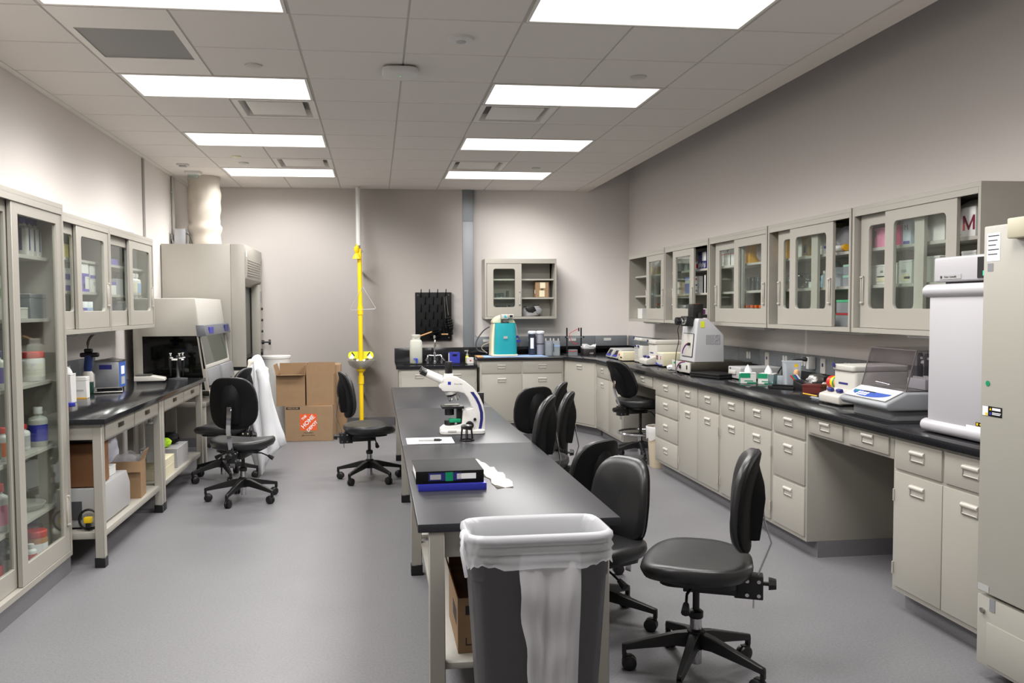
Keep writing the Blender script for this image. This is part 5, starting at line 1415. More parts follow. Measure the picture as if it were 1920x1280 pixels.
part(G().prism([(0.0, 0.0), (0.0, 0.03), (0.03, 0.062), (0.13, 0.062), (0.13, 0.0)], 0.0, 0.012, 'x').prism([(0.0, 0.0), (0.0, 0.03), (0.03, 0.062), (0.13, 0.062), (0.13, 0.0)], 0.218, 0.23, 'x').box(0.012, 0.218, 0.0, 0.13, 0, 0.012), 'frame', WHITE, t, 0.002)
part(B(0.0, 0.23, -0.012, 0.004, 0.03, 0.034), 'cutter', STEEL, t)
x = 0.05
for wd, m_ in ((0.045, RED), (0.03, YEL), (0.02, GREEN), (0.045, mat('orange_tape', (240, 160, 80), 0.5))):
    part(G().cyl((x, 0.07, 0.07), (x + wd - 0.002, 0.07, 0.07), 0.045, n=22), 'tape_roll', m_, t)
    x += wd
t = thing('paper_roll', 'large cream roll of tape standing upright behind the coloured tape rolls', 'tape roll', (3.27, 5.42, ZT), 0.5)
part(G().lathe([(0.042, -0.022), (0.095, -0.022), (0.095, 0.022), (0.042, 0.022), (0.042, -0.022)], n=28, cap=False).xf(Matrix.Translation((0, 0, 0.0955)) @ Matrix.Rotation(H90, 4, 'Y')), 'roll', CREAM, t)
pack('slide_box', 'maroon wooden slide box in front of the tape dispenser', (3.03, 5.48, ZT), 0.13, 0.10, 0.062, MAROON, rz=-0.9, lid=0.3)
t = thing('pencil', 'yellow pencil lying on the worktop before the maroon box', 'pencil', (2.925, 5.34, ZT + 0.004), RZ)
part(G().cyl((-0.10, 0, 0), (0.085, 0, 0), 0.004, n=6), 'shaft', YBOX, t)
part(G().cyl((0.085, 0, 0), (0.10, 0, 0), 0.004, 0.0008, n=6), 'tip', INK, t)
t = thing('tube_strip', 'clear strip of small sample tubes beside the thermocycler nose', 'tubes', (2.80, 5.12, ZT), RZ)
part(B(0, 0.10, 0, 0.02, 0.012, 0.016), 'web', FROST, t)
for k in range(6):
    part(G().lathe([(0.003, 0.0), (0.0065, 0.012), (0.0065, 0.02)], (0.01 + 0.016 * k, 0.01, 0), 10), 'tube', FROST, t)
# orbital shaker with a smoked lid
t = thing('orbital_shaker', 'grey orbital shaker with a blue keypad and a smoked lid', 'shaker', (2.66, 4.50, ZT), RZ - 0.04)
part(G().rrect(0.03, 0.44, 0.04, 0.50, [0.0, 0.05], 0.03, 4), 'foot_base', MGREY, t, 0.004)
SG = mat('shaker_grey', (146, 149, 153), 0.4)
part(G().prism([(0.0, 0.055), (-0.02, 0.075), (-0.015, 0.095), (0.10, 0.150), (0.52, 0.150), (0.52, 0.055)], 0.0, 0.47, 'x'), 'body', SG, t, 0.012, 3)
tm_ = Matrix.Translation((0, -0.017, 0.099)) @ Matrix.Rotation(math.atan2(0.055, 0.115), 4, 'X')
kp = part(B(0.03, 0.44, 0.012, 0.125, -0.001, 0.003).xf(tm_), 'fascia', WHITE, t)
part(G().prism([(0.05 + 0.18 * (1 - math.cos(a)), 0.075 - 0.055 * math.sin(a)) for a in [PI * i / 12 for i in range(13)]], 0.003, 0.0045, 'z').xf(tm_), 'keypad', mat('keypad_blue', (52, 84, 170), 0.4), t)
for k in range(8):
    part(B(0.12 + 0.028 * (k % 4), 0.14 + 0.028 * (k % 4), 0.03 + 0.018 * (k // 4), 0.042 + 0.018 * (k // 4), 0.0045, 0.006).xf(tm_), 'key', PAPER, t)
part(B(0.15, 0.26, 0.066, 0.074, 0.0045, 0.006).xf(tm_), 'display', BLACK, t)
part(B(0.075, 0.105, 0.055, 0.068, 0.0045, 0.006).xf(tm_), 'start_key', GREEN, t)
part(G().prism([(0.10, 0.153), (0.155, 0.36), (0.16, 0.37), (0.51, 0.37), (0.51, 0.366), (0.162, 0.366), (0.105, 0.153)], 0.02, 0.45, 'x'), 'lid', SMOKE, t)
for x0 in (0.02, 0.446):
    part(G().prism([(0.105, 0.153), (0.162, 0.366), (0.51, 0.366), (0.51, 0.153)], x0, x0 + 0.004, 'x'), 'lid_side', SMOKE, t)
part(G().tube([(0.02, 0.157, 0.368), (0.45, 0.157, 0.368)], 0.004, 6).tube([(0.02, 0.102, 0.155), (0.02, 0.157, 0.368)], 0.003, 6).tube([(0.45, 0.102, 0.155), (0.45, 0.157, 0.368)], 0.003, 6), 'lid_edge', mat('acrylic_edge', (96, 88, 90), 0.2), t)
part(G().tube([(0.448, 0.26, 0.17), (0.452, 0.40, 0.36)], 0.008, 8), 'lid_strut', BLACK, t)
part(B(0.05, 0.42, 0.14, 0.48, 0.152, 0.158), 'platform', STEEL, t, 0.002)
part(G().cyl((0.12, 0.135, 0.178), (0.26, 0.135, 0.172), 0.010, n=10), 'clamp_bar', CHROME, t)
rk = part(B(0.27, 0.43, 0.22, 0.42, 0.160, 0.215), 'tube_rack', LGREY, t, 0.003)
for k in range(6):
    for q in range(3):
        part(G().cyl((0.29 + 0.024 * k, 0.25 + 0.06 * q, 0.2155), (0.29 + 0.024 * k, 0.25 + 0.06 * q, 0.224), 0.0095, n=10), 'tube', OFFW, rk)
def pipette_stand(label, loc, rz, n_=3, h_=0.34, dark=True):
    t = thing('pipette_stand', label, 'pipettes', loc, rz, 'pipette stands')
    part(G().lathe([(0.085, 0), (0.085, 0.01), (0.02, 0.018), (0.012, 0.03), (0.012, h_ * 0.9), (0.0, h_ * 0.91)], n=22, cap=False), 'stand', DGREY if dark else FROST, t)
    part(G().lathe([(0.05, h_ * 0.72), (0.056, h_ * 0.74), (0.05, h_ * 0.78), (0.0, h_ * 0.79)], n=22), 'carousel', WHITE, t)
    for k in range(n_):
        a = 2 * PI * k / n_ + 0.4
        cx_, cy_ = 0.062 * math.cos(a), 0.062 * math.sin(a)
        p = part(G().lathe([(0.003, h_ * 0.12), (0.006, h_ * 0.30), (0.011, h_ * 0.45), (0.016, h_ * 0.55), (0.017, h_ * 0.86), (0.012, h_ * 0.90)], (cx_, cy_, 0), 12), 'pipette', BLACK if dark else LGREY, t)
        part(G().lathe([(0.006, h_ * 0.895), (0.006, h_ * 0.97), (0.012, h_ * 0.975), (0.012, h_)], (cx_, cy_, 0), 10).box(cx_ - 0.012, cx_ + 0.012, cy_ - 0.03, cy_, h_ * 0.80, h_ * 0.84), 'plunger', WHITE, p)
pipette_stand('pipette carousel behind the orbital shaker lid', (3.25, 4.56, ZT), 0.2, 4, 0.36)

# ================================================================ back worktop
t = thing('absorbent_pad', 'pale blue absorbent pad under the water purifier', 'pad', (1.30, 10.085, ZT))
part(G().rings([[(0.0, 0.0, 0.0005), (0.80, 0.006, 0.0005), (0.78, 0.42, 0.0005), (0.01, 0.42, 0.0005)], [(0.0, 0.0, 0.004), (0.80, 0.006, 0.004), (0.78, 0.42, 0.004), (0.01, 0.42, 0.004)]]), 'pad', LBLUE, t)
part(G().rings([[(0.40, 0.0, 0.004), (0.795, 0.006, 0.004), (0.775, 0.41, 0.004), (0.41, 0.41, 0.004)], [(0.405, 0.004, 0.008), (0.785, 0.01, 0.007), (0.77, 0.40, 0.007), (0.415, 0.40, 0.008)]]), 'pad_fold', LBLUE, t)
ZP = ZT + 0.0085
t = thing('water_purifier', 'teal and cream water purifier on the back worktop', 'water purifier', (1.42, 10.18, ZP))
part(G().rrect(-0.005, 0.325, 0.0, 0.34, [0, 0.02], 0.04, 5), 'base', CREAM, t, 0.003)
part(G().rings([[(x, y, z) for x, y in rr(0.03 + q, 0.315 - q * 0.8, 0.01 + q, 0.30, 0.06, 5)] for q, z in ((0.0, 0.02), (0.0, 0.10), (0.012, 0.36), (0.016, 0.405))]), 'tank', film('teal_tank_wall', (56, 200, 212), 0.8, 0.2), t, smooth=50)
part(G().rings([[(x, y, z) for x, y in rr(-0.002 + q, 0.06 + q, 0.10, 0.335, 0.02, 4)] for q, z in ((0.0, 0.02), (0.006, 0.25), (0.03, 0.40))]), 'side_column', CREAM, t)
part(G().prism([(0.02, 0.405), (0.03, 0.44), (0.07, 0.48), (0.13, 0.505), (0.20, 0.505), (0.25, 0.48), (0.285, 0.44), (0.305, 0.405), (0.22, 0.405), (0.215, 0.455), (0.13, 0.455), (0.125, 0.405)], 0.10, 0.33, 'y'), 'canopy', CREAM, t, 0.01, 3)
dh = part(B(0.115, 0.205, 0.02, 0.14, 0.455, 0.515), 'dispense_head', OFFW, t, 0.01, 3)
part(G().prism([(0.15, 0.472), (0.185, 0.472), (0.175, 0.495), (0.15, 0.505)], 0.018, 0.0198, 'y'), 'emblem', TEAL, dh)
dq = part(B(0.205, 0.275, 0.03, 0.12, 0.465, 0.515), 'screen_housing', OFFW, t, 0.008, 3)
part(B(0.22, 0.258, 0.028, 0.0298, 0.477, 0.505), 'screen', BLACK, dq)
part(G().cyl((0.175, 0.06, 0.415), (0.175, 0.06, 0.456), 0.012, 0.016, n=12).box(0.14, 0.21, 0.05, 0.09, 0.425, 0.44), 'spout', STEEL, t)
part(G().lathe([(0.02, 0.04), (0.035, 0.06), (0.045, 0.12), (0.035, 0.17), (0.014, 0.20), (0.012, 0.29), (0.002, 0.30)], (0.165, 0.075, 0), 18), 'cartridge', mat('teal_dark', (8, 60, 70), 0.3), t)
part(B(0.14, 0.19, 0.006, 0.011, 0.215, 0.245), 'plate', LGREY, t)
part(G().tube([(0.0, 0.25, 0.36), (-0.08, 0.3, 0.30), (-0.16, 0.33, 0.17), (-0.14, 0.36, 0.06), (-0.02, 0.34, 0.03)], 0.008, 8, sub=6), 'hose', DGREY, t)
part(G().tube([(0.0, 0.25, 0.16), (-0.07, 0.30, 0.13), (-0.09, 0.33, 0.08), (-0.02, 0.34, 0.02)], 0.006, 8, sub=6), 'hose', mat('tan_hose', (170, 160, 140), 0.5), t)
part(G().tube([(0.275, 0.2, 0.46), (0.325, 0.22, 0.38), (0.345, 0.24, 0.28), (0.35, 0.26, 0.21)], 0.006, 8, sub=6).cyl((0.35, 0.26, 0.17), (0.35, 0.26, 0.215), 0.014, n=10), 'tubing', OFFW, t)
part(G().cyl((0.35, 0.25, 0.215), (0.35, 0.25, 0.245), 0.015, n=10).box(0.335, 0.39, 0.24, 0.28, 0.16, 0.19), 'fitting', BLUE, t)
single(B(0, 0.075, 0, 0.3, 0, 0.012), 'wooden_board', 'small light wooden board left of the blue pad', 'board', WOOD, (1.224, 10.09, ZT), 0, bevel=0.002)
for k, (x, m_, lb) in enumerate(((1.985, mat('cartridge_dark', (52, 56, 70), 0.35), 'dark filter cartridge with a white label and frosted cap'), (2.09, mat('cartridge_grey', (150, 150, 160), 0.35), 'translucent grey filter cartridge with a frosted cap'))):
    t = thing('filter_cartridge', lb + ' right of the purifier', 'cartridge', (x - 0.025, 10.42, ZP), 0, 'filter cartridges')
    part(G().lathe([(0.045, 0), (0.048, 0.01), (0.048, 0.255), (0.04, 0.262)], n=22), 'barrel', m_, t)
    part(G().lathe([(0.045, 0.26), (0.055, 0.268), (0.057, 0.285), (0.045, 0.300), (0.02, 0.303)], n=22), 'cap', mat('frost_cap', (224, 226, 230), 0.5), t)
    if k == 0:
        part(G().rings([[(0.0486 * math.cos(a), 0.0486 * math.sin(a), z) for a in [-2.2 + 0.9 * i / 8 for i in range(9)]] for z in (0.08, 0.215)], cap=False, closed=False), 'label', PAPER, t)
    else:
        part(G().lathe([(0.0495, 0.13), (0.0495, 0.145)], n=22, cap=False), 'band', DGREY, t)
ACR = film('clear_acrylic', (206, 214, 220), 0.38, 0.15)
for k, (x, y, lb) in enumerate(((2.165, 10.36, 'left'), (2.255, 10.30, 'right'))):
    t = thing('gel_tank', 'clear acrylic gel tank with posts, %s one of the two beside the filter cartridges' % lb, 'gel tank', (x - 0.045, y, ZT + 0.0005))
    part(B(0, 0.005, 0, 0.09, 0, 0.185).box(0.078, 0.083, 0, 0.09, 0, 0.185).box(0.005, 0.078, 0, 0.005, 0, 0.185).box(0.005, 0.078, 0.085, 0.09, 0, 0.185).box(0.005, 0.078, 0.005, 0.085, 0, 0.006), 'tank', ACR, t)
    part(B(0.004, 0.018, 0.03, 0.06, 0.185, 0.215).box(0.064, 0.078, 0.03, 0.06, 0.185, 0.215), 'terminal', OFFW, t)
    if k == 1:
        part(B(0.0, 0.083, -0.001, 0.0, 0.11, 0.135), 'stripe', LBLUE, t)
        part(B(-0.004, 0.004, -0.006, 0.0, 0.05, 0.15), 'clamp', BLACK, t)
t = thing('blotting_stand', 'two black rods with a clear bar and red leads on the back worktop', 'lab stand', (2.42, 10.42, ZT))
part(B(-0.06, 0.20, -0.05, 0.05, 0, 0.010), 'base', BLACK, t, 0.002)
for x in (-0.01, 0.175):
    part(B(x - 0.008, x + 0.008, -0.008, 0.008, 0.010, 0.345), 'rod', BLACK, t)
part(B(-0.03, 0.205, -0.012, -0.008, 0.22, 0.232), 'clear_bar', ACR, t)
part(G().cyl((-0.035, -0.012, 0.226), (-0.022, -0.012, 0.226), 0.013, n=10).cyl((0.195, -0.012, 0.226), (0.21, -0.012, 0.226), 0.013, n=10), 'thumb_nut', BLACK, t)
part(G().tube([(0.14, -0.02, 0.33), (0.08, -0.03, 0.31), (0.02, -0.03, 0.27), (0.03, -0.03, 0.20), (0.07, -0.03, 0.15), (0.12, -0.03, 0.14)], 0.004, 6, sub=5), 'red_lead', RED, t)
part(G().cyl((0.14, -0.02, 0.30), (0.14, -0.02, 0.345), 0.008, n=8), 'plug', BLACK, t)
part(B(-0.01, 0.09, -0.16, -0.07, 0.002, 0.075), 'small_tank', ACR, t)
part(G().tube([(-0.03, -0.17, 0.06), (0.02, -0.168, 0.05), (0.08, -0.168, 0.062)], 0.004, 6, sub=5), 'red_lead', RED, t)
t = thing('sample_box', 'black box with white numerals and crumpled white paper on top', 'box', (2.60, 10.30, ZT))
part(B(0, 0.155, 0, 0.15, 0, 0.075), 'box', mat('box_dark', (46, 42, 42), 0.5), t, 0.003)
text_g('1707', 0.026, PAPER, 'numerals', t, (0.10, -0.0006, 0.022))
random.seed(21)
R = [[(0.0775 + (0.082 * math.copysign(abs(math.cos(a)) ** 0.5, math.cos(a))) * s1, 0.075 + (0.08 * math.copysign(abs(math.sin(a)) ** 0.5, math.sin(a))) * s1, z + (random.uniform(-0.012, 0.03) if k == 2 else 0)) for a in [2 * PI * i / 20 for i in range(20)]] for k, (s1, z) in enumerate(((0.9, 0.076), (1.05, 0.09), (1.12, 0.115), (0.5, 0.10)))]
part(G().rings(R), 'crumpled_paper', PAPER, t, smooth=30)
# sink items
t = thing('carboy', 'white translucent carboy with a blue tap beside the sink faucet', 'carboy', (0.50, 10.62, ZS))
part(G().rings([[(x, y, z) for x, y in rr(-q, q, -q, q, 0.035, 5)] for q, z in ((0.070, 0), (0.078, 0.012), (0.078, 0.27), (0.068, 0.292), (0.055, 0.298), (0.052, 0.33))]), 'body', NATURAL, t, smooth=50)
part(G().rings([[(x, y, z) for x, y in rr(-0.0765, 0.0765, -0.0765, 0.0765, 0.033, 5)] for z in (0.006, 0.075)]), 'contents', film('pale_liquid', (214, 214, 186), 0.6), t)
part(G().lathe([(0.058, 0.318), (0.06, 0.322), (0.06, 0.356), (0.054, 0.362)], n=24), 'cap', OFFW, t)
part(G().cyl((0.0, -0.076, 0.045), (0.0, -0.11, 0.045), 0.010, n=10).cyl((0.005, -0.11, 0.06), (0.005, -0.11, 0.008), 0.010, n=10).box(-0.035, 0.015, -0.118, -0.102, 0.055, 0.068), 'tap', mat('tap_blue', (40, 70, 200), 0.4), t)
t = thing('faucet', 'chrome gooseneck laboratory faucet with two lever handles at the sink', 'faucet', (0.745, 10.74, ZS))
part(G().lathe([(0.03, 0), (0.03, 0.012), (0.016, 0.02), (0.014, 0.10), (0.022, 0.105), (0.022, 0.125), (0.012, 0.13)], n=18), 'base', CHROME, t)
part(G().tube([(0, 0, 0.12), (0, 0, 0.26), (0, -0.03, 0.30), (0, -0.08, 0.30), (0, -0.11, 0.27), (0, -0.112, 0.23)], 0.010, 12, sub=6).cyl((0, -0.112, 0.25), (0, -0.112, 0.205), 0.015, 0.011, n=12), 'gooseneck', CHROME, t)
part(G().lathe([(0.0, 0.296), (0.013, 0.30), (0.018, 0.325), (0.014, 0.345), (0.0, 0.35)], n=14, cap=False), 'vacuum_breaker', CHROME, t)
for sx in (-1, 1):
    h_ = part(G().tube([(0, 0, 0.085), (sx * 0.05, 0, 0.088), (sx * 0.09, 0, 0.085), (sx * 0.09, 0, 0.02)], 0.011, 10, sub=3), 'side_arm', CHROME, t)
    part(G().tube([(sx * 0.088, -0.005, 0.075), (sx * 0.105, -0.04, 0.045), (sx * 0.128, -0.085, 0.02)], [0.014, 0.009, 0.013], 10, sub=3), 'lever', CHROME, h_)
    part(G().lathe([(0.02, 0), (0.02, 0.015), (0.011, 0.022)], (sx * 0.09, 0, 0), 14), 'escutcheon', CHROME, h_)
t = pack('glove_box', 'blue box with a dispensing slot standing by the sink', (0.99, 10.66, ZS), 0.135, 0.11, 0.13, BLUE, rz=0.06, cat='box', lid=0.04)
part(G().rrect(-0.03, 0.03, -0.012, 0.012, [0, 0.001], 0.011, 4).xf(Matrix.Translation((0, -0.056, 0.095)) @ Matrix.Rotation(H90, 4, 'X')), 'slot', BLACKM, t)
part(B(-0.069, -0.0675, -0.052, 0.05, 0.004, 0.12), 'side_panel', WCARD, t)
bottle('soap_dispenser', 'small pump bottle of yellow soap beside the white tub', (1.15, 10.58, ZS), 0.024, 0.11, mat('yellow_soap', (206, 204, 60), 0.3), FROST, None, 0.5)
t = [o for o in COL.objects if o.name.startswith('soap_dispenser')][0]
part(G().cyl((0, 0, 0.11), (0, 0, 0.145), 0.005, n=8).box(-0.035, 0.012, -0.008, 0.008, 0.145, 0.158), 'pump', LGREY, t)
t = pack('tub', 'small white tub with a red mark on the edge of the sink top', (1.165, 10.42, ZS), 0.085, 0.07, 0.075, WHITE, ((0.4, 0.65, 0.4, 0.6, RED),), 0.08, 'tub')
# peg board with brushes
t = thing('drying_rack', 'black peg drying board on the back wall above the sink', 'drying rack', (0.51, YB - 0.03, 1.09))
part(B(0, 0.47, 0.0, 0.029, 0, 0.63), 'board', BLACKM, t, 0.002)
for r_ in range(6):
    for c in range(4 if r_ % 2 == 0 else 3):
        x = (0.075 if r_ % 2 == 0 else 0.13) + 0.107 * c; z = 0.57 - 0.095 * r_
        cpart('peg', 'peg', BLACKM, t, lambda: G().tube([(0, 0, 0), (0, -0.06, 0.045), (0, -0.085, 0.10)], [0.008, 0.007, 0.005], 7), loc=(x, 0, z), rot=(0, 0, 0))
for x, z in ((0.035, 0.595), (0.435, 0.595), (0.435, 0.04)):
    part(G().cyl((x, 0, z), (x, -0.003, z), 0.008, n=8), 'screw', CHROME, t)
def brush(label, p0, p1, p2, r, wood=False):
    t = thing('bottle_brush', label, 'brush', p0, 0, 'brushes on the drying board')
    a = Vector(p1) - Vector(p0); b = Vector(p2) - Vector(p0)
    part(G().tube([(0, 0, 0), a], 0.009 if wood else 0.004, 8), 'handle', WOOD if wood else STEEL, t)
    n = 18; d = (b - a); L = d.length; d.normalize()
    u = d.orthogonal().normalized(); v = d.cross(u)
    R = []
    for k in range(16):
        tt = k / 15
        rad = r * (0.35 + 0.65 * math.sin(PI * min(1, tt * 1.15 + 0.08)) ** 0.5) * (1 + 0.14 * (-1) ** k)
        R.append([a + d * L * tt + (u * math.cos(2 * PI * i / n) + v * math.sin(2 * PI * i / n)) * rad * (1 + 0.12 * (-1) ** i) for i in range(n)])
    part(G().rings(R), 'bristles', BLACKM, t, smooth=10)
yb_ = YB - 0.12
brush('bottle brush with a wooden handle slanting across the bottom of the peg board', (0.56, yb_, 1.155), (0.72, yb_, 1.21), (0.84, yb_, 1.235), 0.045, True)
brush('bottle brush with a pale wooden handle lying level at the bottom of the peg board', (0.93, yb_ + 0.03, 1.175), (0.84, yb_ + 0.03, 1.175), (0.68, yb_ + 0.02, 1.17), 0.035, True)
brush('long steel handled bottle brush hanging at the right of the peg board', (0.905, yb_ + 0.02, 1.67), (0.935, yb_ + 0.02, 1.42), (0.985, yb_ + 0.02, 1.17), 0.032)
brush('thin steel handled brush hanging just left of the long one', (0.885, yb_ + 0.05, 1.66), (0.90, yb_ + 0.05, 1.38), (0.915, yb_ + 0.05, 1.20), 0.02)

# ================================================================ left bench top
t = thing('ultrasonic_bath', 'steel ultrasonic bath with a blue control panel on the left bench', 'ultrasonic bath', (-2.21, 6.92, ZL))
part(B(0, 0.18, 0, 0.19, 0.012, 0.225), 'tank', mat('bath_steel', (168, 170, 176), 0.35, 0.6), t, 0.004)
part(B(-0.005, 0.188, -0.005, 0.195, 0.225, 0.236), 'rim', STEEL, t, 0.003)
part(G().prism([(0.02, 0.236), (0.09, 0.25), (0.16, 0.236)], 0.03, 0.16, 'y'), 'lid', STEEL, t)
part(B(0.035, 0.13, -0.0015, 0, 0.165, 0.20), 'badge', NAVY, t)
bp_ = part(B(0.18, 0.183, 0.02, 0.185, 0.02, 0.22), 'control_panel', mat('panel_blue', (60, 96, 176), 0.4), t)
part(B(0.183, 0.1845, 0.06, 0.145, 0.12, 0.185), 'display', PAPER, bp_)
part(B(0.183, 0.1845, 0.06, 0.15, 0.04, 0.10), 'keys', LGREY, bp_)
part(B(0.01, 0.17, 0.01, 0.18, 0, 0.013), 'foot', BLACK, t)
t = thing('balance', 'low white laboratory balance with a steel pan on the left bench', 'balance', (-1.98, 7.64, ZL), 0.15)
part(G().prism([(-0.12, 0.012), (-0.12, 0.055), (0.03, 0.055), (0.13, 0.035), (0.135, 0.012)], -0.09, 0.09, 'y'), 'body', OFFW, t, 0.006, 3)
part(G().rrect(-0.115, 0.02, -0.075, 0.075, [0.062, 0.067], 0.02, 4), 'pan', STEEL, t)
part(G().cyl((-0.05, 0, 0.05), (-0.05, 0, 0.063), 0.02, n=10), 'pan_post', BLACK, t)
part(B(0.045, 0.10, -0.05, 0.05, 0.0, 0.002).xf(Matrix.Translation((0, 0, 0.058)) @ Matrix.Rotation(0.19, 4, 'Y')), 'display', DGREY, t)
part(B(-0.10, 0.11, -0.075, 0.075, 0, 0.014), 'foot', BLACK, t)
pipette_stand('pipettes in a small stand at the far end of the left bench', (-1.79, 7.86, ZL), 0.6, 3, 0.24, True)
t = thing('torch', 'blue and black handheld torch with a bent metal tip standing on the left bench', 'torch', (-2.19, 6.70, ZL))
part(G().lathe([(0.038, 0), (0.04, 0.004), (0.04, 0.085), (0.036, 0.09)], n=20), 'canister', mat('torch_green', (30, 66, 56), 0.4), t)
part(G().lathe([(0.0405, 0.088), (0.0405, 0.15), (0.03, 0.165), (0.02, 0.17)], n=20), 'canister_top', OFFW, t)
part(G().tube([(0, 0, 0.165), (0.005, 0, 0.22), (0.012, 0, 0.29)], [0.024, 0.026, 0.030], 14, sub=3), 'grip', mat('torch_blue', (30, 52, 110), 0.4), t)
part(B(-0.05, 0.085, -0.022, 0.022, 0.275, 0.31).box(-0.02, 0.04, -0.02, 0.02, 0.31, 0.34), 'head', BLACK, t, 0.010, 3)
part(G().tube([(0.005, 0, 0.335), (0.008, 0, 0.39), (0.03, 0, 0.43), (0.055, 0, 0.455)], [0.005, 0.005, 0.006, 0.010], 10, sub=4), 'tip', DSTEEL, t)
pack('reagent_box', 'small white box at the near end of the left bench', (-2.12, 6.33, ZL), 0.10, 0.08, 0.155, WCARD, ((0.2, 0.8, 0.35, 0.42, LGREY), (0.0, 1.0, 0.0, 0.05, YBOX)), 0.05)
t = pack('tip_rack', 'tall rack with red rows at the near end of the left bench', (-2.10, 6.02, ZL), 0.075, 0.10, 0.20, WHITE, tuple((0.25, 0.75, 0.08 + 0.09 * k, 0.14 + 0.09 * k, RED) for k in range(10)), 0.0, 'rack', None, 0.05)
blob('paper_bag', 'white paper bag standing behind the red rack on the left bench', (-2.17, 6.17, ZL), 0.055, 0.05, 0.12, PAPER, 'bag', 12, None, 1.3, 0.12)
t = thing('wire_tray', 'low wire framed black tray beside the ultrasonic bath', 'tray', (-2.05, 6.72, ZL), 0.3)
part(G().rrect(-0.10, 0.10, -0.06, 0.06, [0, 0.004], 0.01, 3), 'mat', BLACKM, t)
part(G().tube([(-0.10, -0.06, 0.008), (0.10, -0.06, 0.008), (0.10, 0.06, 0.03), (-0.10, 0.06, 0.03), (-0.10, -0.06, 0.008)], 0.004, 6), 'wire', STEEL, t)
jar('cap_jar', 'small bright blue lid lying at the near end of the left bench', (-2.03, 5.84, ZL), 0.035, 0.02, BLUE, BLUE, None, 'lid')
t = thing('service_raceway', 'grey outlet raceway on the left wall above the bench', 'raceway', (XL + 0.03, 5.2, 1.0), LZ)
for k in range(5):
    p = part(B(0.4 * k + 0.002, 0.4 * k + 0.398, 0, 0.0295, 0, 0.135), 'panel', GREY, t, 0.0015)
    outlet(p, (0.4 * k + 0.2, 0, 0.07), 0)
blob('plastic_wrap', 'crumpled clear plastic lying on top of the left wall cabinets', (-2.13, 7.45, 2.151), 0.09, 0.10, 0.022, BAG, 'plastic wrap', 15)
cable('lamp_hook', 'short bent black hook on the wall beyond the left wall cabinets', [(-2.31, 8.0, 1.72), (-2.20, 8.02, 1.72), (-2.16, 8.02, 1.68), (-2.22, 8.03, 1.60), (-2.3, 8.03, 1.58)], 0.009, BLACK, 5, 'hook')

# ================================================================ shelf under the left bench
ZSH = 0.205
t = thing('centrifuge', 'large light grey appliance on the shelf under the left bench', 'appliance', (-1.66, 5.22, ZSH), LZ)
part(G().prism([(0.0, 0.012), (0.0, 0.245), (0.56, 0.25), (0.63, 0.16), (0.63, 0.012)], 0.0, 0.46, 'y'), 'case', LGREY, t, 0.005)
part(B(-0.004, 0.0, 0.10, 0.20, 0.06, 0.17), 'vent_panel', DGREY, t)
part(G().cyl((0.0, 0.3, 0.2), (-0.006, 0.3, 0.2), 0.02, n=12), 'cap', OFFW, t)
part(B(0.02, 0.6, 0.02, 0.44, 0, 0.013), 'foot', BLACK, t)
ztop_ = ZSH + 0.251
c_ = carton('cardboard_box', 'brown cardboard box with a white label on the grey appliance under the bench', (-2.10, 5.24, ztop_), 0.42, 0.24, 0.26, CARDD)
part(B(0.4204, 0.4212, 0.06, 0.16, 0.10, 0.20), 'label', PAPER, c_)
pack('white_box', 'flat white box under the clear bag on the grey appliance', (-1.83, 5.62, ztop_), 0.26, 0.13, 0.06, WCARD, (), 0.0)
blob('bubble_wrap_bag', 'clear bubble wrap bundle on the white box under the left bench', (-1.80, 5.63, ztop_ + 0.0605), 0.13, 0.13, 0.125, film('bubble_wrap', (226, 226, 236), 0.8, 0.2), 'bubble wrap', 31, None, 2.0, 0.35)
t = thing('waste_carton', 'open cardboard waste carton lined with clear plastic under the left bench', 'box', (-1.86, 6.02, ZSH), 0.06)
g = B(0, 0.22, 0, 0.17, 0, 0.004).box(0, 0.22, 0, 0.004, 0.004, 0.26).box(0, 0.22, 0.166, 0.17, 0.004, 0.26).box(0, 0.004, 0.004, 0.166, 0.004, 0.26).box(0.216, 0.22, 0.004, 0.166, 0.004, 0.26)
part(g, 'body', CARD2, t)
part(B(0.06, 0.14, -0.001, 0, 0, 0.26), 'tape', mat('packing_tape'), t)
part(G().hexa([(0, -0.004, 0.26), (0.22, -0.004, 0.26), (0.22, 0.0, 0.26), (0, 0, 0.26)], [(-0.01, -0.03, 0.19), (0.23, -0.03, 0.19), (0.23, -0.027, 0.19), (-0.01, -0.027, 0.19)]), 'flap', CARD2, t)
part(G().hexa([(0.216, 0.0, 0.26), (0.22, 0.0, 0.26), (0.22, 0.17, 0.26), (0.216, 0.17, 0.26)], [(0.24, 0.0, 0.33), (0.244, 0.0, 0.33), (0.244, 0.17, 0.33), (0.24, 0.17, 0.33)]), 'flap', CARD2, t)
R = [[(0.11 + 0.10 * math.cos(2 * PI * i / 30) * s1 * (1 + 0.08 * math.sin(i * 2.3)), 0.085 + 0.075 * math.sin(2 * PI * i / 30) * s1 * (1 + 0.08 * math.cos(i * 1.7)), z + 0.015 * math.sin(i * 1.1)) for i in range(30)] for s1, z in ((0.6, 0.06), (0.9, 0.16), (1.0, 0.25), (1.1, 0.30))]
part(G().rings(R, cap=False), 'liner', BAG, t, smooth=60)
blob('cable_bundle', 'tangled bundle of black cables behind the waste carton', (-1.98, 6.29, ZSH), 0.13, 0.08, 0.13, BLACK, 'cables', 41, None, 2.6, 0.6)
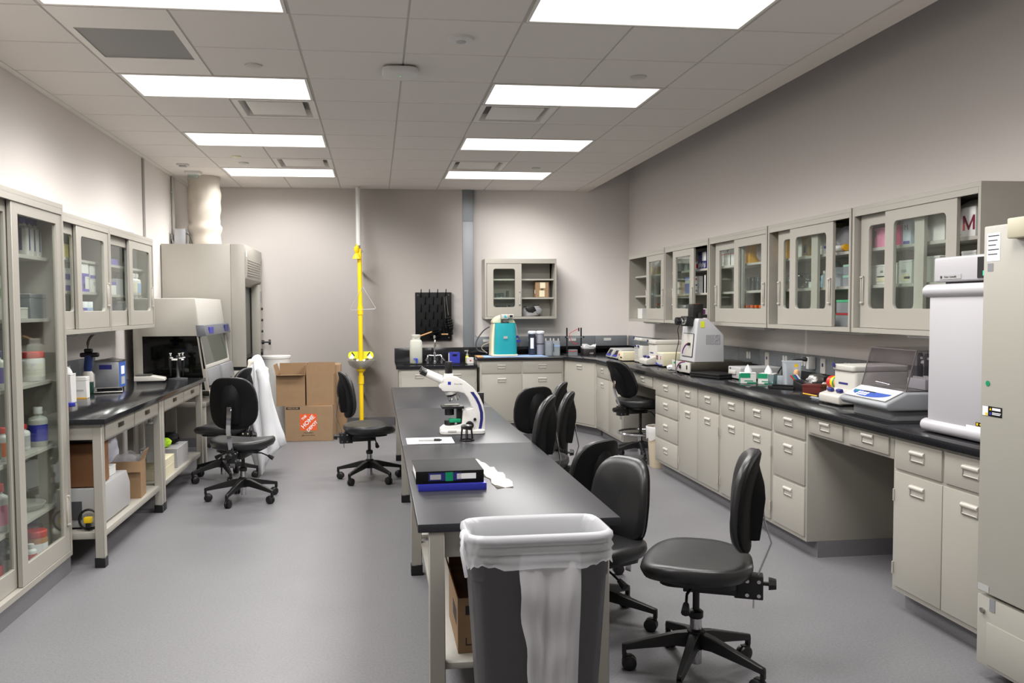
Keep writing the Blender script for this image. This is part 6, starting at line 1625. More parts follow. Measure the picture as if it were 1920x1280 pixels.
single(G().hexa([(0, 0, 0), (0.16, 0, 0), (0.16, 0.02, 0), (0, 0.02, 0)], [(0.02, 0.10, 0.17), (0.18, 0.10, 0.17), (0.18, 0.12, 0.17), (0.02, 0.12, 0.17)]), 'cutting_board', 'pale olive board leaning behind the clear bubble wrap', 'board', mat('olive_board', (190, 188, 150), 0.6), (-2.03, 5.92, ZSH + 0.0), bevel=0.003)
t = thing('cord_reel', 'black cord loop with a yellow plug at the near end of the lower shelf', 'cord', (-1.68, 5.18, ZSH))
part(G().tube([(-0.03 + 0.055 * math.cos(a), 0.0, 0.068 + 0.06 * math.sin(a)) for a in [2 * PI * i / 24 for i in range(25)]], 0.007, 8, cap=False), 'loop', BLACK, t)
part(B(-0.055, -0.01, -0.02, 0.012, 0.05, 0.085), 'plug', YEL, t, 0.005)
part(B(-0.045, -0.02, -0.018, 0.01, 0.02, 0.049), 'plug_end', BLACK, t, 0.003)
for k, h_ in ((0, 0.085), (1, 0.06)):
    pack('cream_drawer', 'flat cream drawer box on the far lower shelf, %s of two' % ('bottom one' if k == 0 else 'top one'), (-1.82, 6.83, ZSH + 0.0865 * k), 0.36, 0.36, h_, CREAM, (), 0.0, 'box', 'cream drawer boxes', 0.12)
pack('tall_box', 'tall plain white box standing on the cream drawer boxes', (-1.72, 6.72, ZSH + 0.1475), 0.06, 0.24, 0.30, WCARD, (), 0.0, lid=0.03)
pack('instrument_case', 'light grey metal case on the far lower shelf', (-1.80, 7.36, ZSH), 0.30, 0.40, 0.16, LGREY, (), 0.0, lid=0.04)
blob('lime_glove', 'lime green cloth on the grey metal case under the bench', (-1.77, 7.24, ZSH + 0.161), 0.05, 0.06, 0.04, mat('lime_cloth', (176, 222, 40), 0.7), 'cloth', 51)
blob('black_pouch', 'black pouch beside the lime green cloth', (-1.78, 7.42, ZSH + 0.161), 0.09, 0.07, 0.05, BLACKM, 'pouch', 52)

# ================================================================ under the island and in the knee space
c_ = carton('supply_box', 'brown carton with black print on the island shelf behind the trash bin', (0.30, 3.16, 0.186), 0.34, 0.40, 0.215, CARD2, 0.0, 1)
part(G().hexa([(0, 0, 0.215), (0.004, 0, 0.215), (0.004, 0.4, 0.215), (0, 0.4, 0.215)], [(-0.035, 0.01, 0.335), (-0.031, 0.01, 0.335), (-0.031, 0.39, 0.335), (-0.035, 0.39, 0.335)]), 'flap', CARDD, c_)
part(B(0.0, 0.34, 0.396, 0.40, 0.215, 0.34), 'flap', CARDD, c_)
part(B(0.006, 0.334, 0.006, 0.394, 0.005, 0.20), 'contents', CARDD, c_)
part(B(-0.0008, 0, 0.06, 0.20, 0.09, 0.15), 'print', INK, c_)
part(B(0.03, 0.07, -0.0008, 0, 0.15, 0.185), 'print', INK, c_)
part(B(0.03, 0.034, -0.0008, 0, 0.03, 0.06).box(0.03, 0.06, -0.0008, 0, 0.03, 0.034), 'print', INK, c_)
carton('supply_box', 'darker brown carton deeper on the island shelf', (0.36, 3.62, 0.186), 0.30, 0.34, 0.36, CARDD)
t = thing('wastebasket', 'small beige wastebasket with a white liner in the far knee space', 'wastebasket', (2.665, 7.60, 0))
TAN = mat('tan_plastic', (196, 182, 158), 0.5)
part(G().lathe([(0.10, 0), (0.105, 0.01), (0.128, 0.37), (0.135, 0.375), (0.135, 0.385), (0.125, 0.385), (0.10, 0.02)], n=26), 'basket', TAN, t)
R = [[((q + 0.004 * math.sin(i * 2.1 + k)) * math.cos(2 * PI * i / 40), (q + 0.004 * math.sin(i * 2.1 + k)) * math.sin(2 * PI * i / 40), z + (0.012 * math.sin(i * 1.3) if k == 5 else 0)) for i in range(40)] for k, (q, z) in enumerate(((0.105, 0.25), (0.12, 0.36), (0.131, 0.392), (0.139, 0.385), (0.137, 0.33), (0.135, 0.27)))]
part(G().rings(R, cap=False), 'liner', LINER, t, smooth=70)

# ================================================================ contents of the right wall cabinets
def shelf_z(k):
    return ZU + (0.0305, SH[0] + 0.0005, SH[1] + 0.0005)[k]
XM = 3.235
UB = ((3.94, 5.05), (5.11, 6.22), (6.28, 7.39), (7.45, 8.58), (8.64, 9.85))
def ry(y, w_):
    y2 = y * 1.03
    for lo_, hi_ in UB:
        if lo_ <= y <= hi_:
            y2 = min(y2, hi_ - w_ / 2 - 0.004)
    return y2
def rp(name, label, y, k, w_, h_, m, marks=(), d_=0.16, x=None, lid=0.1, lm=None, cat='box'):
    """box on shelf k; marks sit on the face that looks into the room (-X)"""
    return pack(name, label, (x or XM, ry(y, w_), shelf_z(k)), w_, d_, h_, m, marks, RZ, cat, None, lid, lm)
# nearest cabinet (Y 3.92-5.07)
rp('reagent_box', 'pink carton with a magenta end on the top shelf of the nearest cabinet', 4.72, 2, 0.27, 0.125, PINK, ((0.02, 0.08, 0.55, 0.85, DMAG), (0.42, 0.52, 0.8, 0.95, DMAG), (0.72, 1.0, 0.0, 1.0, MAG)))
b_ = rp('reagent_box', 'narrow blue and white carton beside the pink one', 4.535, 2, 0.075, 0.17, mat('pale_blue_card', (206, 214, 234), 0.6), ((0.1, 0.9, 0.0, 0.12, BLUE),))
text_g('M', 0.05, BLUE, 'print', b_, (0, -0.0835, 0.10))
rp('white_box', 'large plain white box on the top shelf left of the open carton', 4.30, 2, 0.22, 0.165, WCARD, (), 0.18)
rp('white_box', 'dark topped carton behind the plain white box on the top shelf', 4.44, 2, 0.05, 0.20, DGREY, (), 0.1, 3.30)
mb = thing('reagent_carton', 'opened white carton with a large dark red letter in the nearest cabinet', 'box', (3.13, 4.22, shelf_z(2)), RZ)
part(B(0, 0.16, 0, 0.20, 0, 0.155), 'body', WCARD, mb, 0.002)
part(G().hexa([(0, 0.0, 0.155), (0.16, 0.0, 0.155), (0.16, 0.003, 0.155), (0, 0.003, 0.155)], [(0.005, 0.09, 0.205), (0.155, 0.09, 0.205), (0.155, 0.093, 0.205), (0.005, 0.093, 0.205)]), 'flap', WCARD, mb)
part(G().hexa([(0, 0.197, 0.155), (0.16, 0.197, 0.155), (0.16, 0.2, 0.155), (0, 0.2, 0.155)], [(0.005, 0.10, 0.195), (0.155, 0.10, 0.195), (0.155, 0.103, 0.195), (0.005, 0.103, 0.195)]), 'flap', WCARD, mb)
part(G().prism([(0.066, 0.034), (0.079, 0.034), (0.079, 0.085), (0.107, 0.034), (0.113, 0.034), (0.141, 0.085), (0.141, 0.034), (0.156, 0.034), (0.156, 0.112), (0.143, 0.112), (0.111, 0.056), (0.079, 0.112), (0.066, 0.112)], -0.0014, -0.0002, 'y'), 'logo', DMAG, mb)
part(B(0.066, 0.079, -0.002, -0.0014, 0.034, 0.07), 'logo_mark', RED, mb)
part(G().prism([(0.0, 0.085), (0.012, 0.055), (0.03, 0.03), (0.05, 0.012), (0.04, 0.012), (0.018, 0.03), (0.002, 0.06)], -0.0012, 0, 'y'), 'swoosh', DMAG, mb)
rp('white_box', 'white carton with a printed label at the far end of the middle shelf, nearest cabinet', 4.80, 1, 0.17, 0.125, WCARD, ((0.35, 0.9, 0.15, 0.35, CREAM), (0.4, 0.9, 0.38, 0.43, INK), (0.6, 0.75, 0.6, 0.7, MGREY)))
rp('white_box', 'narrow white carton in the middle of the nearest cabinet, middle shelf', 4.655, 1, 0.07, 0.13, WCARD)
rp('white_box', 'white carton with a cream label right of the narrow one, middle shelf', 4.545, 1, 0.12, 0.14, WCARD, ((0.15, 0.8, 0.1, 0.4, CREAM), (0.2, 0.6, 0.5, 0.6, LGREY), (0.45, 0.9, 0.2, 0.3, INK)))
rp('white_box', 'large white carton behind the sliding door stile, middle shelf of the nearest cabinet', 4.34, 1, 0.20, 0.15, WCARD, ((0.1, 0.25, 0.4, 0.7, CREAM),))
rp('white_box', 'short white carton with small print at the near end of the middle shelf', 4.15, 1, 0.12, 0.13, WCARD, ((0.2, 0.8, 0.75, 0.82, MGREY),))
rp('white_box', 'white carton top showing above the oven, nearest cabinet', 4.02, 1, 0.11, 0.16, WCARD, ((0.5, 0.9, 0.72, 0.78, INK),))
blob('glove_bundle', 'white wrapped bundle on the bottom shelf of the nearest cabinet', (XM, ry(4.78, 0.1), shelf_z(0)), 0.08, 0.12, 0.035, FROST, 'bundle', 61)
rp('tube_rack', 'white rack with a red stripe on the bottom shelf of the nearest cabinet', 4.35, 0, 0.10, 0.075, WCARD, ((0.05, 0.95, 0.55, 0.75, PINK),), lid=0.3, cat='rack')
rp('small_box', 'small dark box beside the red striped rack', 4.25, 0, 0.05, 0.05, DGREY)
# fourth cabinet (Y 5.09-6.24)
b_ = rp('reagent_box', 'yellow carton with a printed panel on the top shelf of the fourth cabinet', 6.00, 2, 0.16, 0.14, YBOX, ((0.5, 0.9, 0.45, 0.85, mat('card_print', (220, 180, 90), 0.6)),))
rp('white_box', 'tall white carton with faint lines beside the yellow ones', 5.80, 2, 0.12, 0.19, WCARD, ((0.1, 0.4, 0.5, 0.52, MGREY), (0.1, 0.4, 0.42, 0.44, MGREY), (0.1, 0.4, 0.34, 0.36, MGREY)))
rp('reagent_box', 'tall ochre carton with a dark oval print on the top shelf of the fourth cabinet', 5.695, 2, 0.085, 0.20, mat('ochre_card', (186, 144, 60), 0.6), ((0.1, 0.9, 0.05, 0.45, DGREY), (0.3, 0.7, 0.15, 0.35, LGREY)))
rp('white_box', 'white carton with a small blue mark on the top shelf', 5.46, 2, 0.22, 0.18, WCARD, ((0.62, 0.92, 0.22, 0.32, BLUE),))
blob('tube_bag', 'lumpy clear bag of white tubes at the open end of the fourth cabinet', (XM - 0.01, ry(5.23, 0.1), shelf_z(2)), 0.085, 0.105, 0.09, BAG, 'bag', 71, None, 1.6, 0.25)
t = thing('sample_tubes', 'white tube with a yellow cap inside the lumpy clear bag', 'tube', (3.16, 5.38, shelf_z(2) + 0.03), RZ)
part(G().cyl((-0.06, 0, 0), (0.03, 0, 0), 0.022, n=14), 'tube', WHITE, t)
part(G().cyl((0.03, 0, 0), (0.06, 0, 0), 0.023, n=14), 'cap', YBOX, t)
for k, (y, s_) in enumerate(((6.02, 81), (5.86, 82), (5.72, 83))):
    blob('wrapped_glassware', ('clear wrapped glassware on the middle shelf of the fourth cabinet, ' + ('leftmost', 'middle', 'rightmost')[k] + ' bundle'), (XM, ry(y, 0.1), shelf_z(1)), 0.065, 0.07, 0.06, CLEAR, 'glassware', s_, 'wrapped glassware', 2.5, 0.4)
rp('small_box', 'short white tray under the glassware in the fourth cabinet', 5.60, 1, 0.09, 0.045, WCARD)
bottle('bottle', 'pale blue bottle on the middle shelf of the fourth cabinet', (XM - 0.03, ry(5.50, 0.1), shelf_z(1)), 0.03, 0.12, mat('pale_blue_plastic', (150, 190, 214), 0.4), WHITE, None)
blob('foil_ball', 'shiny round glass bulb standing on a white carton, fourth cabinet', (XM - 0.02, ry(5.40, 0.1), shelf_z(1) + 0.1005), 0.045, 0.045, 0.045, CLEAR, 'glassware', 85, None, 1.0, 0.1)
rp('white_box', 'white carton below the round bulb, fourth cabinet', 5.40, 1, 0.10, 0.10, WCARD)
rp('clear_box', 'stacked clear box at the open end of the middle shelf, fourth cabinet', 5.275, 1, 0.10, 0.085, FROST)
rp('clear_box', 'small clear box lying on the stacked clear one', 5.25, 1, 0.07, 0.045, FROST, x=3.2).location.z += 0.0862
rp('tip_box', 'mint lidded tip box on the middle shelf beside the clear boxes', 5.155, 1, 0.09, 0.075, FROST, lid=0.25, lm=mat('mint_plastic', (170, 216, 196), 0.4))
rp('tip_box', 'upper mint lidded tip box of the stack on the middle shelf', 5.155, 1, 0.085, 0.07, FROST, lid=0.25, lm=mat('mint_plastic')).location.z += 0.0762
bottle('bottle', 'dark bottle with a tall neck on the bottom shelf of the fourth cabinet', (XM, ry(6.05, 0.1), shelf_z(0)), 0.04, 0.22, DGREY, BLACK, None, 0.25)
for k, (y, r_, h_) in enumerate(((5.92, 0.03, 0.07), (5.84, 0.035, 0.11), (5.75, 0.03, 0.08))):
    beaker('beaker', 'small clear beaker on the bottom shelf of the fourth cabinet, %s of three' % ('leftmost', 'middle', 'rightmost')[k], (XM - 0.03, ry(y, 0.1), shelf_z(0)), r_, h_, CLEAR, group='beakers in the fourth cabinet')
rp('tip_box', 'dark blue plastic box on the bottom shelf of the fourth cabinet', 5.68, 0, 0.12, 0.06, BLUE)
rp('tip_box', 'green lidded clear box on the bottom shelf of the fourth cabinet', 5.47, 0, 0.15, 0.085, FROST, lid=0.3, lm=mat('green_lid', (90, 190, 140), 0.4))
rp('tip_box', 'lower red lidded box at the open end of the bottom shelf, fourth cabinet', 5.20, 0, 0.17, 0.09, FROST, lid=0.15, lm=mat('red_lid', (190, 60, 66), 0.4))
rp('tip_box', 'green lidded box stacked on the red lidded one, fourth cabinet', 5.20, 0, 0.15, 0.09, FROST, lid=0.2, lm=mat('green_lid')).location.z += 0.0912
# middle cabinet (Y 6.26-7.41)
b_ = rp('filter_box', 'white carton with a red line and blue triangles in the middle cabinet', 7.13, 2, 0.22, 0.15, WCARD, ((0.0, 1.0, 0.68, 0.74, RED),))
for x in (-0.06, 0.045):
    part(G().prism([(x - 0.03, 0.149), (x + 0.03, 0.149), (x, 0.118)], -0.0825, -0.0812, 'y'), 'print', NAVY, b_)
rp('white_box', 'second white carton with a red line, partly behind the door stile', 6.90, 2, 0.16, 0.15, WCARD, ((0.0, 1.0, 0.68, 0.74, RED),))
rp('reagent_box', 'large yellow carton on the top shelf of the middle cabinet', 6.66, 2, 0.21, 0.185, YBOX, (), 0.19)
blob('sample_bag', 'crumpled clear bag beside the large yellow carton', (XM, ry(6.47, 0.1), shelf_z(2)), 0.07, 0.07, 0.08, BAG, 'bag', 91)
for k, (y, r_, h_) in enumerate(((6.74, 0.03, 0.11), (6.66, 0.035, 0.12), (6.57, 0.035, 0.115), (6.49, 0.025, 0.15))):
    beaker('beaker', 'clear glass beaker on the middle shelf of the middle cabinet, number %s from the left' % ('one', 'two', 'three', 'four')[k], (XM - 0.02, ry(y, 0.1), shelf_z(1)), r_, h_, CLEAR, group='beakers in the middle cabinet')
flask_bottle('media_bottle', 'clear bottle with an orange collar at the right end of the beakers', (XM - 0.01, ry(6.40, 0.1), shelf_z(1)), 0.04, 0.19, ORANGE)
LQ = [mat('amber_liquid', (196, 150, 40), 0.3), mat('green_liquid', (90, 200, 90), 0.3), mat('yellow_liquid', (214, 204, 40), 0.3), mat('yellow_liquid'), mat('amber_liquid')]
for k, y in enumerate((6.76, 6.68, 6.60, 6.52, 6.44)):
    flask_bottle('media_bottle', 'orange capped media bottle with %s liquid, number %s in the row on the bottom shelf' % (('amber', 'green', 'yellow', 'yellow', 'amber')[k], ('one', 'two', 'three', 'four', 'five')[k]), (XM - 0.05, ry(y, 0.1), shelf_z(0)), 0.036, 0.15, ORANGE, LQ[k], 'media bottles in the middle cabinet')
rp('storage_case', 'dark grey upright case behind the row of media bottles', 6.52, 0, 0.18, 0.22, DGREY, (), 0.05, 3.31)
flask_bottle('media_bottle', 'orange capped bottle behind the left door of the middle cabinet', (XM, ry(6.90, 0.1), shelf_z(0)), 0.04, 0.16, ORANGE)
# second cabinet (Y 7.43-8.60)
b_ = rp('glove_carton', 'navy and white patterned carton at the open end of the second cabinet', 7.60, 2, 0.22, 0.17, NAVY, ((0.5, 0.95, 0.45, 0.95, WCARD),) + tuple((0.06 + 0.11 * k, 0.10 + 0.11 * k, 0.05 + 0.04 * (k % 3), 0.3 + 0.04 * (k % 3), WCARD) for k in range(8)))
bottle('bottle', 'small red and white bottle beside the navy patterned carton', (XM - 0.06, ry(7.76, 0.1), shelf_z(2)), 0.022, 0.10, WHITE, RED, RED)
rp('small_box', 'lowest small white carton of the stack at the open end, second cabinet', 7.72, 1, 0.11, 0.055, WCARD, ((0.1, 0.5, 0.3, 0.6, MGREY),))
rp('small_box', 'middle small white carton of the stack at the open end, second cabinet', 7.72, 1, 0.10, 0.055, WCARD, ((0.1, 0.5, 0.3, 0.6, PURPLE),)).location.z += 0.056
rp('small_box', 'small white carton with a red mark, top of the stack in the second cabinet', 7.72, 1, 0.10, 0.055, WCARD, ((0.1, 0.4, 0.3, 0.7, RED),)).location.z += 0.112
for k, m_ in enumerate((BLACKM, WCARD, BLACKM, LGREY, BLACKM)):
    t = thing('folder', ('black', 'white', 'dark', 'grey', 'charcoal')[k] + ' upright folder at the near end of the middle shelf, second cabinet, %s' % ('first', 'second', 'third', 'fourth', 'fifth')[k], 'folder', (3.15, 7.80 - 0.036 * k, shelf_z(1)), RZ, 'folders in the second cabinet')
    part(B(0, 0.03, 0, 0.19, 0, 0.17), 'cover', m_, t, 0.003)
    part(B(0.004, 0.026, 0.004, 0.192, 0.004, 0.168), 'pages', PAPER, t)
rp('reagent_box', 'blue carton seen through the glass of the second cabinet, middle shelf', 7.98, 1, 0.14, 0.17, mat('mid_blue_card', (86, 110, 190), 0.6), ((0.1, 0.9, 0.6, 0.8, WCARD),))
bottle('bottle', 'white bottle beside the blue carton in the second cabinet', (XM, ry(8.12, 0.1), shelf_z(1)), 0.04, 0.15, WHITE, WHITE, None)
rp('white_box', 'beige carton left of the white bottle in the second cabinet', 8.28, 1, 0.13, 0.13, OFFW)
rp('white_box', 'grey carton on the top shelf of the second cabinet behind the glass', 8.10, 2, 0.25, 0.11, LGREY)
flask_bottle('media_bottle', 'wide orange capped bottle on the bottom shelf of the second cabinet', (XM - 0.02, ry(7.84, 0.1), shelf_z(0)), 0.05, 0.17, ORANGE)
flask_bottle('media_bottle', 'second orange capped bottle behind the glass of the second cabinet', (XM + 0.03, ry(7.97, 0.1), shelf_z(0)), 0.05, 0.17, ORANGE)
t = thing('steel_bowl', 'shallow steel bowl on the bottom shelf of the second cabinet', 'bowl', (XM - 0.01, ry(8.17, 0.1), shelf_z(0)))
part(G().lathe([(0.03, 0), (0.06, 0.012), (0.09, 0.05), (0.094, 0.055), (0.088, 0.052), (0.055, 0.016), (0.0, 0.008)], n=26, cap=False), 'bowl', CHROME, t)
rp('purple_box', 'purple topped white carton at the open end of the bottom shelf, second cabinet', 7.60, 0, 0.17, 0.12, WCARD, ((0.2, 1.0, 0.55, 0.95, mat('deep_purple', (80, 30, 80), 0.5)),))
rp('pink_sponge', 'coral pink pack in front of the purple topped carton', 7.62, 0, 0.10, 0.035, mat('coral', (240, 96, 90), 0.6), (), 0.03, 3.135)
# farthest cabinet (Y 8.62-9.87)
flask_bottle('media_bottle', 'orange capped bottle at the open end of the farthest cabinet', (XM, ry(9.30, 0.1), shelf_z(1)), 0.045, 0.17, ORANGE)
rp('white_box', 'plain white carton on the bottom shelf of the farthest cabinet', 9.50, 0, 0.17, 0.12, WCARD)
for k, y in enumerate((9.08, 8.98)):
    flask_bottle('media_bottle', 'orange capped bottle behind glass in the farthest cabinet, %s one' % ('left', 'right')[k], (XM, ry(y, 0.1), shelf_z(0)), 0.04, 0.18, ORANGE, None, 'bottles in the farthest cabinet')
for k, y in enumerate((9.06, 8.96, 8.86)):
    beaker('beaker', 'clear glass on the middle shelf of the farthest cabinet, %s of three' % ('left', 'middle', 'right')[k], (XM, ry(y, 0.1), shelf_z(1)), 0.036, 0.14, CLEAR, group='glassware in the farthest cabinet')
rp('reagent_box', 'ochre carton on the top shelf of the farthest cabinet', 9.0, 2, 0.20, 0.09, mat('ochre_card'))
# cabinet on the back wall
zb_ = 1.37
c_ = carton('parcel', 'small brown parcel with white labels in the open half of the back wall cabinet', (2.06, 10.70, zb_ + 0.2755), 0.175, 0.17, 0.20, CARD2, 0.0, 0, False, None, ((0.06, 0.13, 0.12, 0.195, CREAM), (0.05, 0.12, 0.01, 0.09, CREAM), (0.075, 0.085, 0.095, 0.115, INK), (0.09, 0.10, 0.095, 0.115, INK)))
part(B(-0.0008, 0, 0.02, 0.06, 0.05, 0.10), 'label', PAPER, c_)
t = thing('speaker_dock', 'silver and black rounded speaker dock in the back wall cabinet', 'speaker', (2.02, 10.78, zb_ + 0.0305))
part(G().rings([super_ring(28, 0.125 * s1, 0.085 * s1, 2.4, lambda x, y: (x, y, z + 0.015 * (x / 0.125))) for s1, z in ((0.75, 0.0), (0.95, 0.02), (1.0, 0.06), (0.97, 0.10), (0.85, 0.13))]), 'shell', mat('silver_plastic', (186, 186, 190), 0.3, 0.5), t, smooth=60)
part(G().rings([super_ring(28, 0.125 * s1, 0.085 * s1, 2.4, lambda x, y: (x, y, z + 0.015 * (x / 0.125))) for s1, z in ((0.86, 0.130), (0.80, 0.138), (0.3, 0.132), (0.02, 0.128))]), 'dish', BLACK, t, smooth=60)
part(G().rings([super_ring(20, 0.062 * s1, 0.045 * s1, 2.2, lambda x, y: (0.075 + x * 0.9, -0.062 + 0.25 * x * 0 - d_ , 0.07 + y)) for s1, d_ in ((1.0, 0.0), (0.95, 0.012), (0.6, 0.018), (0.05, 0.02))]), 'grille', MGREY, t, smooth=60)
part(G().prism([(-0.10, 0.10), (-0.06, 0.055), (0.0, 0.045), (0.05, 0.075), (0.02, 0.13), (-0.08, 0.13)], -0.089, -0.06, 'y'), 'front_panel', BLACK, t, 0.004)
for k, (x, r_, h_, lb) in enumerate(((1.56, 0.03, 0.055, 'low clear dish'), (1.62, 0.03, 0.06, 'small clear beaker'), (1.70, 0.02, 0.09, 'small clear flask'))):
    beaker('beaker', lb + ' on the middle shelf of the back wall cabinet', (x, 10.75, zb_ + 0.2755), r_, h_, CLEAR)
beaker('beaker', 'large clear beaker on the bottom shelf of the back wall cabinet', (1.62, 10.78, zb_ + 0.0305), 0.07, 0.14, CLEAR)
beaker('beaker', 'clear jar on the bottom shelf of the back wall cabinet, right of the large beaker', (1.76, 10.78, zb_ + 0.0305), 0.05, 0.15, CLEAR)

# ================================================================ contents of the left wall cabinets
ZLC = 1.36
def lz(k, b=0):
    return ZLC + (0.0305, (0.29, 0.28)[b] + 0.0005, 0.5155)[k]
def lp_(name, label, y, k, w_, h_, m, marks=(), d_=0.16, b=0, lid=0.1, lm=None, cat='box', x=-2.145, dz=0.0):
    t = pack(name, label, (x, y + (0.06 if b else 0.22), lz(k, b) + dz), w_, d_, h_, m, marks, LZ, cat, None, lid, lm)
    return t
for k in range(2):
    lp_('pipette_pack', 'white and purple pack in the left cabinet, %s of the pair behind the tall cabinet' % ('bottom', 'top')[k], 5.80, 1, 0.18, 0.075, WCARD, ((0, 1, 0.0, 0.5, PURPLE),), dz=0.0762 * k)
lp_('wipes_pack', 'purple and white pack with a red mark on the middle shelf of the left cabinet', 6.10, 1, 0.15, 0.11, WCARD, ((0, 1, 0.0, 0.18, PURPLE), (0, 0.45, 0.18, 1, PURPLE), (0.25, 0.4, 0.2, 0.5, RED)))
lp_('wipes_pack', 'white pack with purple corner lying on the purple and white pack', 6.10, 1, 0.15, 0.10, WCARD, ((0, 1, 0.0, 0.2, PURPLE),), dz=0.1112)
lp_('wipes_pack', 'small white pack beside the purple packs on the middle shelf', 6.27, 1, 0.12, 0.10, WCARD, ((0.5, 1, 0.5, 0.8, LGREY),))
lp_('wipes_pack', 'white pack with a purple edge on top of the small white pack', 6.27, 1, 0.12, 0.09, WCARD, ((0, 1, 0.0, 0.25, PURPLE),), dz=0.1012)
for k, (y, dz) in enumerate(((5.98, 0), (6.10, 0), (6.22, 0), (6.04, 0.095), (6.16, 0.095))):
    t = thing('paper_roll', 'white paper roll on the bottom shelf of the left cabinet, %s' % ('bottom left', 'bottom middle', 'bottom right', 'upper left', 'upper right')[k], 'roll', (-2.09, y + 0.21, lz(0) + dz), 0, 'paper rolls in the left cabinet')
    part(G().lathe([(0.018, 0), (0.052, 0), (0.054, 0.004), (0.054, 0.09), (0.052, 0.094), (0.018, 0.094), (0.018, 0.0)], n=22, cap=False), 'roll', mat('roll_paper', (224, 226, 232), 0.8), t)
    part(G().lathe([(0.0545, 0.03), (0.0545, 0.05)], n=22, cap=False), 'band', PURPLE if k % 2 else LBLUE, t)
lp_('tip_bag', 'yellow tip box on the bottom shelf behind the tall cabinet edge', 5.76, 0, 0.15, 0.10, mat('pale_yellow', (224, 206, 110), 0.5), lid=0.3)
lp_('tip_bag', 'yellow carton on the top shelf behind the tall cabinet edge', 5.72, 2, 0.14, 0.09, mat('pale_yellow'))
t = lp_('glove_box', 'violet glove box leaning on the top shelf of the far left cabinet', 6.95, 2, 0.20, 0.05, PURPLE, b=1)
t.rotation_euler = (0, -0.0, LZ)
lp_('white_box', 'white carton beside the leaning violet box, top shelf of the far left cabinet', 6.79, 2, 0.10, 0.13, WCARD, b=1)
lp_('wipes_pack', 'white pack with a purple top on the middle shelf of the far left cabinet', 6.90, 1, 0.16, 0.10, WCARD, ((0, 1, 0.78, 1.0, PURPLE),), b=1)
lp_('storage_box', 'clear grey box behind the purple topped pack', 7.08, 1, 0.16, 0.13, FROST, b=1)
lp_('glove_box', 'violet box on the bottom shelf of the far left cabinet', 6.93, 0, 0.18, 0.06, PURPLE, b=1)
lp_('storage_case', 'dark grey leaning case on the bottom shelf of the far left cabinet', 7.17, 0, 0.10, 0.20, MGREY, b=1)
for k in range(2):
    bottle('bottle', 'white bottle on the middle shelf behind the far left sliding door, %s one' % ('left', 'right')[k], (-2.08, 7.53 + 0.11 * k, lz(1, 1)), 0.045, 0.19, WHITE, WHITE, CREAM if k == 0 else LBLUE, group='white bottles in the far left cabinet')

# ================================================================ contents of the tall cabinet
TS = (0.1305, 0.4105, 0.7555, 1.1255, 1.4755, 1.8155)
random.seed(8)
def tb(label, y, k, r, h, m, cap, lab=None, x=-1.99, **kw):
    return bottle('reagent_bottle', label, (x, y, TS[k]), r, h, m, cap, lab, group='bottles in the tall cabinet', **kw)
for k, y in enumerate((4.845, 4.915, 4.985)):
    t = tb('dark striped white jug on the top shelf of the tall cabinet, %s of three' % ('left', 'middle', 'right')[k], y, 5, 0.034, 0.21, WHITE, BLUE, None, x=-1.90, square=True)
    t.rotation_euler = (0, 0, 0)
    part(B(-0.008, 0.008, -0.0345, -0.034, 0.03, 0.15).box(0.034, 0.0345, -0.008, 0.008, 0.03, 0.15), 'stripe', NAVY, t)
tb('white jar with a red label behind the left door on the top shelf', 4.50, 5, 0.05, 0.20, WHITE, WHITE, RED, x=-1.92)
jar('tub', 'white tub on the top shelf of the tall cabinet beside the striped jugs', (-1.98, 4.70, TS[5]), 0.05, 0.16, OFFW, OFFW)
pack('instrument_box', 'grey metal box on the second shelf of the tall cabinet', (-1.97, 4.92, TS[4]), 0.22, 0.22, 0.135, MGREY, rz=0, cat='box')
pack('instrument_box', 'cream carton left of the grey metal box in the tall cabinet', (-1.95, 4.70, TS[4]), 0.18, 0.16, 0.06, OFFW, rz=0)
pack('bottle_crate', 'white carton with green dots behind the left door of the tall cabinet', (-1.93, 4.50, TS[4]), 0.16, 0.14, 0.22, WCARD, rz=LZ, marks=((0.2, 0.5, 0.5, 0.7, mat('light_green', (110, 220, 90), 0.5)), (0.4, 0.9, 0.1, 0.4, LGREY)))
pack('dark_case', 'dark grey case at the back of the third shelf in the tall cabinet', (-2.12, 4.90, TS[3]), 0.20, 0.26, 0.29, DGREY, lid=0.06)
jar('reagent_jar', 'white jar with a red lid and orange mark in the tall cabinet', (-1.91, 4.95, TS[3]), 0.062, 0.165, WHITE, RED, mat('cream_label', (216, 212, 198), 0.6))
t = [o for o in COL.objects if o.name.startswith('reagent_jar')][-1]
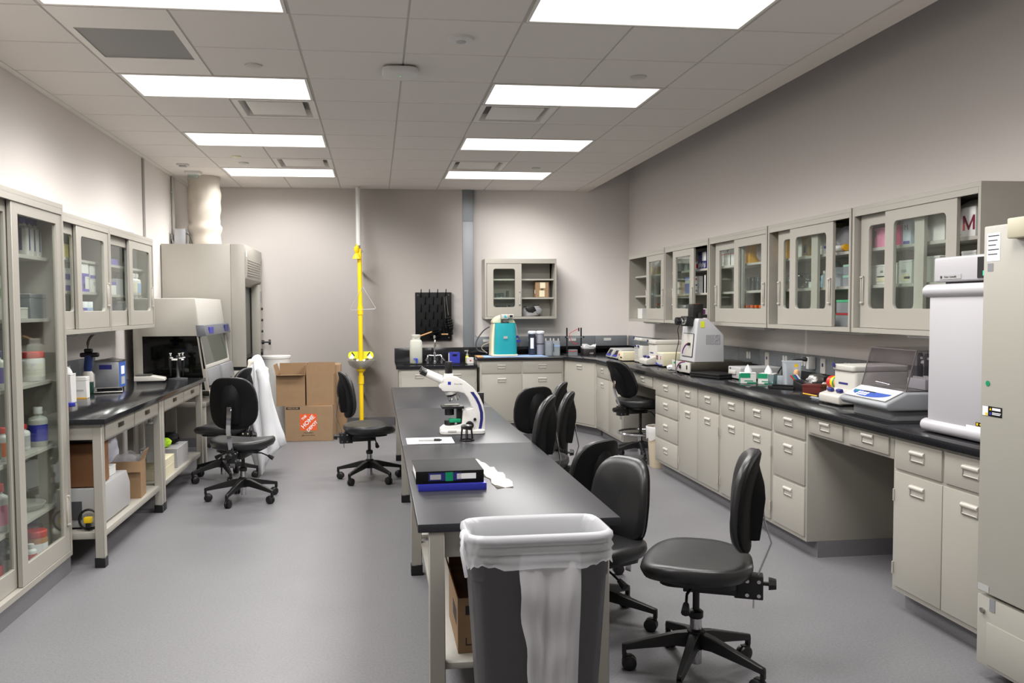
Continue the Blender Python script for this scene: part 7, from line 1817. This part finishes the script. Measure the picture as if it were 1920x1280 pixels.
tb('white bottle with a purple label behind the left door, third shelf', 4.50, 3, 0.045, 0.19, WHITE, NAVY, PURPLE, x=-1.91)
tb('clear bottle with a white cap and blue label on the fourth shelf', 4.97, 2, 0.05, 0.22, NATURAL, WHITE, BLUE, neck=0.4, x=-1.90)
tb('small white bottle with a red cap beside the clear one, fourth shelf', 4.84, 2, 0.036, 0.14, WHITE, RED, LGREY, x=-1.93)
tb('white bottle with a red cap and an orange mark behind the left door', 4.50, 2, 0.042, 0.17, WHITE, RED, ORANGE, x=-1.90)
tb('white bottle with a green label behind the left door, fourth shelf', 4.38, 2, 0.045, 0.19, WHITE, WHITE, GREEN, x=-1.90)
single(G().lathe([(0.09, 0), (0.10, 0.01), (0.12, 0.035), (0.115, 0.035), (0.095, 0.012), (0.0, 0.008)], n=28, cap=False), 'tray', 'white shallow round tray on the fifth shelf of the tall cabinet', 'tray', OFFW, (-1.97, 4.90, TS[1]))
pack('storage_tub', 'pale grey tub standing behind the round tray in the tall cabinet', (-2.18, 4.82, TS[1]), 0.12, 0.36, 0.24, LGREY)
tb('tall white bottle with a red cap on the fifth shelf behind the left door', 4.44, 1, 0.05, 0.24, WHITE, RED, PINK, x=-1.90)
jar('reagent_jar', 'jar of brown powder with a red lid at the bottom of the tall cabinet', (-1.89, 4.87, TS[0]), 0.058, 0.17, RUSTY, RED, PAPER)
tb('dark brown bottle with a white label at the bottom of the tall cabinet', 4.975, 0, 0.055, 0.24, AMBER, BLACK, PAPER, x=-1.95)
tb('clear jug behind the jar of brown powder', 4.90, 0, 0.055, 0.25, NATURAL, WHITE, None, x=-2.08)
tb('small white bottle at the door edge at the bottom of the tall cabinet', 4.77, 0, 0.03, 0.12, WHITE, WHITE, RED, x=-1.88)
tb('dark bottle behind the left door at the bottom of the tall cabinet', 4.50, 0, 0.055, 0.22, mat('dark_bottle', (60, 58, 60), 0.3), BLACK, LGREY, x=-1.91)
tb('brown bottle with a red label behind the left door, bottom of the tall cabinet', 4.38, 0, 0.05, 0.22, AMBER, BLACK, RED, x=-1.91)
